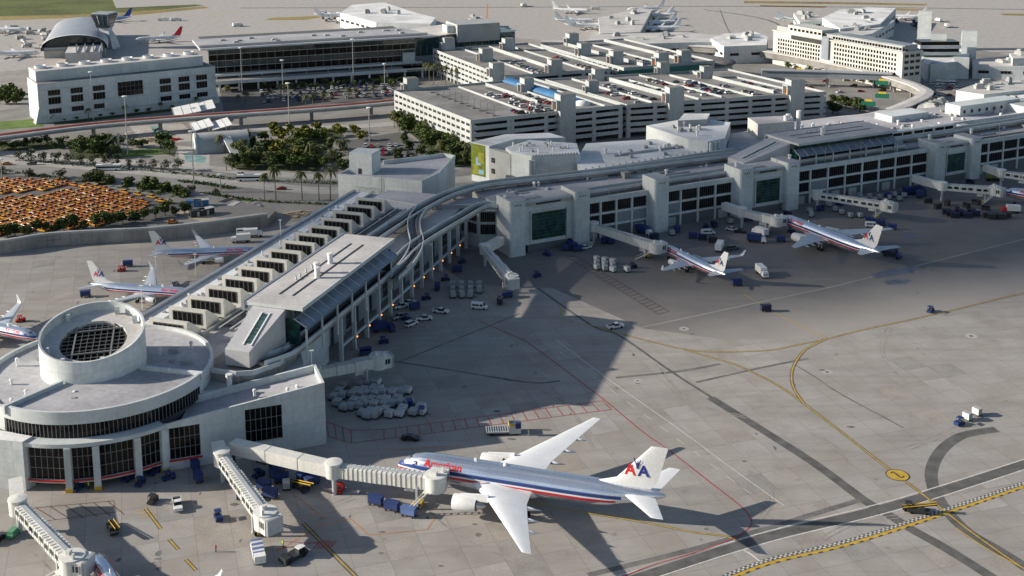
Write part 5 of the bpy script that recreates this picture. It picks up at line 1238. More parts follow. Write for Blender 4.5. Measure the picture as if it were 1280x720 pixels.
for u, v in ((95, 190), (104, 188), (112, 192), (120, 190), (128, 194), (136, 190), (100, 196), (118, 197), (145, 196), (205, 188), (212, 192)): plant('dark', u, v, 'tall dense dark tree in the plaza garden', 'dark trees in the plaza garden', sc=.9)
for u, v, k in [(t_[0] + tr_rnd.uniform(-5, 5), t_[1] + tr_rnd.uniform(-3, 3), t_[2]) for t_ in (
    [(300 + i * 11, 178 + (i % 3) * 7, 'mid') for i in range(11)] + [(292 + i * 13, 196 + (i % 3) * 5, 'dark') for i in range(9)] + [(340 + i * 10, 166 + (i % 2) * 7, 'yellow') for i in range(13)] + [(300 + i * 12, 208 + (i % 2) * 4, 'dark') for i in range(13)])]:
    if 442 < u < 560 and 160 < v < 212 and not (u < 455): continue
    plant(k, u, v, {'mid': 'mid green leafy tree in the grove before the car park', 'dark': 'dark leafy tree in the grove before the car park', 'yellow': 'yellow green leafy tree in the grove before the car park'}[k], k + ' grove trees', sc=.85)
for i in range(26):
    u = 276 + (i * 37 % 200); v = 190 + (i * 13 % 24); 
    if u > 440: continue
    plant('palm', u, v, 'feathery palm among the grove trees', 'palms in the grove', sc=.95)
for i in range(18):
    u = 284 + tr_rnd.uniform(0, 150); v = 170 + tr_rnd.uniform(0, 44); plant('bush', u, v, 'low dark shrub under the grove trees', 'shrubs under the grove', cat='shrub', sc=1.0)
for i in range(7): plant('yellow', 300 + tr_rnd.uniform(0, 130), 168 + tr_rnd.uniform(0, 40), 'bright yellow green tree scattered in the grove before the car park', 'bright grove trees', sc=1.0)
for u in (331, 345, 378, 399, 413): plant('tall_palm', u, 251, 'tall slender palm on the road verge beside the plant block', 'tall palms on the verge')
for i in range(46):
    k = i / 45; u = 496 + 92 * k + tr_rnd.uniform(-7, 4); v = 152 + 50 * k + tr_rnd.uniform(-4, 9)
    kk = tr_rnd.choice(('dark', 'mid', 'palm', 'dark')); plant(kk, u, v, {'dark': 'dark leafy tree against the garage side wall', 'mid': 'mid green tree against the garage side wall', 'palm': 'palm against the garage side wall'}[kk], kk + ' trees along the garage side', sc=.95)
for u, v in ((505, 178), (512, 190), (498, 200), (515, 207), (528, 196), (540, 204), (555, 208), (568, 206)): plant('dark', u, v, 'dark tree at the edge of the small car park', 'trees round the small car park', sc=.8)
for i in range(9): plant('tall_palm', 532 + i * 5, 100 + (i % 3) * 3, 'tall palm beside the rear garage wall', 'palms beside the rear garage', sc=.9)
for i in range(26): plant('mid' if i % 2 else 'dark', 275 + i * 9.4, 113 - i * .3 + tr_rnd.uniform(-2, 2), 'leafy tree below the glass terminal drop-off deck', 'trees below the drop-off deck', sc=.6)
for i in range(14): plant('palm', 285 + (i * 53 % 190), 118 + (i * 7 % 16), 'palm standing in the terminal car park', 'palms in the terminal car park', sc=.8)
for i in range(13): plant('palm' if i % 3 == 0 else 'bush', 66 + i * 15, 153 - i * 1.7, 'low planting at the foot of the utility building', 'plants along the utility building', sc=.6, cat='shrub', name='shrub')
for i in range(8): plant('mid', 0 + i * 3.5, 130 - (i % 3) * 6, 'leafy tree at the corner of the utility building', 'trees by the utility building', sc=.9)
for i in range(12): plant('dark', 1040 + (i * 17 % 45), 130 + (i * 5 % 14), 'dark tree inside the loop of the curved walkway', 'trees inside the walkway loop', sc=.8)
for i in range(10): plant('bush', 985 + i * 13, 86 + i * 2.5, 'dark shrub beneath the hotel walkway', 'shrubs beneath the hotel walkway', cat='shrub', sc=1.2)
# hedges as long ground cover
def hedge(px, w, h, lab):
    path = smooth_path([A(*p) for p in px], 8); rnd = random.Random(len(px)); mb = MB()
    for p in path:
        for k in range(26):
            c = p + Vector((rnd.uniform(-3, 3), rnd.uniform(-w, w), rnd.uniform(.1, h))); u = Vector((rnd.uniform(-1, 1), rnd.uniform(-1, 1), rnd.uniform(-.4, .4))).normalized() * .55; q = u.cross(Vector((rnd.uniform(-1, 1), rnd.uniform(-1, 1), 1))).normalized() * .4
            mb.add([c - u, c - q, c + u, c + q], [(0, 1, 2, 3)])
    o = mb.build('hedge', 'leaf_dark', None); tag(o, lab, 'hedge')
hedge(((28, 201), (125, 209), (235, 218), (300, 225), (420, 230)), .9, 1.2, 'low dark hedge on the median of the carriageway')
hedge(((228, 227), (262, 231), (288, 236)), .9, 1.0, 'short hedge strip on the road island')
hedge(((0, 215), (95, 223), (235, 250)), 1.2, 1.6, 'long dark hedge along the top of the taxi lot')
hedge(((255, 242), (330, 252), (420, 256)), .8, .8, 'low hedge along the road below the tall palms')
hedge(((540, 205), (560, 206), (590, 203)), 1.0, 1.0, 'short hedge beside the garage road')
# ------------------------------------------------------------------ airliners (local frame: nose at origin, +x forward, z up)
def livery(name, zc, r, L, base, metal, stripes, win, rough=.26, noseshift=True):
    """painted fuselage skin: base colour plus cheat lines, cabin windows and flight-deck panes as paint"""
    mt, n, b = nodes_of(name)
    co = n.nodes.new('ShaderNodeTexCoord').outputs['Object']; sp = n.nodes.new('ShaderNodeSeparateXYZ'); lk(n, co, sp.inputs[0]); X, Y, Z = sp.outputs
    nz = noise(n, mapping(n, co, (.12, .6, .6)), 1.0, 3); n2 = noise(n, mapping(n, co, (2.2, 2.2, 2.2)), 1.0, 3)
    c = mixc(n, 1.0, base, maprange(n, nz, .3, .7, .88, 1.08), 'MULTIPLY')
    fx = math_node(n, 'PINGPONG', X, 1.9); seam = math_node(n, 'LESS_THAN', fx, .05)
    c = mixc(n, math_node(n, 'MULTIPLY', seam, .25), c, (.25, .26, .28))
    met = None
    # cheat lines dip towards the nose
    k = math_node(n, 'MAXIMUM', math_node(n, 'ADD', math_node(n, 'MULTIPLY', X, 1 / (1.9 * r)), 1.0), 0.0)
    zz = math_node(n, 'ADD', Z, math_node(n, 'MULTIPLY', math_node(n, 'MULTIPLY', k, k), .26 * r)) if noseshift else Z
    tot = None
    for (z0, z1, col, x0, x1) in stripes:
        f = math_node(n, 'MULTIPLY', math_node(n, 'GREATER_THAN', zz, z0), math_node(n, 'LESS_THAN', zz, z1))
        f = math_node(n, 'MULTIPLY', f, math_node(n, 'MULTIPLY', math_node(n, 'LESS_THAN', X, x0), math_node(n, 'GREATER_THAN', X, x1)))
        c = mixc(n, f, c, col); tot = f if tot is None else math_node(n, 'MAXIMUM', tot, f)
    zw, pitch, wh = win
    wx = math_node(n, 'LESS_THAN', math_node(n, 'FRACT', math_node(n, 'MULTIPLY', X, 1 / pitch)), .52)
    wz = math_node(n, 'LESS_THAN', math_node(n, 'ABSOLUTE', math_node(n, 'SUBTRACT', Z, zw)), wh)
    wr = math_node(n, 'MULTIPLY', math_node(n, 'LESS_THAN', X, -2.6 * r), math_node(n, 'GREATER_THAN', X, -.84 * L))
    f = math_node(n, 'MULTIPLY', math_node(n, 'MULTIPLY', wx, wz), wr)
    c = mixc(n, f, c, (.01, .01, .012))
    lk(n, c, b.inputs['Base Color'])
    if metal:
        mm_ = math_node(n, 'MULTIPLY', math_node(n, 'SUBTRACT', 1.0, tot), metal) if tot is not None else metal
        if tot is not None: lk(n, mm_, b.inputs['Metallic'])
        else: b.inputs['Metallic'].default_value = metal
    st_ = noise(n, mapping(n, co, (.02, 1.6, 1.6)), 1.0, 2)
    lk(n, maprange(n, st_, .35, .65, rough - .13, rough + .12), b.inputs['Roughness'])
    b.inputs['Specular IOR Level'].default_value = .5
BL_, RD_, WH_ = (.03, .065, .24), (.55, .035, .045), (.72, .73, .74)
def aa(name, zc, r, L): livery(name, zc, r, L, (.74, .79, .86), .84, [(zc + .06 * r, zc + .33 * r, BL_, -.3, -.85 * L), (zc - .06 * r, zc + .06 * r, WH_, -.3, -.85 * L), (zc - .28 * r, zc - .06 * r, RD_, -.2, -.83 * L)], (zc + .2 * r, .54, .16))
aa('skin_wide', 5.8, 3.1, 62.9); aa('skin_mid', 4.75, 2.52, 53.6); aa('skin_narrow', 3.4, 1.9, 38.0)
livery('skin_white', 3.4, 1.9, 38, (.75, .75, .75), 0, [], (3.75, .54, .15), .3)
livery('skin_blue', 3.4, 1.9, 38, (.30, .42, .62), 0, [], (3.75, .54, .15), .3)
mat('wing_paint', (.76, .775, .79), .38, metal=0, var=.06, scale=.3)
mat('wing_grey', (.50, .54, .58), .38, metal=.2, var=.06, scale=.3)
mat('fin_paint', (.68, .69, .69), .4, var=.05)
mat('fin_red', (.50, .03, .04), .4); mat('fin_blue', (.03, .06, .25), .4); mat('fin_purple', (.16, .05, .3), .4)
mat('engine_paint', (.74, .74, .73), .35, var=.04)
mat('letter_red', (.60, .03, .03), .4, var=.02); mat('letter_blue', (.025, .04, .22), .4, var=.02)
mat('bare_metal', (.55, .54, .52), .3, metal=.9)
FOIL = [(0, 0), (.03, .42), (.12, .80), (.35, 1.0), (.7, .62), (1, .06), (1, -.06), (.7, -.28), (.35, -.5), (.12, -.42), (.03, -.25)]
def loft(secs, vertical=False):
    R = []
    for (x, y, z, c, t) in secs:
        R.append([(x - px * c, y + (pz * t * c * .5 if vertical else 0), z + (0 if vertical else pz * t * c * .55)) for px, pz in FOIL])
    return MB().rings(R)
def text_mesh(s, size, offset, mt, subdiv=0):
    cu = bpy.data.curves.new('t', 'FONT'); cu.body = s; cu.size = size; cu.offset = offset; cu.align_x = 'LEFT'
    o = bpy.data.objects.new('t', cu); COL.objects.link(o); dg = bpy.context.evaluated_depsgraph_get(); dg.update()
    me = bpy.data.meshes.new_from_object(o.evaluated_get(dg)); bpy.data.objects.remove(o)
    bm = bmesh.new(); bm.from_mesh(me); bmesh.ops.triangulate(bm, faces=bm.faces)
    for _ in range(subdiv): bmesh.ops.subdivide_edges(bm, edges=bm.edges, cuts=1, use_grid_fill=True)
    V = [v.co.copy() for v in bm.verts]; bm.verts.index_update(); F = [tuple(v.index for v in f.verts) for f in bm.faces]; bm.free()
    return V, F
TYPES = {
 'wide': dict(L=62.9, r=3.1, zc=5.8, skin='skin_wide', wing=[(-19.0, 2.6, 4.6, 14.2, .13), (-25.0, 9.6, 5.7, 9.2, .11), (-33.0, 21, 6.9, 5.0, .10), (-39.4, 30.3, 7.9, 1.9, .09)], fin=[(-46.5, 0, 8.4, 13.0, .08), (-52, 0, 10.2, 9.0, .09), (-59.6, 0, 18.5, 3.6, .08)],
    stab=[(-53.6, 1.2, 7.1, 7.2, .09), (-61.6, 10.8, 8.2, 2.6, .08)], eng=(9.7, -17.4, 2.9, 1.85, 7.2), winglet=None, gear=[(-6, 0, .55), (-30.5, 5.5, .7), (-33, 5.5, .7)], logo=(3.5, -53.9, 11.5), text=(2.35, -7.6, .42)),
 'mid': dict(L=53.6, r=2.52, zc=4.75, skin='skin_mid', wing=[(-18.5, 2.1, 3.8, 11.2, .13), (-22.8, 7.8, 4.6, 7.4, .11), (-34.4, 23.7, 6.4, 2.2, .09)], fin=[(-40, 0, 6.9, 11, .08), (-44.6, 0, 8.4, 7.6, .09), (-51.3, 0, 15.8, 3.2, .08)],
    stab=[(-45.8, 1.0, 5.8, 5.9, .09), (-52.2, 9.3, 6.8, 2.2, .08)], eng=(7.9, -17.5, 2.25, 1.6, 6.0), winglet=None, gear=[(-5.5, 0, .5), (-27.5, 4.6, .6), (-29, 4.6, .6)], logo=(3.1, -46.1, 9.4), text=(2.0, -8, .45)),
 'narrow': dict(L=38.0, r=1.9, zc=3.4, skin='skin_narrow', wing=[(-12.6, 1.6, 2.6, 8.4, .13), (-16.6, 5.6, 3.1, 5.0, .11), (-23.6, 16.9, 4.5, 1.7, .09)], fin=[(-27.6, 0, 5.0, 9.0, .08), (-31.6, 0, 6.0, 5.8, .09), (-36.9, 0, 12.4, 2.2, .08)],
    stab=[(-32.6, .7, 4.3, 4.2, .09), (-37.2, 7.1, 5.3, 1.6, .08)], eng=(4.9, -12.2, 1.45, 1.05, 4.2), winglet=2.4, gear=[(-4, 0, .35), (-19.6, 2.9, .55)], logo=(2.4, -33.1, 7.3), text=(1.5, -5.6, .45)),
}
def build_airliner(typ, skin=None, fin='fin_paint', aa_marks=True, wing_mat='wing_paint'):
    T = TYPES[typ]; L, r, zc = T['L'], T['r'], T['zc']
    P = []                                         # (name, mesh, children)
    st = [(0, .02, -.30), (-.15, .16, -.28), (-.6, .34, -.22), (-1.4, .55, -.13), (-2.6, .78, -.04), (-4.2, .93, 0), (-6.2, 1, 0), (-.60 * L / (r / 1.0) * r / r, 1, 0)]
    st = [(x * r / 1.9 if i < 7 else x, a, z) for i, (x, a, z) in enumerate(st)]; st[7] = (-.64 * L, 1, 0)
    st += [(-.72 * L, .97, .03), (-.80 * L, .85, .13), (-.88 * L, .62, .30), (-.95 * L, .36, .44), (-.99 * L, .17, .50), (-L, .08, .52)]
    full = []
    for i in range(len(st) - 1):
        a, b = st[i], st[i + 1]; m_ = 3 if i != 6 else 8
        for k in range(m_): t = k / m_; full.append(tuple(a[j] + (b[j] - a[j]) * t for j in range(3)))
    full.append(st[-1])
    NS = 32
    fus = MB().rings([[(x, r * a * sin(2 * pi * i / NS), zc + r * dz + r * a * cos(2 * pi * i / NS)) for i in range(NS)] for x, a, dz in full])
    P.append(('fuselage', fus.mesh('fuselage', skin or T['skin'], True), []))
    # flight deck windows
    ck = MB()
    for sd in (-1, 1):
        for (a0, a1, x0, x1) in ((.02, .38, .98, 1.32), (.42, .80, 1.06, 1.55), (.84, 1.12, 1.3, 1.9)):
            q = []
            for (a, x, up) in ((a0, x0, .17), (a1, x0 + .15, .15), (a1, x1, .43), (a0, x1 - .1, .46)):
                xx = -x * r / 1.0 * 1.02
                for j in range(len(full) - 1):
                    if full[j][0] >= xx >= full[j + 1][0]:
                        t = (xx - full[j][0]) / (full[j + 1][0] - full[j][0]); rad = r * (full[j][1] + (full[j + 1][1] - full[j][1]) * t) * 1.012; cz = zc + r * (full[j][2] + (full[j + 1][2] - full[j][2]) * t); break
                q.append((xx, sd * rad * sin(a), cz + rad * cos(a)))
            ck.add(q, [(0, 1, 2, 3)])
    P.append(('flight_deck_windows', ck.mesh('flight_deck_windows', 'glass_dark'), []))
    bel = MB().rings([[(x, 1.02 * r * a * sin(2 * pi * i / 16), zc - .36 * r + r * .74 * a * cos(2 * pi * i / 16)) for i in range(16)] for x, a in ((T['wing'][0][0] + 2.2 * r, .3), (T['wing'][0][0] + .8 * r, .9), (T['wing'][0][0] - 1.5 * r, 1.03), (T['wing'][0][0] - T['wing'][0][3], 1.0), (T['wing'][0][0] - T['wing'][0][3] - 1.6 * r, .4))])
    P.append(('belly_fairing', bel.mesh('belly_fairing', wing_mat, True), []))
    ey, ex, elen, er, _ = T['eng']
    for sd in (1, -1):
        ch = []
        if T['winglet']:
            x, y, z, c, t = T['wing'][-1]; h = T['winglet']
            w_ = loft([(x, sd * y, z, c, .09), (x - .7, sd * (y + .35), z + .5, c * .8, .09), (x - 2.2, sd * (y + .75), z + h, c * .38, .09)]); ch.append(('winglet', w_.mesh('winglet', wing_mat), []))
        for f in (.28, .47, .66):
            x0, y0, z0, c0 = [T['wing'][0][j] + (T['wing'][-1][j] - T['wing'][0][j]) * f for j in range(4)]
            for q in range(len(T['wing']) - 1):
                ya, yb = T['wing'][q][1], T['wing'][q + 1][1]
                if ya <= y0 <= yb:
                    t = (y0 - ya) / (yb - ya); x0, z0, c0 = [T['wing'][q][j] + (T['wing'][q + 1][j] - T['wing'][q][j]) * t for j in (0, 2, 3)]
            ch.append(('flap_fairing', MB().lathe([(.02, 0), (.3 * er / 2, .5), (.36 * er / 2, 1.8 * er / 2), (.03, 3.4 * er / 2)][::-1] if False else [(.03, -c0 * .42 - .5 * er), (.22 * er, -c0 * .2), (.2 * er, c0 * .05), (.03, c0 * .25)], (x0 - c0 * .85, sd * y0, z0 - .2 * er), 'x', 8).mesh('flap_fairing', wing_mat, True), []))
        wl = []
        for (x, y, z, c, t) in T['wing']: wl.append((x, sd * y, z, c, t))
        P.append(('wing', loft(wl).mesh('wing', wing_mat, True, 35), ch))
        P.append(('tailplane', loft([(x, sd * y, z, c, t) for x, y, z, c, t in T['stab']]).mesh('tailplane', wing_mat, True, 35), []))
        zz = T['wing'][1][2] - er * 1.02
        nac = MB().lathe([(er * .78, -.2 * er), (er * .86, .02 * er), (er * .94, .0), (er, -.35 * er), (er * 1.02, -1.1 * er), (er * .96, -2.1 * er), (er * .80, -2.9 * er), (er * .74, -2.9 * er), (er * .72, -1.0 * er)], (ex, sd * ey, zz), 'x', 24, 0, False)
        fan = MB().lathe([(er * .8, -.45 * er), (er * .2, -.4 * er), (.05, -.2 * er)], (ex, sd * ey, zz), 'x', 20); ex2 = MB().lathe([(er * .55, -2.2 * er), (er * .42, -3.5 * er), (er * .1, -4.1 * er)], (ex, sd * ey, zz), 'x', 16)
        py = MB().prism([(ex - .8 * er, sd * ey - .14 * er), (ex - 4.4 * er, sd * ey - .14 * er), (ex - 4.4 * er, sd * ey + .14 * er), (ex - .8 * er, sd * ey + .14 * er)], zz + .6 * er, lambda p: zz + er * 1.05 + (-(p[0] - ex) * .12))
        P.append(('engine', nac.mesh('engine', 'engine_paint', True, 50), [('fan', fan.mesh('fan', 'dark_metal', True), []), ('exhaust_cone', ex2.mesh('exhaust_cone', 'bare_metal', True), []), ('pylon', py.mesh('pylon', wing_mat), [])]))
    fch = []
    if aa_marks:
        sz, lx, lz = T['logo']
        V, F = text_mesh('A', sz, .03 * sz, 'letter_red'); vx0 = min(v.x for v in V); V = [Vector((v.x - vx0, v.y, 0)) for v in V]; gw = max(v.x for v in V) / sz
        for nm, col, dx in (('red_letter', 'letter_red', 0), ('blue_letter', 'letter_blue', gw + .08)):
            for sd in (1, -1):
                mb = MB(); hw = .5 * .09 * 3.6 + .05
                def fy(x, z):
                    t = (z - T['fin'][1][2]) / (T['fin'][2][2] - T['fin'][1][2]); t = min(max(t, 0), 1); xl, c = [T['fin'][1][j] + (T['fin'][2][j] - T['fin'][1][j]) * t for j in (0, 3)]
                    q = (xl - x) / c; hh = 0
                    for j in range(5):
                        if FOIL[j][0] <= q <= FOIL[j + 1][0]: hh = FOIL[j][1] + (FOIL[j + 1][1] - FOIL[j][1]) * (q - FOIL[j][0]) / (FOIL[j + 1][0] - FOIL[j][0])
                    return hh * .09 * c * .5
                pts = []
                for v in V:
                    xx = lx + .2 - dx * sz - v.x if sd > 0 else lx + .2 - (2 * gw + .08) * sz + dx * sz + v.x
                    pts.append((xx, sd * (max(fy(xx, lz + v.y), .25) + .05) if sd > 0 else -(max(fy(xx, lz + v.y), .25) * .7 + .08), lz + v.y - .1))
                mb.add(pts, F); fch.append((nm, mb.mesh(nm, col), []))
        for sd in (1, -1):
            mb = MB(); k = sz; cx = lx + .2 - (gw + .04) * k
            def bird(p): 
                return [(cx - sd * a * k, sd * (.42 if typ == 'wide' else .32), lz + b * k) for a, b in p]
            mb.add(bird([(-.02, .42), (.10, .42), (.14, .72), (.04, .86), (-.06, .72)]), [(0, 1, 2, 3, 4)]); mb.add(bird([(-.05, .70), (.04, .66), (-.12, 1.02), (-.2, 1.0)]), [(0, 1, 2, 3)]); mb.add(bird([(.04, .66), (.13, .70), (.28, 1.0), (.2, 1.02)]), [(0, 1, 2, 3)])
            fch.append(('eagle_emblem', mb.mesh('eagle_emblem', 'letter_blue'), []))
    P.append(('fin', loft(T['fin'], True).mesh('fin', fin, True, 35), fch))
    if aa_marks:
        sz, x0, th = T['text']; V, F = text_mesh('American', sz, .03 * sz, 'letter_red', 2)
        for sd in (1, -1):
            wmax = max(v.x for v in V); mb = MB(); pts = []
            for v in V:
                xx = x0 - v.x if sd > 0 else x0 - wmax + v.x; a = th + v.y / r
                pts.append((xx, sd * (r + .035) * cos(a), zc + (r + .035) * sin(a)))
            mb.add(pts, F); P.append(('airline_lettering', mb.mesh('airline_lettering', 'letter_red'), []))
    for (x, y, wr) in T['gear']:
        for sd in ((1, -1) if y else (1,)):
            mb = MB(); mb.tube([(x, sd * y, wr), (x + .2, sd * y * .9, zc - .5 * r)], wr * .28, 8); P.append(('gear_leg', mb.mesh('gear_leg', 'steel'), []))
            for off in (-.45, .45):
                P.append(('wheel', MB().lathe([(wr * .6, -.2), (wr, -.16), (wr, .16), (wr * .6, .2)], (x, sd * y + off * wr * 1.6, wr + .01), 'y', 14).mesh('wheel', 'rubber', True, 40), []))
    P.append(('dome', MB().lathe([(.6 * r / 3, 0), (.5 * r / 3, .3), (.1, .45)], (-.42 * L, 0, zc + r - .03), 'z', 10).mesh('dome', 'white_paint', True), []))
    P.append(('antenna', MB().box(-.3 * L - .6, -.3 * L, -.05, .05, zc + r - .02, zc + r + .6).mesh('antenna', 'white_paint'), []))
    return P
PARTS = {}
def airliner(key, label, loc, heading, name='airliner', group=None, scale=1.0):
    t = thing(name, label, 'airplane', loc, heading, group); t.scale = (scale,) * 3
    for nm, me, ch in PARTS[key]:
        o = inst(me, nm, t)
        for n2, m2, _ in ch: inst(m2, n2, o)
    return t
PARTS['wide'] = build_airliner('wide'); PARTS['mid'] = build_airliner('mid', wing_mat='wing_grey'); PARTS['narrow'] = build_airliner('narrow', wing_mat='wing_grey')
PARTS['white_red'] = build_airliner('narrow', 'skin_white', 'fin_red', False); PARTS['white_blue'] = build_airliner('narrow', 'skin_blue', 'fin_blue', False); PARTS['white_purple'] = build_airliner('narrow', 'skin_white', 'fin_purple', False); PARTS['white_plain'] = build_airliner('narrow', 'skin_white', 'fin_paint', False)
airliner('wide', 'large silver twin-jet airliner with red and blue stripes in the open sunlit stand', (-25.06, 255.12, 0), radians(162.2))
airliner('narrow', 'silver narrow airliner with upturned wingtips nosed to the concourse single pylon', (58.6, 418.1, 0), radians(116.7))
airliner('mid', 'silver wide twin-jet with plain wingtips nosed to the portal under the concourse station', (109.4, 449.4, 0), radians(116.9))
airliner('narrow', 'silver narrow airliner parked nose to the pier nearest the retaining wall', (-90.3, 416.1, 0), radians(6.3))
p = A(112.5, 326, 12.4); hd = radians(-12); airliner('narrow', 'silver narrow airliner beside the drum roofed satellite, nose behind the pier roof', (p.x + 37.8 * cos(hd), p.y + 37.8 * sin(hd), 0), hd)
p = A(-52, 384, 8); hd = radians(-24); airliner('narrow', 'silver narrow airliner partly hidden behind the satellite roof edge', (p.x + 32 * cos(hd), p.y + 32 * sin(hd), 0), hd)
p0 = A(118, 688, 4.2); p1 = A(143, 730, 4.2); hd = atan2(p0.y - p1.y, p0.x - p1.x); airliner('narrow', 'silver narrow airliner with its nose at the satellite corner jet bridge', (p0.x + .5 * cos(hd), p0.y + .5 * sin(hd), 0), hd)
p = A(1252, 239, 4.7); airliner('mid', 'silver airliner nosed to the end portal jet bridge with olive tank behind', (p.x, p.y, 0), radians(140))
# far airliners
def faraway(key, u, v, z, tail_at, hd, label):
    p = A(u, v, z); c = (p.x + tail_at * cos(radians(hd)), p.y + tail_at * sin(radians(hd)), 0); airliner(key, label, c, radians(hd))
faraway('white_red', 226, 33, 12.4, 37.5, 200, 'white airliner with red fin beyond the glass terminal roof')
faraway('white_blue', 163, 10, 12.4, 37.5, 195, 'blue and white airliner with dark blue fin beside the ramp tower')
faraway('white_purple', 4, 36, 4, 20, 0, 'white airliner at the left of the barrel vaulted concourse')
faraway('white_plain', 30, 66, 3.4, 12, 10, 'pale airliner parked behind the utility building')
for i, (u, v, hd) in enumerate(((716, 12, -10), (722, 25, 5), (735, 31, 12))): faraway('white_plain', u, v, 4, 18, hd, 'plain white airliner on the near side of the crowded far pier') ; bpy.context.scene.collection.objects
for i, (u, v, hd) in enumerate(((806, 10, 190), (815, 18, 175), (818, 27, 185), (822, 34, 178))): faraway('white_plain', u, v, 4, 18, hd, 'plain white airliner on the shaded side of the crowded far pier')
for o in bpy.data.objects:
    if o.get('label', '').startswith('plain white airliner'): o['group'] = o['label'][26:]
for u, v, hd, ll in ((420, 18, 15, 'white airliner beside the stepped far concourse'), (1130, 20, 170, 'white airliner beside the far airside hall and its shadow'), (998, 24, 10, 'white airliner left of the small far hall')): faraway('white_plain', u, v, 4, 18, hd, ll)
# ------------------------------------------------------------------ jet bridges
def jet_bridge(label, wall, rot, cab, cabdir, zf0=4.6, zf1=4.6, ribs=True, stair=1, glassy=False, mt='bridge_white', secs=3):
    """wall, rot, cab: plan points; cabdir: heading (deg) the cab mouth faces"""
    W = Vector((wall[0], wall[1], 0)); Rr = Vector((rot[0], rot[1], 0)); Cc = Vector((cab[0], cab[1], 0))
    d = Cc - Rr; L = d.length; an = atan2(d.y, d.x)
    jb = thing('jet_bridge', label, 'jet bridge', (Rr.x, Rr.y, 0), an)
    inv = Matrix.Rotation(-an, 3, 'Z'); wl = inv @ (W - Rr)
    H = 2.9
    # fixed walkway to the wall
    if wl.length > 2:
        D = wl.normalized(); n = Vector((-D.y, D.x, 0)) * 1.45; b = D * 1.2
        MB().prism([(b + n)[:2], (wl + n)[:2], (wl - n)[:2], (b - n)[:2]], zf0, zf0 + H, 0, 0).build('walkway', mt, jb)
        if wl.length > 16:
            for k in range(1, int(wl.length / 14) + 1):
                p = wl * (k * 14 / wl.length); MB().box(-.3, .3, -.3, .3, .02, zf0).box(-.8, .8, -.8, .8, .02, .4).build('support_leg', 'dark_metal', jb).location = (p.x, p.y, 0)
            for k in range(1, int(wl.length / 9)):
                p = wl * (k * 9 / wl.length); q = MB().box(-.12, .12, -1.5, 1.5, zf0 - .02, zf0 + H + .04).build('joint', 'bridge_grey', jb); q.location = (p.x, p.y, 0); q.rotation_euler.z = atan2(D.y, D.x)
    ro = MB().lathe([(1.9, zf0 - .2), (1.9, zf0 + H + .1), (2.05, zf0 + H + .15), (2.05, zf0 + H + .5), (.4, zf0 + H + .8)], n=18).build('rotunda', mt, jb, True)
    MB().lathe([(.55, .02), (.55, zf0 - .2)], n=10).build('column', 'bridge_grey', ro)
    # telescoping tunnels
    x0 = 1.4; Lt = L - 3.0; segs = []
    for k in range(secs):
        a = x0 + (Lt - x0) * k / secs - (.3 if k else 0); b = x0 + (Lt - x0) * (k + 1) / secs; w_ = 1.22 + .16 * k; h_ = H - .35 + .16 * k
        za = zf0 + (zf1 - zf0) * a / L; zb = zf0 + (zf1 - zf0) * b / L
        mb = MB().add([(a, -w_, za), (a, w_, za), (b, w_, zb), (b, -w_, zb), (a, -w_, za + h_), (a, w_, za + h_), (b, w_, zb + h_), (b, -w_, zb + h_)], [(0, 1, 2, 3), (7, 6, 5, 4), (0, 3, 7, 4), (1, 5, 6, 2), (0, 4, 5, 1), (3, 2, 6, 7)])
        t = mb.build('tunnel', mt, jb)
        if ribs:
            rb = MB(); n = max(3, int((b - a) / 1.15))
            for i in range(n + 1):
                x = a + .1 + (b - a - .2) * i / n; z = za + (zb - za) * (x - a) / (b - a)
                rb.box(x - .09, x + .09, -w_ - .11, w_ + .11, z + .05, z + h_ + .1)
            rb.build('tunnel_ribs', mt, t)
        if glassy:
            for i in range(max(2, int((b - a) / 2.6))):
                for sd in (-1, 1): MB().box(a + .6 + i * 2.6, a + 2.4 + i * 2.6, sd * (w_ + .13) - .02, sd * (w_ + .13) + .02, za + 1.0, za + 2.0).build('window', 'glass_blue', t)
        MB().box(a, b, -.5, .5, za + h_ + .11, za + h_ + .3).build('cable_tray', 'bridge_grey', t)
    # cab
    cd = radians(cabdir) - an; cb = inst(MB().lathe([(2.5, zf1 - .35), (2.5, zf1 + 3.0), (2.6, zf1 + 3.05), (2.6, zf1 + 3.35), (.6, zf1 + 3.5)], n=18).mesh('cab', mt, True, 40), 'cab', jb, (L - 1.2, 0, 0), cd)
    MB().box(.6, 3.2, -2.1, 2.1, zf1 - .35, zf1 + 3.1).build('cab_mouth', mt, cb)
    mb = MB()
    for k in range(4): mb.box(3.2 + k * .2, 3.32 + k * .2, -1.95 + .02 * k, 1.95 - .02 * k, zf1 - .3, zf1 + 3.2)
    mb.box(3.2, 3.85, -1.8, 1.8, zf1 - .25, zf1 + 3.1); mb.build('bellows', 'bridge_grey', cb)
    MB().box(3.86, 3.9, -1.5, 1.5, zf1 - .1, zf1 + 2.4).build('cab_opening', 'dark_metal', cb)
    window(cb, (1.9, -2.12, zf1 + 1.0), 0, 1.6, 1.5, 2, 1, 'glass_blue', 'bridge_grey')
    MB().box(-1.1, -.2, -.6, .6, zf1 + 3.5, zf1 + 4.3).box(.9, 1.3, -1.6, -1.0, zf1 + 3.1, zf1 + 4.5).build('cab_unit', mt, cb)
    # drive bogie
    bx_ = L - 5.2; bg_ = MB().box(bx_ - .25, bx_ + .25, -1.75, -1.35, .9, zf1 + .6).box(bx_ - .25, bx_ + .25, 1.35, 1.75, .9, zf1 + .6).box(bx_ - .35, bx_ + .35, -1.9, 1.9, .75, 1.2).build('lift_column', 'bridge_grey', jb)
    MB().box(bx_ - .9, bx_ + .9, -.9, .9, .5, 1.3).build('drive_unit', 'yellow_metal', bg_)
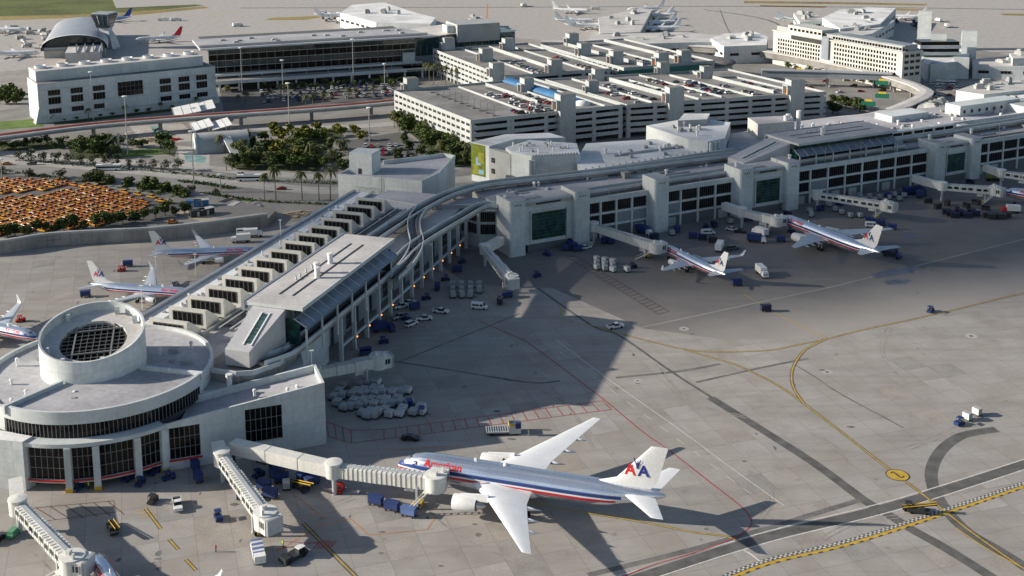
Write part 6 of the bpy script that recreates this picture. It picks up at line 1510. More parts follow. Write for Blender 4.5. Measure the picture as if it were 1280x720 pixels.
    for sd in (-1, 1): MB().lathe([(.35, -.25), (.55, -.2), (.55, .2), (.35, .25)], (bx_, sd * 1.1, .56), 'y', 14).build('wheel', 'rubber', bg_)
    MB().box(bx_ - 3.2, bx_ - .8, -.8, .8, zf1 - 1.2, zf1 - .1).build('equipment_box', mt, jb)
    # service stair
    if stair:
        y0 = -1.7 * stair; p0 = (L - 2.2, y0 * 1.35, zf1); p1 = (L - 7.0, y0 * 1.9 - 1.4 * stair, .1)
        s_ = MB().bar((p0[0], p0[1] - .4, p0[2]), (p1[0], p1[1] - .4, p1[2]), .1, .35).bar((p0[0], p0[1] + .4, p0[2]), (p1[0], p1[1] + .4, p1[2]), .1, .35)
        for i in range(12):
            t = (i + .5) / 12; q = [p0[j] + (p1[j] - p0[j]) * t for j in range(3)]; s_.box(q[0] - .16, q[0] + .16, q[1] - .38, q[1] + .38, q[2], q[2] + .05)
        for off in (-.45, .45): s_.bar((p0[0], p0[1] + off, p0[2] + 1), (p1[0], p1[1] + off, p1[2] + 1), .06, .06)
        s_.build('stair', mt, jb)
        MB().box(L - 3.4, L - 1.4, min(y0, y0 * 1.7), max(y0, y0 * 1.7), zf1 - .1, zf1).build('stair_landing', mt, jb)
    return jb
b7 = 7.3
def D_(a, b): return math.degrees(atan2(b[1] - a[1], b[0] - a[0]))
nose77 = (-25.06, 255.12); h77 = radians(162.2)
def door(n, h, back, side): return (n[0] - back * cos(h) - side * sin(h), n[1] - back * sin(h) + side * cos(h))
jet_bridge('long ribbed jet bridge reaching from the satellite wing to the big airliner door', A2(291, 552, b7), A2(417, 581, b7), door(nose77, h77, 13.5, 7.4), 162.2 - 90, 4.7, 5.0, True, 1)
jet_bridge('jet bridge angled across the stand from the middle of the satellite', A2(272, 552, b7), A2(277, 566, b7), A2(334, 643, b7), D_(A2(334, 643), A2(350, 655)), 4.6, 4.2, True, -1, True)
jet_bridge('jet bridge from the satellite corner wall to the cut-off airliner nose', A2(19, 598, b7), A2(22, 626, b7), A2(93, 697, b7), D_(A2(93, 697), A2(118, 700)), 4.6, 4.0, True, 1, True)
jet_bridge('short stubby jet bridge at the pier end above the container cluster', A2(372, 466, b7), A2(392, 462, b7), A2(478, 445, b7), D_(A2(470, 447), A2(490, 443)), 4.8, 4.6, True, -1)
jet_bridge('empty jet bridge at the corner wing beside the first portal', A2(626, 297, b7), A2(606, 308, b7), A2(640, 347, b7), D_(A2(630, 338), A2(640, 350)), 4.8, 4.4, True, 0)
nA = (58.6, 418.1); hA = radians(116.7)
jet_bridge('jet bridge from the first portal to the narrow airliner', A2(737, 277, b7), A2(742, 280, b7), door(nA, hA, 4.6, 4.6), 26.7, 4.8, 3.2, True, 1)
nB = (109.4, 449.4); hB = radians(116.9)
jet_bridge('kinked jet bridge from the station portal to the wide airliner', A2(905, 254, b7), A2(928, 262, b7), door(nB, hB, 6.5, 5.6), 26.9, 4.8, 4.0, True, 1)
jet_bridge('empty jet bridge with red striped side swung out between two portals', A2(1017, 238, b7), A2(1022, 241, b7), A2(1113, 254, b7), D_(A2(1100, 252), A2(1120, 256)), 4.8, 4.4, True, 1, True)
jet_bridge('two part jet bridge at the end portal before the silver nose', A2(1143, 220, b7), A2(1178, 230, b7), A2(1248, 234, b7), D_(A2(1240, 233), A2(1256, 236)), 4.8, 4.2, True, 1, True)
jet_bridge('jet bridge beyond the end portal leading out past the concourse', A2(1232, 207, b7), A2(1252, 214, b7), A2(1300, 220, b7), 10, 4.8, 4.4, True, 0, True)

# ------------------------------------------------------------------ road vehicles
def wheel4(mb, xs, y, r, mi):
    for x in xs:
        for sd in (-1, 1): mb.lathe([(r * .5, -.1), (r, -.09), (r, .09), (r * .5, .1)], (x, sd * y, r), 'y', 10, mi)
def car_mesh(paint, kind='sedan'):
    mb = MB(); L, w = 4.7, .9
    def body(prof, mi, wy):
        R = [[(x, -wy, z) for x, z in prof], [(x, wy, z) for x, z in prof]]; n = len(prof)
        mb.add(R[0] + R[1], [tuple(range(n)), tuple(range(2 * n - 1, n - 1, -1))] + [(i, n + i, n + (i + 1) % n, (i + 1) % n) for i in range(n)], mi)
    if kind == 'sedan':
        body([(2.3, .35), (2.35, .7), (1.3, .92), (-1.7, .95), (-2.3, .85), (-2.35, .35)][::-1], 0, w); body([(1.2, .9), (.45, 1.38), (-.95, 1.42), (-1.75, .93)][::-1], 1, w * .86); body([(.42, 1.385), (.3, 1.45), (-.85, 1.48), (-.95, 1.42)][::-1], 0, w * .8)
    elif kind == 'suv':
        body([(2.3, .4), (2.35, .95), (1.2, 1.08), (-2.25, 1.08), (-2.3, .4)][::-1], 0, w * 1.03); body([(1.2, 1.05), (.5, 1.68), (-2.0, 1.68), (-2.25, 1.05)][::-1], 1, w * .95); body([(.45, 1.69), (.4, 1.76), (-1.95, 1.78), (-2.0, 1.69)][::-1], 0, w * .93)
    elif kind == 'van':
        body([(2.6, .4), (2.65, 1.0), (1.9, 1.2), (1.2, 2.0), (-2.6, 2.05), (-2.65, .4)][::-1], 0, w * 1.08); body([(1.95, 1.2), (1.3, 1.92), (1.15, 1.92), (1.6, 1.2)][::-1], 1, w * 1.09); body([(.8, 1.25), (.8, 1.8), (.1, 1.8), (.1, 1.25)][::-1], 1, w * 1.09)
    elif kind == 'pickup':
        body([(2.6, .45), (2.65, .95), (1.5, 1.08), (-2.6, 1.08), (-2.65, .45)][::-1], 0, w * 1.05); body([(1.4, 1.05), (.8, 1.68), (-.5, 1.68), (-.75, 1.05)][::-1], 1, w * .95); body([(.75, 1.69), (.7, 1.76), (-.45, 1.76), (-.5, 1.69)][::-1], 0, w * .92)
        mb.box(-2.5, -.85, -.78, .78, 1.085, 1.1, 2)
    wheel4(mb, (1.45, -1.45), w * .93, .34, 2)
    return mb.mesh('car', [paint, 'car_glass', 'rubber'])
def car(kind, paint, p, an, label, group=None, z=None, name=None, cat='car'):
    me = cached(('car', kind, paint), lambda: car_mesh(paint, kind))
    o = inst(me, name or {'sedan': 'parked_car', 'suv': 'parked_car', 'van': 'van', 'pickup': 'pickup_truck'}[kind], None, (p[0], p[1], z if z is not None else (p[2] if len(p) > 2 else 0) + .02), an)
    return tag(o, label, cat, group)
# taxi lot: rows follow the lot edge
rt = random.Random(8); a_t = A(0, 262, ZT); b_t = A(180, 262, ZT)
lotpoly = [A2(*p, ZT) for p in ((-40, 222), (60, 226), (115, 232), (160, 244), (188, 257), (186, 264), (150, 276), (100, 286), (-40, 298))]
aisle = [A2(*p, ZT) for p in ((-40, 244), (40, 240), (92, 232), (100, 236), (50, 245), (-40, 251))]
def inside(p, poly):
    c = False; n = len(poly)
    for i in range(n):
        (x1, y1), (x2, y2) = poly[i], poly[(i + 1) % n]
        if (y1 > p[1]) != (y2 > p[1]) and p[0] < (x2 - x1) * (p[1] - y1) / (y2 - y1) + x1: c = not c
    return c
tf = Fr((-210, 450), radians(-32)); ntx = 0; cand = []
for i in range(-30, 40):
    for j in range(-40, 60):
        p = tf.w(i * 5.75, j * 2.55)
        if inside((p.x, p.y), lotpoly) and not inside((p.x, p.y), aisle): cand.append(p)
cand.sort(key=lambda p: p.y)
for k, p in enumerate(cand[:300]):
    car('sedan', 'taxi' if rt.random() < .72 else 'taxi_yellow', (p.x + rt.uniform(-.35, .35), p.y + rt.uniform(-.2, .2), ZT), tf.a + (pi if rt.random() < .3 else 0) + rt.uniform(-.06, .06), 'orange taxi packed in the rows of the taxi lot', 'taxis in the lot', name='taxi', cat='taxi')
if len(cand) > 300:
    V_ = MB(); me = car_mesh('taxi', 'sedan'); vs = [v.co.copy() for v in me.vertices]; fs = [tuple(f.vertices) for f in me.polygons]; ms = [f.material_index for f in me.polygons]
    for p in cand[300:]:
        o_ = len(V_.v); c_, s_ = cos(tf.a), sin(tf.a); V_.v += [(p.x + v.x * c_ - v.y * s_, p.y + v.x * s_ + v.y * c_, ZT + .02 + v.z) for v in vs]; V_.f += [tuple(i + o_ for i in f) for f in fs]; V_.m += ms
    o = V_.build('taxi_rows', ['taxi', 'car_glass', 'rubber'], None, kind='stuff'); tag(o, 'farther orange taxis filling the rest of the taxi lot', 'taxi')
for i, (u, v, pt) in enumerate(((121, 234, 'taxi_yellow'), (156, 241, 'taxi_yellow'), (173, 244, 'taxi_yellow'), (190, 247, 'taxi_yellow'), (201, 252, 'taxi_yellow'), (211, 254, 'taxi_yellow'))):
    car('sedan', pt, A(u, v, ZT), radians(-28), 'bright yellow taxi queueing along the lot edge lane', 'taxis queueing', name='taxi', cat='taxi')
car('sedan', 'taxi', A(216, 279, ZT), radians(12), 'lone orange taxi driving along the top of the retaining wall', name='taxi', cat='taxi')
car('sedan', 'taxi', A(9, 206), radians(4), 'orange taxi driving on the carriageway above the taxi lot', name='taxi', cat='taxi'); car('sedan', 'taxi', A(289, 251), radians(5), 'orange taxi on the ramp beside the construction yard', name='taxi', cat='taxi')
car('sedan', 'car_blue', A(166, 275, ZT), radians(8), 'dark blue car parked under the trees beside the taxi lot')
COLS = ['car_white', 'car_white', 'car_silver', 'car_silver', 'car_black', 'car_grey', 'car_blue', 'car_red', 'car_beige']
CN = {'car_white': 'white', 'car_silver': 'silver', 'car_black': 'black', 'car_grey': 'dark grey', 'car_blue': 'dark blue', 'car_red': 'red', 'car_beige': 'beige'}
def lot(pts, where, n=None):
    for (p, an) in pts:
        c = rt.choice(COLS); k = rt.choice(('sedan', 'sedan', 'suv'))
        car(k, c, p, an + (pi if rt.random() < .5 else 0), CN[c] + (' utility car' if k == 'suv' else ' car') + ' parked ' + where, 'cars parked ' + where)
# terminal car park under the glass terminal
pts = []
o_ = A(330, 128); cf_ = Fr((o_.x, o_.y), radians(14))
for r_ in range(6):
    for i in range(34):
        p = cf_.w(i * 3.0, r_ * 11 + (i % 2) * 0); u = i
        if rt.random() < .62 and r_ < 6: pts.append((p, cf_.a + pi / 2 + rt.uniform(-.05, .05)))
lot(pts, 'in the terminal car park')
o_ = A(446, 206); cf_ = Fr((o_.x, o_.y), radians(8)); pts = []
for r_ in range(5):
    for i in range(9):
        if rt.random() < .66: pts.append((cf_.w(i * 3.1 + r_ * .5, r_ * 9.0), cf_.a + pi / 2))
lot(pts, 'in the small car park beside the grove')
def roofcars(Q, B, z, rows, where, pr):
    pts = []
    for s, t0, t1, an in rows:
        t = t0
        while t < t1:
            if rt.random() < pr: q = Q(s, t); pts.append((Vector((B[0] + q[0], B[1] + q[1], z)), an))
            t += 2.9
    lot(pts, where)
roofcars(Q1, (-16, 572), 17.2, [(41, 4, 60, a1), (47, 4, 58, a1), (57, 8, 52, a1), (31, 4, 20, a1)], 'on the first garage roof', .5)
roofcars(Q2, (65.5, 609.5), 17.0, [(10, 6, 40, a3), (22, 6, 60, a3), (38, 10, 60, a3), (54, 8, 70, a3), (64, 10, 60, a3), (70, 10, 70, a3), (81, 8, 40, a3), (98, 14, 60, a3)], 'on the long garage roof', .42)
roofcars(Q3, (1.5, 697), 17.0, [(26, 6, 50, a5), (60, 10, 60, a5)], 'on the rear garage roof', .3)
roofcars(Q4, (76, 728), 16.4, [(26, 6, 60, a7), (58, 10, 60, a7)], 'on the farthest garage roof', .4)
pts = [(A(u, v), radians(rt.uniform(-30, 30))) for u, v in [(995 + i * 9, 96 + (i * 7 % 22)) for i in range(14)] + [(1150 + (i * 23 % 80), 104 + (i * 5 % 22)) for i in range(26)]]
lot(pts, 'on the roads beside the curved walkway')
pts = [(A(u, v), radians(2)) for u, v in ((352, 237), (120, 214), (40, 206), (300, 219), (198, 163), (210, 169), (230, 240), (560, 214))]
lot(pts, 'or driving along the landside roads')
# buses
def bus(u, v, an, label, body='white_paint'):
    b = thing('bus', label, 'bus', A(u, v), radians(an)); MB().box(-5.8, 5.8, -1.25, 1.25, .45, 1.5).box(-5.8, 5.8, -1.25, 1.25, 2.3, 3.1).build('body', body, b); MB().box(-5.7, 5.7, -1.2, 1.2, 1.5, 2.3).build('windows', 'glass_dark', b)
    for x in (-3.8, 3.8):
        for sd in (-1, 1): MB().lathe([(.3, -.14), (.48, -.12), (.48, .12), (.3, .14)], (x, sd * 1.13, .48), 'y', 12).build('wheel', 'rubber', b)
    MB().box(-2.5, 1.5, -.9, .9, 3.1, 3.35).build('roof_unit', 'grey_wall', b)
bus(136, 213, 2, 'white bus driving on the carriageway above the taxi lot'); bus(312, 226, 3, 'white bus with dark windows on the carriageway near the tall palms'); bus(1182, 106, -15, 'white bus standing in the yard behind the curved walkway')
# ------------------------------------------------------------------ ramp equipment: parts shared between copies
def wh(r=.3, w=.2): return cached(('wheel', r, w), lambda: MB().lathe([(r * .5, -w / 2), (r, -w / 2 + .02), (r, w / 2 - .02), (r * .5, w / 2)], (0, 0, 0), 'y', 10).mesh('wheel', 'rubber'))
def pm(key, fn, mats): return cached(('pm', key), lambda: fn().mesh(key, mats))
def assemble(name, label, cat, p, an, parts, wheels, r=.3, group=None, w=.2):
    t = thing(name, label, cat, p, an, group)
    for nm, me in parts: inst(me, nm, t)
    for x, y in wheels: inst(wh(r, w), 'wheel', t, (x, y, r + .02))
    return t
def tug(p, an, label, group=None, c='blue_metal', name='baggage_tractor', cat='tractor'):
    return assemble(name, label, cat, p, an, [
        ('body', pm('tugbody' + c, lambda: MB().box(-1.5, 1.5, -.75, .75, .3, .75).box(.2, 1.5, -.7, .7, .75, 1.15), c)), ('seat', pm('tugseat', lambda: MB().box(-.6, -.1, -.5, .5, .75, 1.35), 'dark_metal')),
        ('canopy', pm('tugcan' + c, lambda: MB().box(-1.0, .5, -.72, .72, 1.95, 2.05).box(-.95, -.87, -.7, -.62, .75, 1.95).box(-.95, -.87, .62, .7, .75, 1.95).box(.37, .45, -.7, -.62, 1.15, 1.95).box(.37, .45, .62, .7, 1.15, 1.95), c))], [(1, -.7), (1, .7), (-1, -.7), (-1, .7)], .32, group)
def cart(p, an, label, group=None, c='blue_canvas'):
    return assemble('baggage_cart', label, 'baggage cart', p, an, [
        ('bed', pm('cartbed', lambda: MB().box(-1.7, 1.7, -.8, .8, .5, .65).box(1.7, 2.5, -.06, .06, .42, .5), 'dark_metal')), ('cover', pm('cartcov' + c, lambda: MB().box(-1.65, 1.65, -.8, -.74, .65, 2.1).box(-1.65, -1.6, -.74, .74, .65, 2.1).box(1.6, 1.65, -.74, .74, .65, 2.1).prism([(-1.75, -.9), (1.75, -.9), (1.75, .9), (-1.75, .9)], 2.1, 2.25).box(-1.6, 1.6, .3, .74, .65, 1.5), c))], [(1.2, -.7), (1.2, .7), (-1.2, -.7), (-1.2, .7)], .24, group)
def uld_mesh(c):
    return pm('uldm' + c, lambda: MB().add([(-.78, -.98, 0), (.78, -.98, 0), (.78, .82, 0), (-.78, .82, 0), (-.78, -.98, 1.6), (.78, -.98, 1.6), (.78, 1.0, 1.6), (-.78, 1.0, 1.6), (.78, 1.0, .5), (-.78, 1.0, .5)],
              [(3, 2, 1, 0), (4, 5, 6, 7), (0, 1, 5, 4), (1, 2, 8, 6, 5), (0, 4, 7, 9, 3), (2, 3, 9, 8), (8, 9, 7, 6)]), c)
def uld(p, an, label, group=None, c='uld', name='cargo_container'):
    t = assemble(name, label, 'container', p, an, [('dolly', pm('dollybed', lambda: MB().box(-.95, .95, -1.1, 1.1, .34, .5).box(.95, 1.9, -.05, .05, .36, .44), 'dark_metal'))], [(.6, -.8), (.6, .8), (-.6, -.8), (-.6, .8)], .16, group, .14)
    o = inst(uld_mesh(c), 'shell', t, (0, 0, .51)); inst(pm('uldpan' + c, lambda: MB().box(-.70, .70, -1.0, -.985, .12, 1.45).box(-.66, .66, -.88, -.08, 1.605, 1.63).box(-.66, .66, .08, .88, 1.605, 1.63), 'blue_metal' if c == 'uld_blue' else 'grey_wall'), 'door_panel', o)
    return t
mat('uld_blue', (.10, .16, .34), .5)
def pickup(p, an, label, c='car_white', group=None):
    return assemble('pickup_truck', label, 'truck', p, an, [
        ('body', pm('pkb' + c, lambda: MB().box(-2.7, 2.7, -.95, .95, .45, .95).box(1.25, 2.65, -.92, .92, .95, 1.12).box(-2.7, -.6, -.95, -.87, .95, 1.35).box(-2.7, -.6, .87, .95, .95, 1.35).box(-2.7, -2.62, -.87, .87, .95, 1.35), c)),
        ('cab', pm('pkc', lambda: MB().rings([[(1.3, -.88, .95), (1.3, .88, .95), (-.6, .88, .95), (-.6, -.88, .95)], [(.75, -.74, 1.7), (.75, .74, 1.7), (-.45, .74, 1.7), (-.45, -.74, 1.7)]]), 'car_glass')), ('roof', pm('pkr' + c, lambda: MB().box(-.47, .77, -.76, .76, 1.7, 1.78), c)), ('load_bed', pm('pkl', lambda: MB().box(-2.6, -.62, -.86, .86, .96, .99), 'dark_metal'))],
        [(1.75, -.85), (1.75, .85), (-1.75, -.85), (-1.75, .85)], .38, group, .24)
def van(p, an, label, c='car_white', group=None):
    return assemble('van', label, 'van', p, an, [
        ('body', pm('vnb' + c, lambda: MB().rings([[(x, y, z) for x, z in ((2.7, .45), (2.75, 1.05), (2.0, 1.25), (1.3, 2.1), (-2.6, 2.15), (-2.7, .45))] for y in (-1, 1)]), c)), ('windscreen', pm('vnw', lambda: MB().rings([[(x, y, z) for x, z in ((2.02, 1.27), (1.34, 2.1), (1.28, 2.05), (1.95, 1.22))] for y in (-.85, .85)]), 'car_glass')),
        ('side_window', pm('vns', lambda: MB().box(.4, 1.3, -1.015, -1.003, 1.25, 1.9).box(.4, 1.3, 1.003, 1.015, 1.25, 1.9).box(-2.2, .1, -1.015, -1.003, 1.35, 1.85), 'car_glass'))], [(1.75, -.9), (1.75, .9), (-1.75, -.9), (-1.75, .9)], .36, group, .24)
def box_truck(p, an, label, c='white_paint', cabc='car_white', group=None, L=6.5):
    return assemble('box_truck', label, 'truck', p, an, [
        ('box', pm('btb%s%s' % (c, L), lambda: MB().box(-L * .62, L * .2, -1.2, 1.2, 1.1, 3.4), c)), ('chassis', pm('btc%s' % L, lambda: MB().box(-L * .6, L * .48, -.9, .9, .6, 1.08), 'dark_metal')), ('cab', pm('btk%s%s' % (cabc, L), lambda: MB().rings([[(L * .5, -1.05, .6), (L * .5, 1.05, .6), (L * .22, 1.05, .6), (L * .22, -1.05, .6)], [(L * .5, -1.05, 1.5), (L * .5, 1.05, 1.5), (L * .22, 1.05, 1.5), (L * .22, -1.05, 1.5)], [(L * .43, -.95, 2.4), (L * .43, .95, 2.4), (L * .22, .95, 2.4), (L * .22, -.95, 2.4)]]), cabc)),
        ('windscreen', pm('btw%s' % L, lambda: MB().add([(L * .5 + .01, -.9, 1.5), (L * .5 + .01, .9, 1.5), (L * .43 + .02, .85, 2.3), (L * .43 + .02, -.85, 2.3)], [(0, 1, 2, 3)]), 'car_glass'))], [(L * .36, -.95), (L * .36, .95), (-L * .42, -.95), (-L * .42, .95)], .48, group, .3)
def belt_loader(p, an, label, group=None, c='dark_metal'):
    return assemble('belt_loader', label, 'loader', p, an, [
        ('chassis', pm('blc' + c, lambda: MB().box(-2.4, 2.4, -.85, .85, .35, .9).box(-.2, 1.2, -.85, -.1, .9, 1.6), c)), ('conveyor', pm('blv', lambda: MB().bar((-3.4, .35, .75), (3.9, .35, 2.3), .9, .22), 'rubber')), ('rail', pm('blr', lambda: MB().bar((-3.3, .85, 1.0), (3.8, .85, 2.6), .06, .2).bar((-3.3, -.15, 1.0), (3.8, -.15, 2.6), .06, .2), 'yellow_metal'))], [(1.6, -.8), (1.6, .8), (-1.6, -.8), (-1.6, .8)], .34, group)
def cargo_loader(p, an, label, group=None):
    return assemble('cargo_loader', label, 'loader', p, an, [
        ('platform', pm('clp', lambda: MB().box(-5.2, .5, -1.7, 1.7, .8, 1.15), 'bridge_grey')), ('lift_frame', pm('clf', lambda: MB().box(.6, 3.6, -1.7, -1.5, .5, 2.6).box(.6, 3.6, 1.5, 1.7, .5, 2.6).box(.6, 3.6, -1.5, 1.5, 1.9, 2.1), 'bridge_grey')), ('guard_rail', pm('clg', lambda: MB().box(.6, 3.6, -1.72, -1.66, 2.6, 3.2).box(.6, .7, -1.5, 1.5, 2.1, 2.7), 'yellow_metal')), ('cab', pm('clk', lambda: MB().box(2.2, 3.6, -2.2, -1.2, 2.1, 3.5), 'blue_metal')), ('rollers', pm('clr', lambda: [m_ := MB(), [m_.box(-5 + i * .6, -4.8 + i * .6, -1.4, 1.4, 1.15, 1.22) for i in range(9)]][0], 'dark_metal')), ('chassis', pm('clc', lambda: MB().box(-5, 3.4, -1.3, 1.3, .35, .8), 'dark_metal'))],
        [(2.6, -1.3), (2.6, 1.3), (-3.8, -1.3), (-3.8, 1.3)], .4, group)
def pushback(p, an, label):
    return assemble('pushback_tractor', label, 'tractor', p, an, [('body', pm('pbb', lambda: MB().box(-3, 3, -1.25, 1.25, .4, 1.15).box(-2.9, -1.4, -1.2, 1.2, 1.15, 1.5), 'dark_metal')), ('cab', pm('pbc', lambda: MB().box(.6, 2.2, -1.1, .2, 1.15, 2.2), 'car_glass')), ('cab_roof', pm('pbr', lambda: MB().box(.5, 2.3, -1.2, .3, 2.2, 2.32), 'white_paint'))], [(1.9, -1.15), (1.9, 1.15), (-1.9, -1.15), (-1.9, 1.15)], .55, None, .35)
def person(p, an, label, top, group=None):
    t = thing('person', label, 'person', p, an, group)
    mb = MB(); N = 10
    def ring(cx, cy, z, rx, ry): return [(cx + rx * cos(2 * pi * i / N), cy + ry * sin(2 * pi * i / N), z) for i in range(N)]
    mb.rings([ring(0, 0, .82, .16, .13), ring(0, 0, .95, .17, .13), ring(0, 0, 1.2, .17, .12), ring(0, 0, 1.42, .2, .12), ring(0, 0, 1.5, .1, .09), ring(0, 0, 1.56, .06, .06), ring(.01, 0, 1.6, .08, .1), ring(.01, 0, 1.7, .085, .11), ring(0, 0, 1.78, .05, .06)], 0)
    for sd in (-1, 1):
        mb.rings([ring(.05 * sd, .1 * sd, .02, .06, .05), ring(.02 * sd, .1 * sd, .48, .06, .06), ring(0, .09 * sd, .9, .085, .085)], 1); mb.rings([ring(.02, .22 * sd, 1.42, .055, .055), ring(.04, .26 * sd, 1.12, .045, .045), ring(.14, .24 * sd, .88, .035, .035)], 0)
    me = mb.mesh('body', [top, 'navy'], True); inst(me, 'body', t); inst(pm('head_skin', lambda: MB().lathe([(.02, 1.56), (.09, 1.62), (.1, 1.70), (.06, 1.79), (.01, 1.81)], n=10), 'skin'), 'head', t)
rg = random.Random(31)
def P2(u, v): return A(u, v, 0)
# --- satellite stands
G_ = 'tractors under the satellite columns'
for u, v, a in ((97, 612, 70), (161, 600, 60), (175, 606, 80), (193, 592, 60), (211, 599, 30)): tug(P2(u, v), radians(a), 'dark blue tractor between the yellow footed satellite columns', G_)
for u, v, a in ((244, 586, -60), (248, 601, -60)): cart(P2(u, v), radians(a), 'blue baggage cart at the right end of the satellite columns', 'carts by the satellite columns')
person(P2(111, 611), 0, 'person in lime vest standing between the satellite columns', 'vest_lime')
tug(P2(191, 628), radians(80), 'dark tractor alone on the stand before the satellite windows', None, 'dark_metal')
pickup(P2(222, 634), radians(-70), 'white pickup with dark bed on the satellite stand'); tug(P2(273, 649), radians(-65), 'blue and yellow tractor beside the angled jet bridge foot')
belt_loader(P2(141, 664), radians(-60), 'black and yellow belt loader on the satellite stand'); belt_loader(P2(376, 612), radians(-42), 'black belt loader under the long jet bridge walkway')
assemble('service_cart', 'small green service cart beside the corner jet bridge', 'cart', P2(17, 670), radians(80), [('body', pm('gsc', lambda: MB().box(-1.6, 1.6, -.8, .8, .3, 1.0).box(-1.2, .9, -.7, .7, 1.0, 1.7), 'green_metal'))], [(1, -.7), (1, .7), (-1, -.7), (-1, .7)])
car('sedan', 'car_black', A(-1, 676), radians(80), 'black car at the corner of the satellite wall')
G2_ = 'carts under the long jet bridge'
for u, v, a in ((328, 578, -30), (345, 586, -30), (352, 603, 10), (345, 595, 60), (379, 600, 60), (303, 622, 80), (338, 622, -20), (330, 612, -20), (390, 606, 40)): cart(P2(u, v), radians(a), 'dark blue baggage cart in the shade under the long jet bridge', G2_)
for u, v, a in ((318, 566, 20), (395, 598, 70), (323, 596, 50)): tug(P2(u, v), radians(a), 'blue tractor in the shade under the long jet bridge', 'tractors under the long jet bridge')
uld(P2(358, 611), radians(10), 'single white container under the long jet bridge', None, 'uld_white'); tug(P2(425, 614), radians(80), 'red tractor below the long jet bridge rotunda', None, 'red_metal')
for i, (u, v) in enumerate(((470, 631), (490, 638), (511, 645))): cart(P2(u, v), radians(-22), ('leading', 'middle', 'last')[i] + ' blue cart of the train beside the big airliner nose', None, 'blue_canvas' if i < 2 else 'uld_blue')
t = assemble('flatbed_truck', 'flatbed truck loaded with blue and white sacks near the angled jet bridge', 'truck', P2(323, 695), radians(-72), [('bed', pm('fbd', lambda: MB().box(-3.6, 2.2, -1.3, 1.3, .8, 1.1), 'white_paint')), ('cab', pm('fbk', lambda: MB().box(2.3, 3.9, -1.15, 1.15, .6, 2.2), 'car_white'))], [(2.9, -1.1), (2.9, 1.1), (-2.2, -1.1), (-2.2, 1.1)], .45)
for i in range(7): inst(pm('sack%d' % (i % 2), lambda: MB().box(-.36, .36, -1.2, 1.2, 1.1, 1.9), 'uld_white' if i % 2 else 'uld_blue'), 'sack_row', t, (-3.2 + i * .82, 0, 0))
pushback(P2(367, 698), radians(48), 'low black pushback tractor near the flatbed truck'); person(P2(270, 690), 0, 'person in dark red shirt walking across the satellite stand', 'clothing_red'); person(P2(354, 684), 0, 'person in lime vest beside the pushback tractor', 'vest_lime')
cargo_loader(P2(633, 541), radians(4), 'cargo loader with yellow frame parked off the big airliner wingtip'); car('sedan', 'car_black', P2(513, 550), radians(-8), 'black car parked on the hatched strip edge')
# --- container cluster beside the pier end
ck_ = 0; cl0 = A(414, 484); cf_ = Fr((cl0.x, cl0.y), radians(-15))
for r_ in range(7):
    for c_ in range(10):
        p = A(410 + c_ * 10.2 + r_ * 4.5, 486 + r_ * 6.6 - c_ * .8 + (r_ % 2) * 1.5)
        if rg.random() < .16 or (c_ > 6 and r_ < 2) or (c_ < 2 and r_ > 4): continue
        c = rg.choice(('uld', 'uld', 'uld_white', 'uld')); q = p + Vector((rg.uniform(-.5, .5), rg.uniform(-.5, .5), 0))
        uld(q, radians(-20) + rg.uniform(-.08, .08) + rg.choice((0, pi)), ('white' if c == 'uld_white' else 'grey') + ' cargo container in the cluster beside the pier end', 'containers beside the pier end', c).scale = (1.3, 1.15, .85)
uld(P2(527, 518), 0, 'container with dark front at the open end of the cluster', None, 'uld_blue'); uld(P2(512, 508), .3, 'blue container at the edge of the pale cluster', None, 'uld_blue')
# --- along the pier
for (u, v, a, k, c, ll) in ((501, 385, 35, 'pickup', 'car_white', 'white pickup nearest the pier columns beside the orange lamps'), (512, 380, 30, 'sedan', 'car_white', 'white car tucked close to the pier columns'), (499, 398, 40, 'pickup', 'car_silver', 'silver pickup parked in line at the pier'), (514, 407, 50, 'suv', 'car_white', 'white utility car parked apart from the pier row'), (530, 400, 10, 'pickup', 'car_white', 'white flat backed pickup among the pier vehicles'), (551, 391, -15, 'pickup', 'car_white', 'white pickup with loaded dark bed out from the pier'), (599, 386, -10, 'van', 'car_white', 'white van alone in the pier shadow'), (769, 410, 20, 'pickup', 'car_white', 'white pickup at the tip of the pier shadow on the taxi line')):
    if k == 'pickup': pickup(P2(u, v), radians(a), ll, c)
    elif k == 'van': van(P2(u, v), radians(a), ll, c)
    else: car(k, c, P2(u, v), radians(a), ll)
box_truck(P2(480, 414), radians(15), 'dark blue box truck against the pier columns', 'blue_metal', 'blue_metal', None, 6.0)
for i in range(11): uld(P2(566 + (i % 4) * 11, 360 + (i // 4) * 6), radians(rg.uniform(-20, 20)), 'grey container in the group beside the corner wing', 'containers by the corner wing').scale = (1.1,) * 3
cart(P2(625, 380), radians(80), 'dark empty dolly cart beside the corner jet bridge', None, 'dark_metal'); cart(P2(634, 372), radians(20), 'blue cart near the corner jet bridge cab'); tug(P2(671, 346), radians(40), 'blue tractor before the first portal')
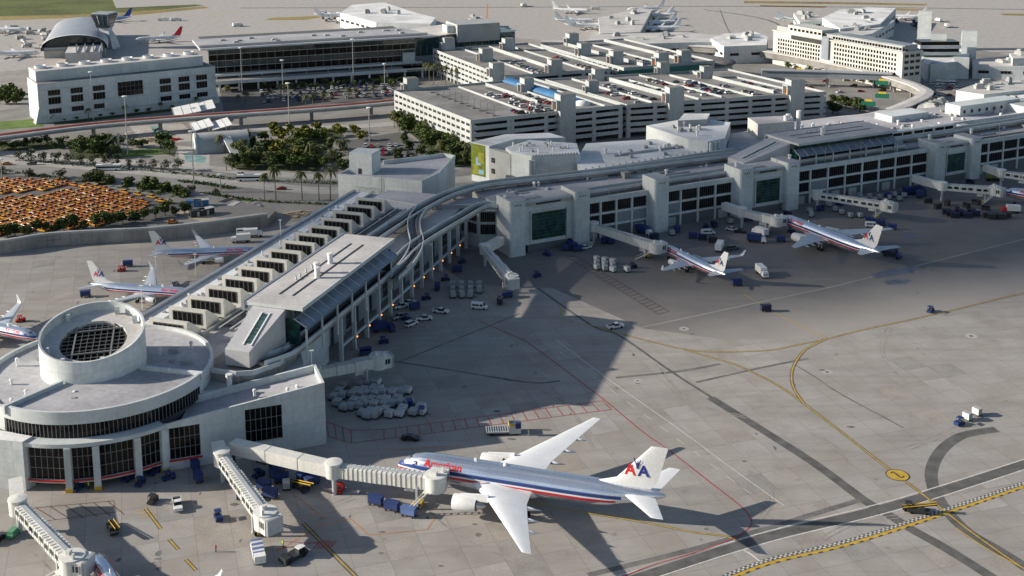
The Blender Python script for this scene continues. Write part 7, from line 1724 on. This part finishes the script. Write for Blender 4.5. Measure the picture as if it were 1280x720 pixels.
# --- first portal and narrow airliner
for i, (u, v) in enumerate(((708, 313), (716, 311), (722, 314), (713, 307), (757, 304))): cart(P2(u, v), radians(rg.uniform(0, 60)), 'blue cart at the foot of the first portal pylon', 'carts at the first portal')
car('sedan', 'car_white', P2(732, 311), radians(30), 'white car at the foot of the first portal pylon')
for i in range(9): uld(P2(746 + (i % 3) * 10, 327 + (i // 3) * 5 + (i % 3) * 1.5), radians(rg.uniform(10, 50)), 'white container in the group before the narrow airliner', 'containers before the narrow airliner', 'uld_white')
uld(P2(784, 340), radians(30), 'white container beside a dark tractor before the narrow airliner', None, 'uld_white'); tug(P2(791, 335), radians(30), 'dark tractor beside a white container', None, 'navy')
box_truck(P2(806, 293), radians(-50), 'truck with bright blue cover at the single pylon foot', 'blue_canvas', 'car_white'); van(P2(885, 293), radians(10), 'white van behind the narrow airliner at the concourse')
cart(P2(866, 298), radians(-10), 'blue and white cart behind the narrow airliner'); cart(P2(878, 300), radians(-10), 'dark cart beside the blue and white cart', None, 'navy'); cart(P2(891, 303), radians(-10), 'grey low cart at the end of the row behind the narrow airliner', None, 'dark_metal')
car('sedan', 'car_white', P2(915, 288), radians(-30), 'white car beside the concourse between pylon and portal'); car('sedan', 'car_black', P2(925, 291), radians(-30), 'black car beside the concourse between pylon and portal')
box_truck(P2(949, 294), radians(120), 'white box truck before the station portal'); box_truck(P2(947, 303), radians(-20), 'blue box truck with white cab before the station portal', 'blue_metal'); box_truck(P2(953, 345), radians(-80), 'white box truck alone on the taxilane edge'); cart(P2(921, 357), radians(10), 'blue cart behind the narrow airliner tail')
box_truck(P2(900, 312), radians(70), 'white catering truck behind the narrow airliner wing', 'white_paint', 'car_white', None, 7.5); car('suv', 'car_grey', P2(916, 312), radians(20), 'grey utility car beyond the narrow airliner wing')
# --- wide airliner at the station portal
cart(P2(976, 302), radians(-10), 'blue cart ahead of the wide airliner engine'); tug(P2(989, 291), radians(30), 'blue tractor below the kinked jet bridge cab')
for i, (u, v) in enumerate(((1014, 271), (1044, 264), (1052, 268), (1063, 272), (1075, 272), (1036, 258), (1024, 262))): uld(P2(u, v), radians(-20 + i * 9), 'white container in the row beyond the wide airliner', 'containers beyond the wide airliner', 'uld_white')
for i, (u, v) in enumerate(((1087, 278), (1094, 280), (1101, 282), (1115, 287))): cart(P2(u, v), radians(-14), 'blue cart in the row beyond the wide airliner tail', 'carts beyond the wide airliner')
van(P2(1090, 284), radians(-10), 'white van beside the wide airliner fin'); box_truck(P2(1116, 322), radians(-50), 'dark blue truck below the wide airliner tail', 'navy', 'blue_metal')
for i, (u, v) in enumerate(((1140, 243), (1148, 242), (1152, 246))): box_truck(P2(u, v), radians(10 + 20 * i), 'blue truck against the concourse beside the end portal', 'blue_metal', 'blue_metal', 'trucks by the end portal')
for i in range(12): uld(P2(1062 + i * 6.2, 246 + (i * 5 % 9)), radians(i * 20), 'grey container in the shade of the concourse between two portals', 'containers between the portals')
for i in range(8): cart(P2(1183 + i * 5.2, 268 + (i % 3) * 2.2), radians(-8), 'dark blue empty dolly in the row before the end portal', 'dollies before the end portal', 'navy')
for i in range(7): cart(P2(1160 + i * 12, 254 + (i * 7 % 11)), radians(i * 25), 'dark empty dolly scattered before the end portal', 'scattered dollies', 'dark_metal')
for i in range(5): cart(P2(1234 + i * 6, 272 + (i % 2) * 2), radians(-5), 'low dark dolly in the far row before the end portal', 'far dolly row', 'dark_metal')
uld(P2(1220, 268), .2, 'white tank cart at the end of the dolly row', None, 'uld_white')
assemble('tank_truck', 'olive tank truck behind the end jet bridge', 'truck', P2(1241, 226), radians(-12), [('tank', pm('otank', lambda: MB().lathe([(.3, -3), (1.3, -2.8), (1.3, 2.4), (.3, 2.6)], (0, 0, 2.1), 'x', 14), 'olive_metal')), ('cab', pm('otcab', lambda: MB().box(2.8, 4.4, -1.1, 1.1, .6, 2.4), 'white_paint')), ('chassis', pm('otch', lambda: MB().box(-3, 4.2, -.9, .9, .5, .9), 'dark_metal'))], [(3.4, -1), (3.4, 1), (-2, -1), (-2, 1)], .48)
box_truck(P2(1262, 266), radians(170), 'white truck with red cab beside the end airliner engine', 'white_paint', 'red_metal')
# --- open apron
cart(P2(957, 389), radians(10), 'dark blue dolly alone on the taxilane', None, 'navy'); tug(P2(1163, 390), radians(50), 'blue tractor on the yellow taxi line')
tug(P2(1199, 531), radians(215), 'blue tractor pulling two white containers across the open apron'); uld(P2(1209, 525), radians(32), 'first white container behind the tractor on the open apron', None, 'uld_white'); uld(P2(1221, 519), radians(32), 'second white container behind the tractor on the open apron', None, 'uld_white')
belt_loader(P2(1148, 641), radians(-12), 'black belt loader on the service road beside the checked line'); tug(P2(1137, 638), radians(-12), 'black tractor ahead of the belt loader on the service road', None, 'dark_metal')
# --- left apron
cart(P2(160, 333), radians(10), 'blue cart on the apron between the left airliners'); tug(P2(152, 339), radians(15), 'brown tractor on the apron between the left airliners', None, 'red_metal'); tug(P2(218, 357), radians(60), 'silver tractor beside the pier lamp post', None, 'uld'); van(P2(304, 292), radians(8), 'white van below the retaining wall'); box_truck(P2(318, 296), radians(10), 'white catering truck at the pier below the retaining wall'); box_truck(P2(300, 303), radians(190), 'white truck at the wall side airliner nose')
tug(P2(26, 402), radians(20), 'red tractor beside the half hidden airliner', None, 'red_metal'); cart(P2(107, 371), radians(20), 'blue cart behind the satellite drum'); cart(P2(72, 300, ), radians(5), 'pale cart below the retaining wall', None, 'uld')
# construction yard at the end of the taxi lot
for i, (u, v, c) in enumerate(((242, 258, 'blue_awning'), (252, 257, 'blue_awning'), (247, 270, 'dark_metal'), (258, 268, 'dark_metal'), (283, 258, 'dark_metal'), (293, 262, 'grey_wall'))):
    p = A(u, v, 0 if u > 270 else ZT); t = thing('site_container', ('bright blue site shed', 'second blue site shed', 'black netted skip', 'black material pile shed', 'dark open skip beside rubble', 'grey site hut beside rubble')[i] + ' in the yard beyond the taxi lot', 'shed', p, radians(15 * i)); MB().box(-3, 3, -1.4, 1.4, .02, 2.6).build('wall', c, t); MB().prism([(-3.1, -1.5), (3.1, -1.5), (3.1, 1.5), (-3.1, 1.5)], 2.6, 2.75).build('roof', 'roof_light' if i % 2 else c, t); MB().box(-.5, .5, -1.45, -1.41, .1, 2.1).build('door', 'grey_wall', t)
def rubble(u, v, r, z, n, mt, lab):
    p = A(u, v, z); rnd = random.Random(int(u)); mb = MB()
    for _ in range(n):
        a, q = rnd.uniform(0, 6.28), r * sqrt(rnd.random()); s = rnd.uniform(.3, 1.0); x, y = q * cos(a), q * sin(a); mb.box(x - s, x + s, y - s * .7, y + s * .7, 0, s * 1.2 * (1 - .5 * q / r))
    o = mb.build('rubble_heap', mt, None); o.location = (p.x, p.y, z + .01); tag(o, lab, 'rubble')
rubble(308, 258, 6, 0, 60, 'pale_concrete', 'heap of pale rubble beside the yard'); rubble(372, 268, 5, 0, 40, 'sand', 'sandy heap by the pier head'); rubble(185, 176, 6, 0, 40, 'sand', 'brown spoil heap in the plaza'); rubble(215, 175, 4, 0, 30, 'red_metal', 'red barrier pile in the plaza')
# clutter on far aprons
for i, (u, v, ll) in enumerate(((205, 26, 'white vehicle on the far apron behind the ramp tower'), (221, 26, 'white truck on the far apron right of the red fin'), (298, 33, 'dark vehicle on the far apron behind the glass terminal'), (655, 8, 'dark vehicle far out on the runway apron'), (1183, 34, 'white truck on the pale apron beyond the hotel'), (1172, 27, 'white vehicle near the far hall jet bridge'), (402, 20, 'row of white trucks left of the stepped far concourse'))): box_truck(A(u, v), radians(20 * i), ll, 'white_paint', 'car_white', None, 9.0)
for i in range(16): box_truck(A(745 + (i * 37 % 62), 12 + (i * 11 % 28)), radians(i * 31), 'white service truck crowding the far pier', 'white_paint', 'car_white', 'service trucks at the far pier', 8.0)
for i in range(10): box_truck(A(1090 + (i * 29 % 60), 22 + (i * 7 % 16)), radians(i * 31), 'dark service truck in the shade of the far airside hall', 'navy', 'car_grey', 'service trucks at the far hall', 8.0)
for i in range(12): box_truck(A(405 + (i * 17 % 50), 18 + (i * 5 % 12)), radians(i * 31), 'small white truck beside the stepped far concourse', 'white_paint', 'car_grey', 'trucks at the stepped concourse', 7.0)
for i in range(14): box_truck(A(20 + (i * 19 % 60), 36 + (i * 7 % 26)), radians(i * 31), 'small grey truck left of the barrel vaulted concourse', 'grey_wall', 'car_white', 'trucks at the barrel concourse', 7.0)
# ------------------------------------------------------------------ cloud bank between the low sun and the concourse
CD = 5200.0; cc = Vector((215 - CD * cos(SUN_EL), 478, CD * sin(SUN_EL)))
mt, n, b = nodes_of('cloud'); b.inputs['Base Color'].default_value = (.9, .9, .9, 1); b.inputs['Roughness'].default_value = 1
tr = n.nodes.new('ShaderNodeBsdfTransparent'); mx = n.nodes.new('ShaderNodeMixShader'); mx.inputs[0].default_value = .22; lk(n, tr.outputs[0], mx.inputs[1]); lk(n, b.outputs[0], mx.inputs[2]); lk(n, mx.outputs[0], n.nodes['Material Output'].inputs[0])
crn = random.Random(4); mb = MB()
for k in range(60):
    y = crn.uniform(-98, 62); z = crn.uniform(-48, 60); x = crn.uniform(-220, 220); r_ = crn.uniform(22, 40)
    R_ = []
    for i in range(7):
        a = -pi / 2 + pi * i / 6; R_.append([(x + r_ * 2.2 * cos(a) * cos(t) + .001, y + r_ * cos(a) * sin(t), z + r_ * .7 * sin(a)) for t in [2 * pi * j / 12 for j in range(12)]])
    mb.rings(R_)
o = mb.build('cloud', 'cloud', None, True, 180, kind='structure'); o.location = cc


# extra ramp clutter in the shade of the concourse
for i in range(26):
    q = TF.w(-20 + i * 8.6 + rg.uniform(-3, 3), -3.5 - rg.uniform(0, 5)); 
    if i % 4 == 0: tug(q, rg.uniform(0, 6), 'blue tractor parked in the shade along the concourse foot', 'tractors along the concourse foot')
    elif i % 4 == 1: cart(q, rg.uniform(0, 6), 'dark cart parked in the shade along the concourse foot', 'carts along the concourse foot', 'navy')
    elif i % 4 == 2: uld(q, rg.uniform(0, 6), 'grey container parked in the shade along the concourse foot', 'containers along the concourse foot')
    else: cart(q, rg.uniform(0, 6), 'blue cart parked in the shade along the concourse foot', 'blue carts along the concourse foot')
for i in range(10):
    q = PF.w(2 + i * 9.5, -4 - rg.uniform(0, 3)); (tug if i % 2 else cart)(q, rg.uniform(0, 6), ('blue tractor' if i % 2 else 'blue cart') + ' parked along the pier columns', ('tractors' if i % 2 else 'carts') + ' along the pier columns')
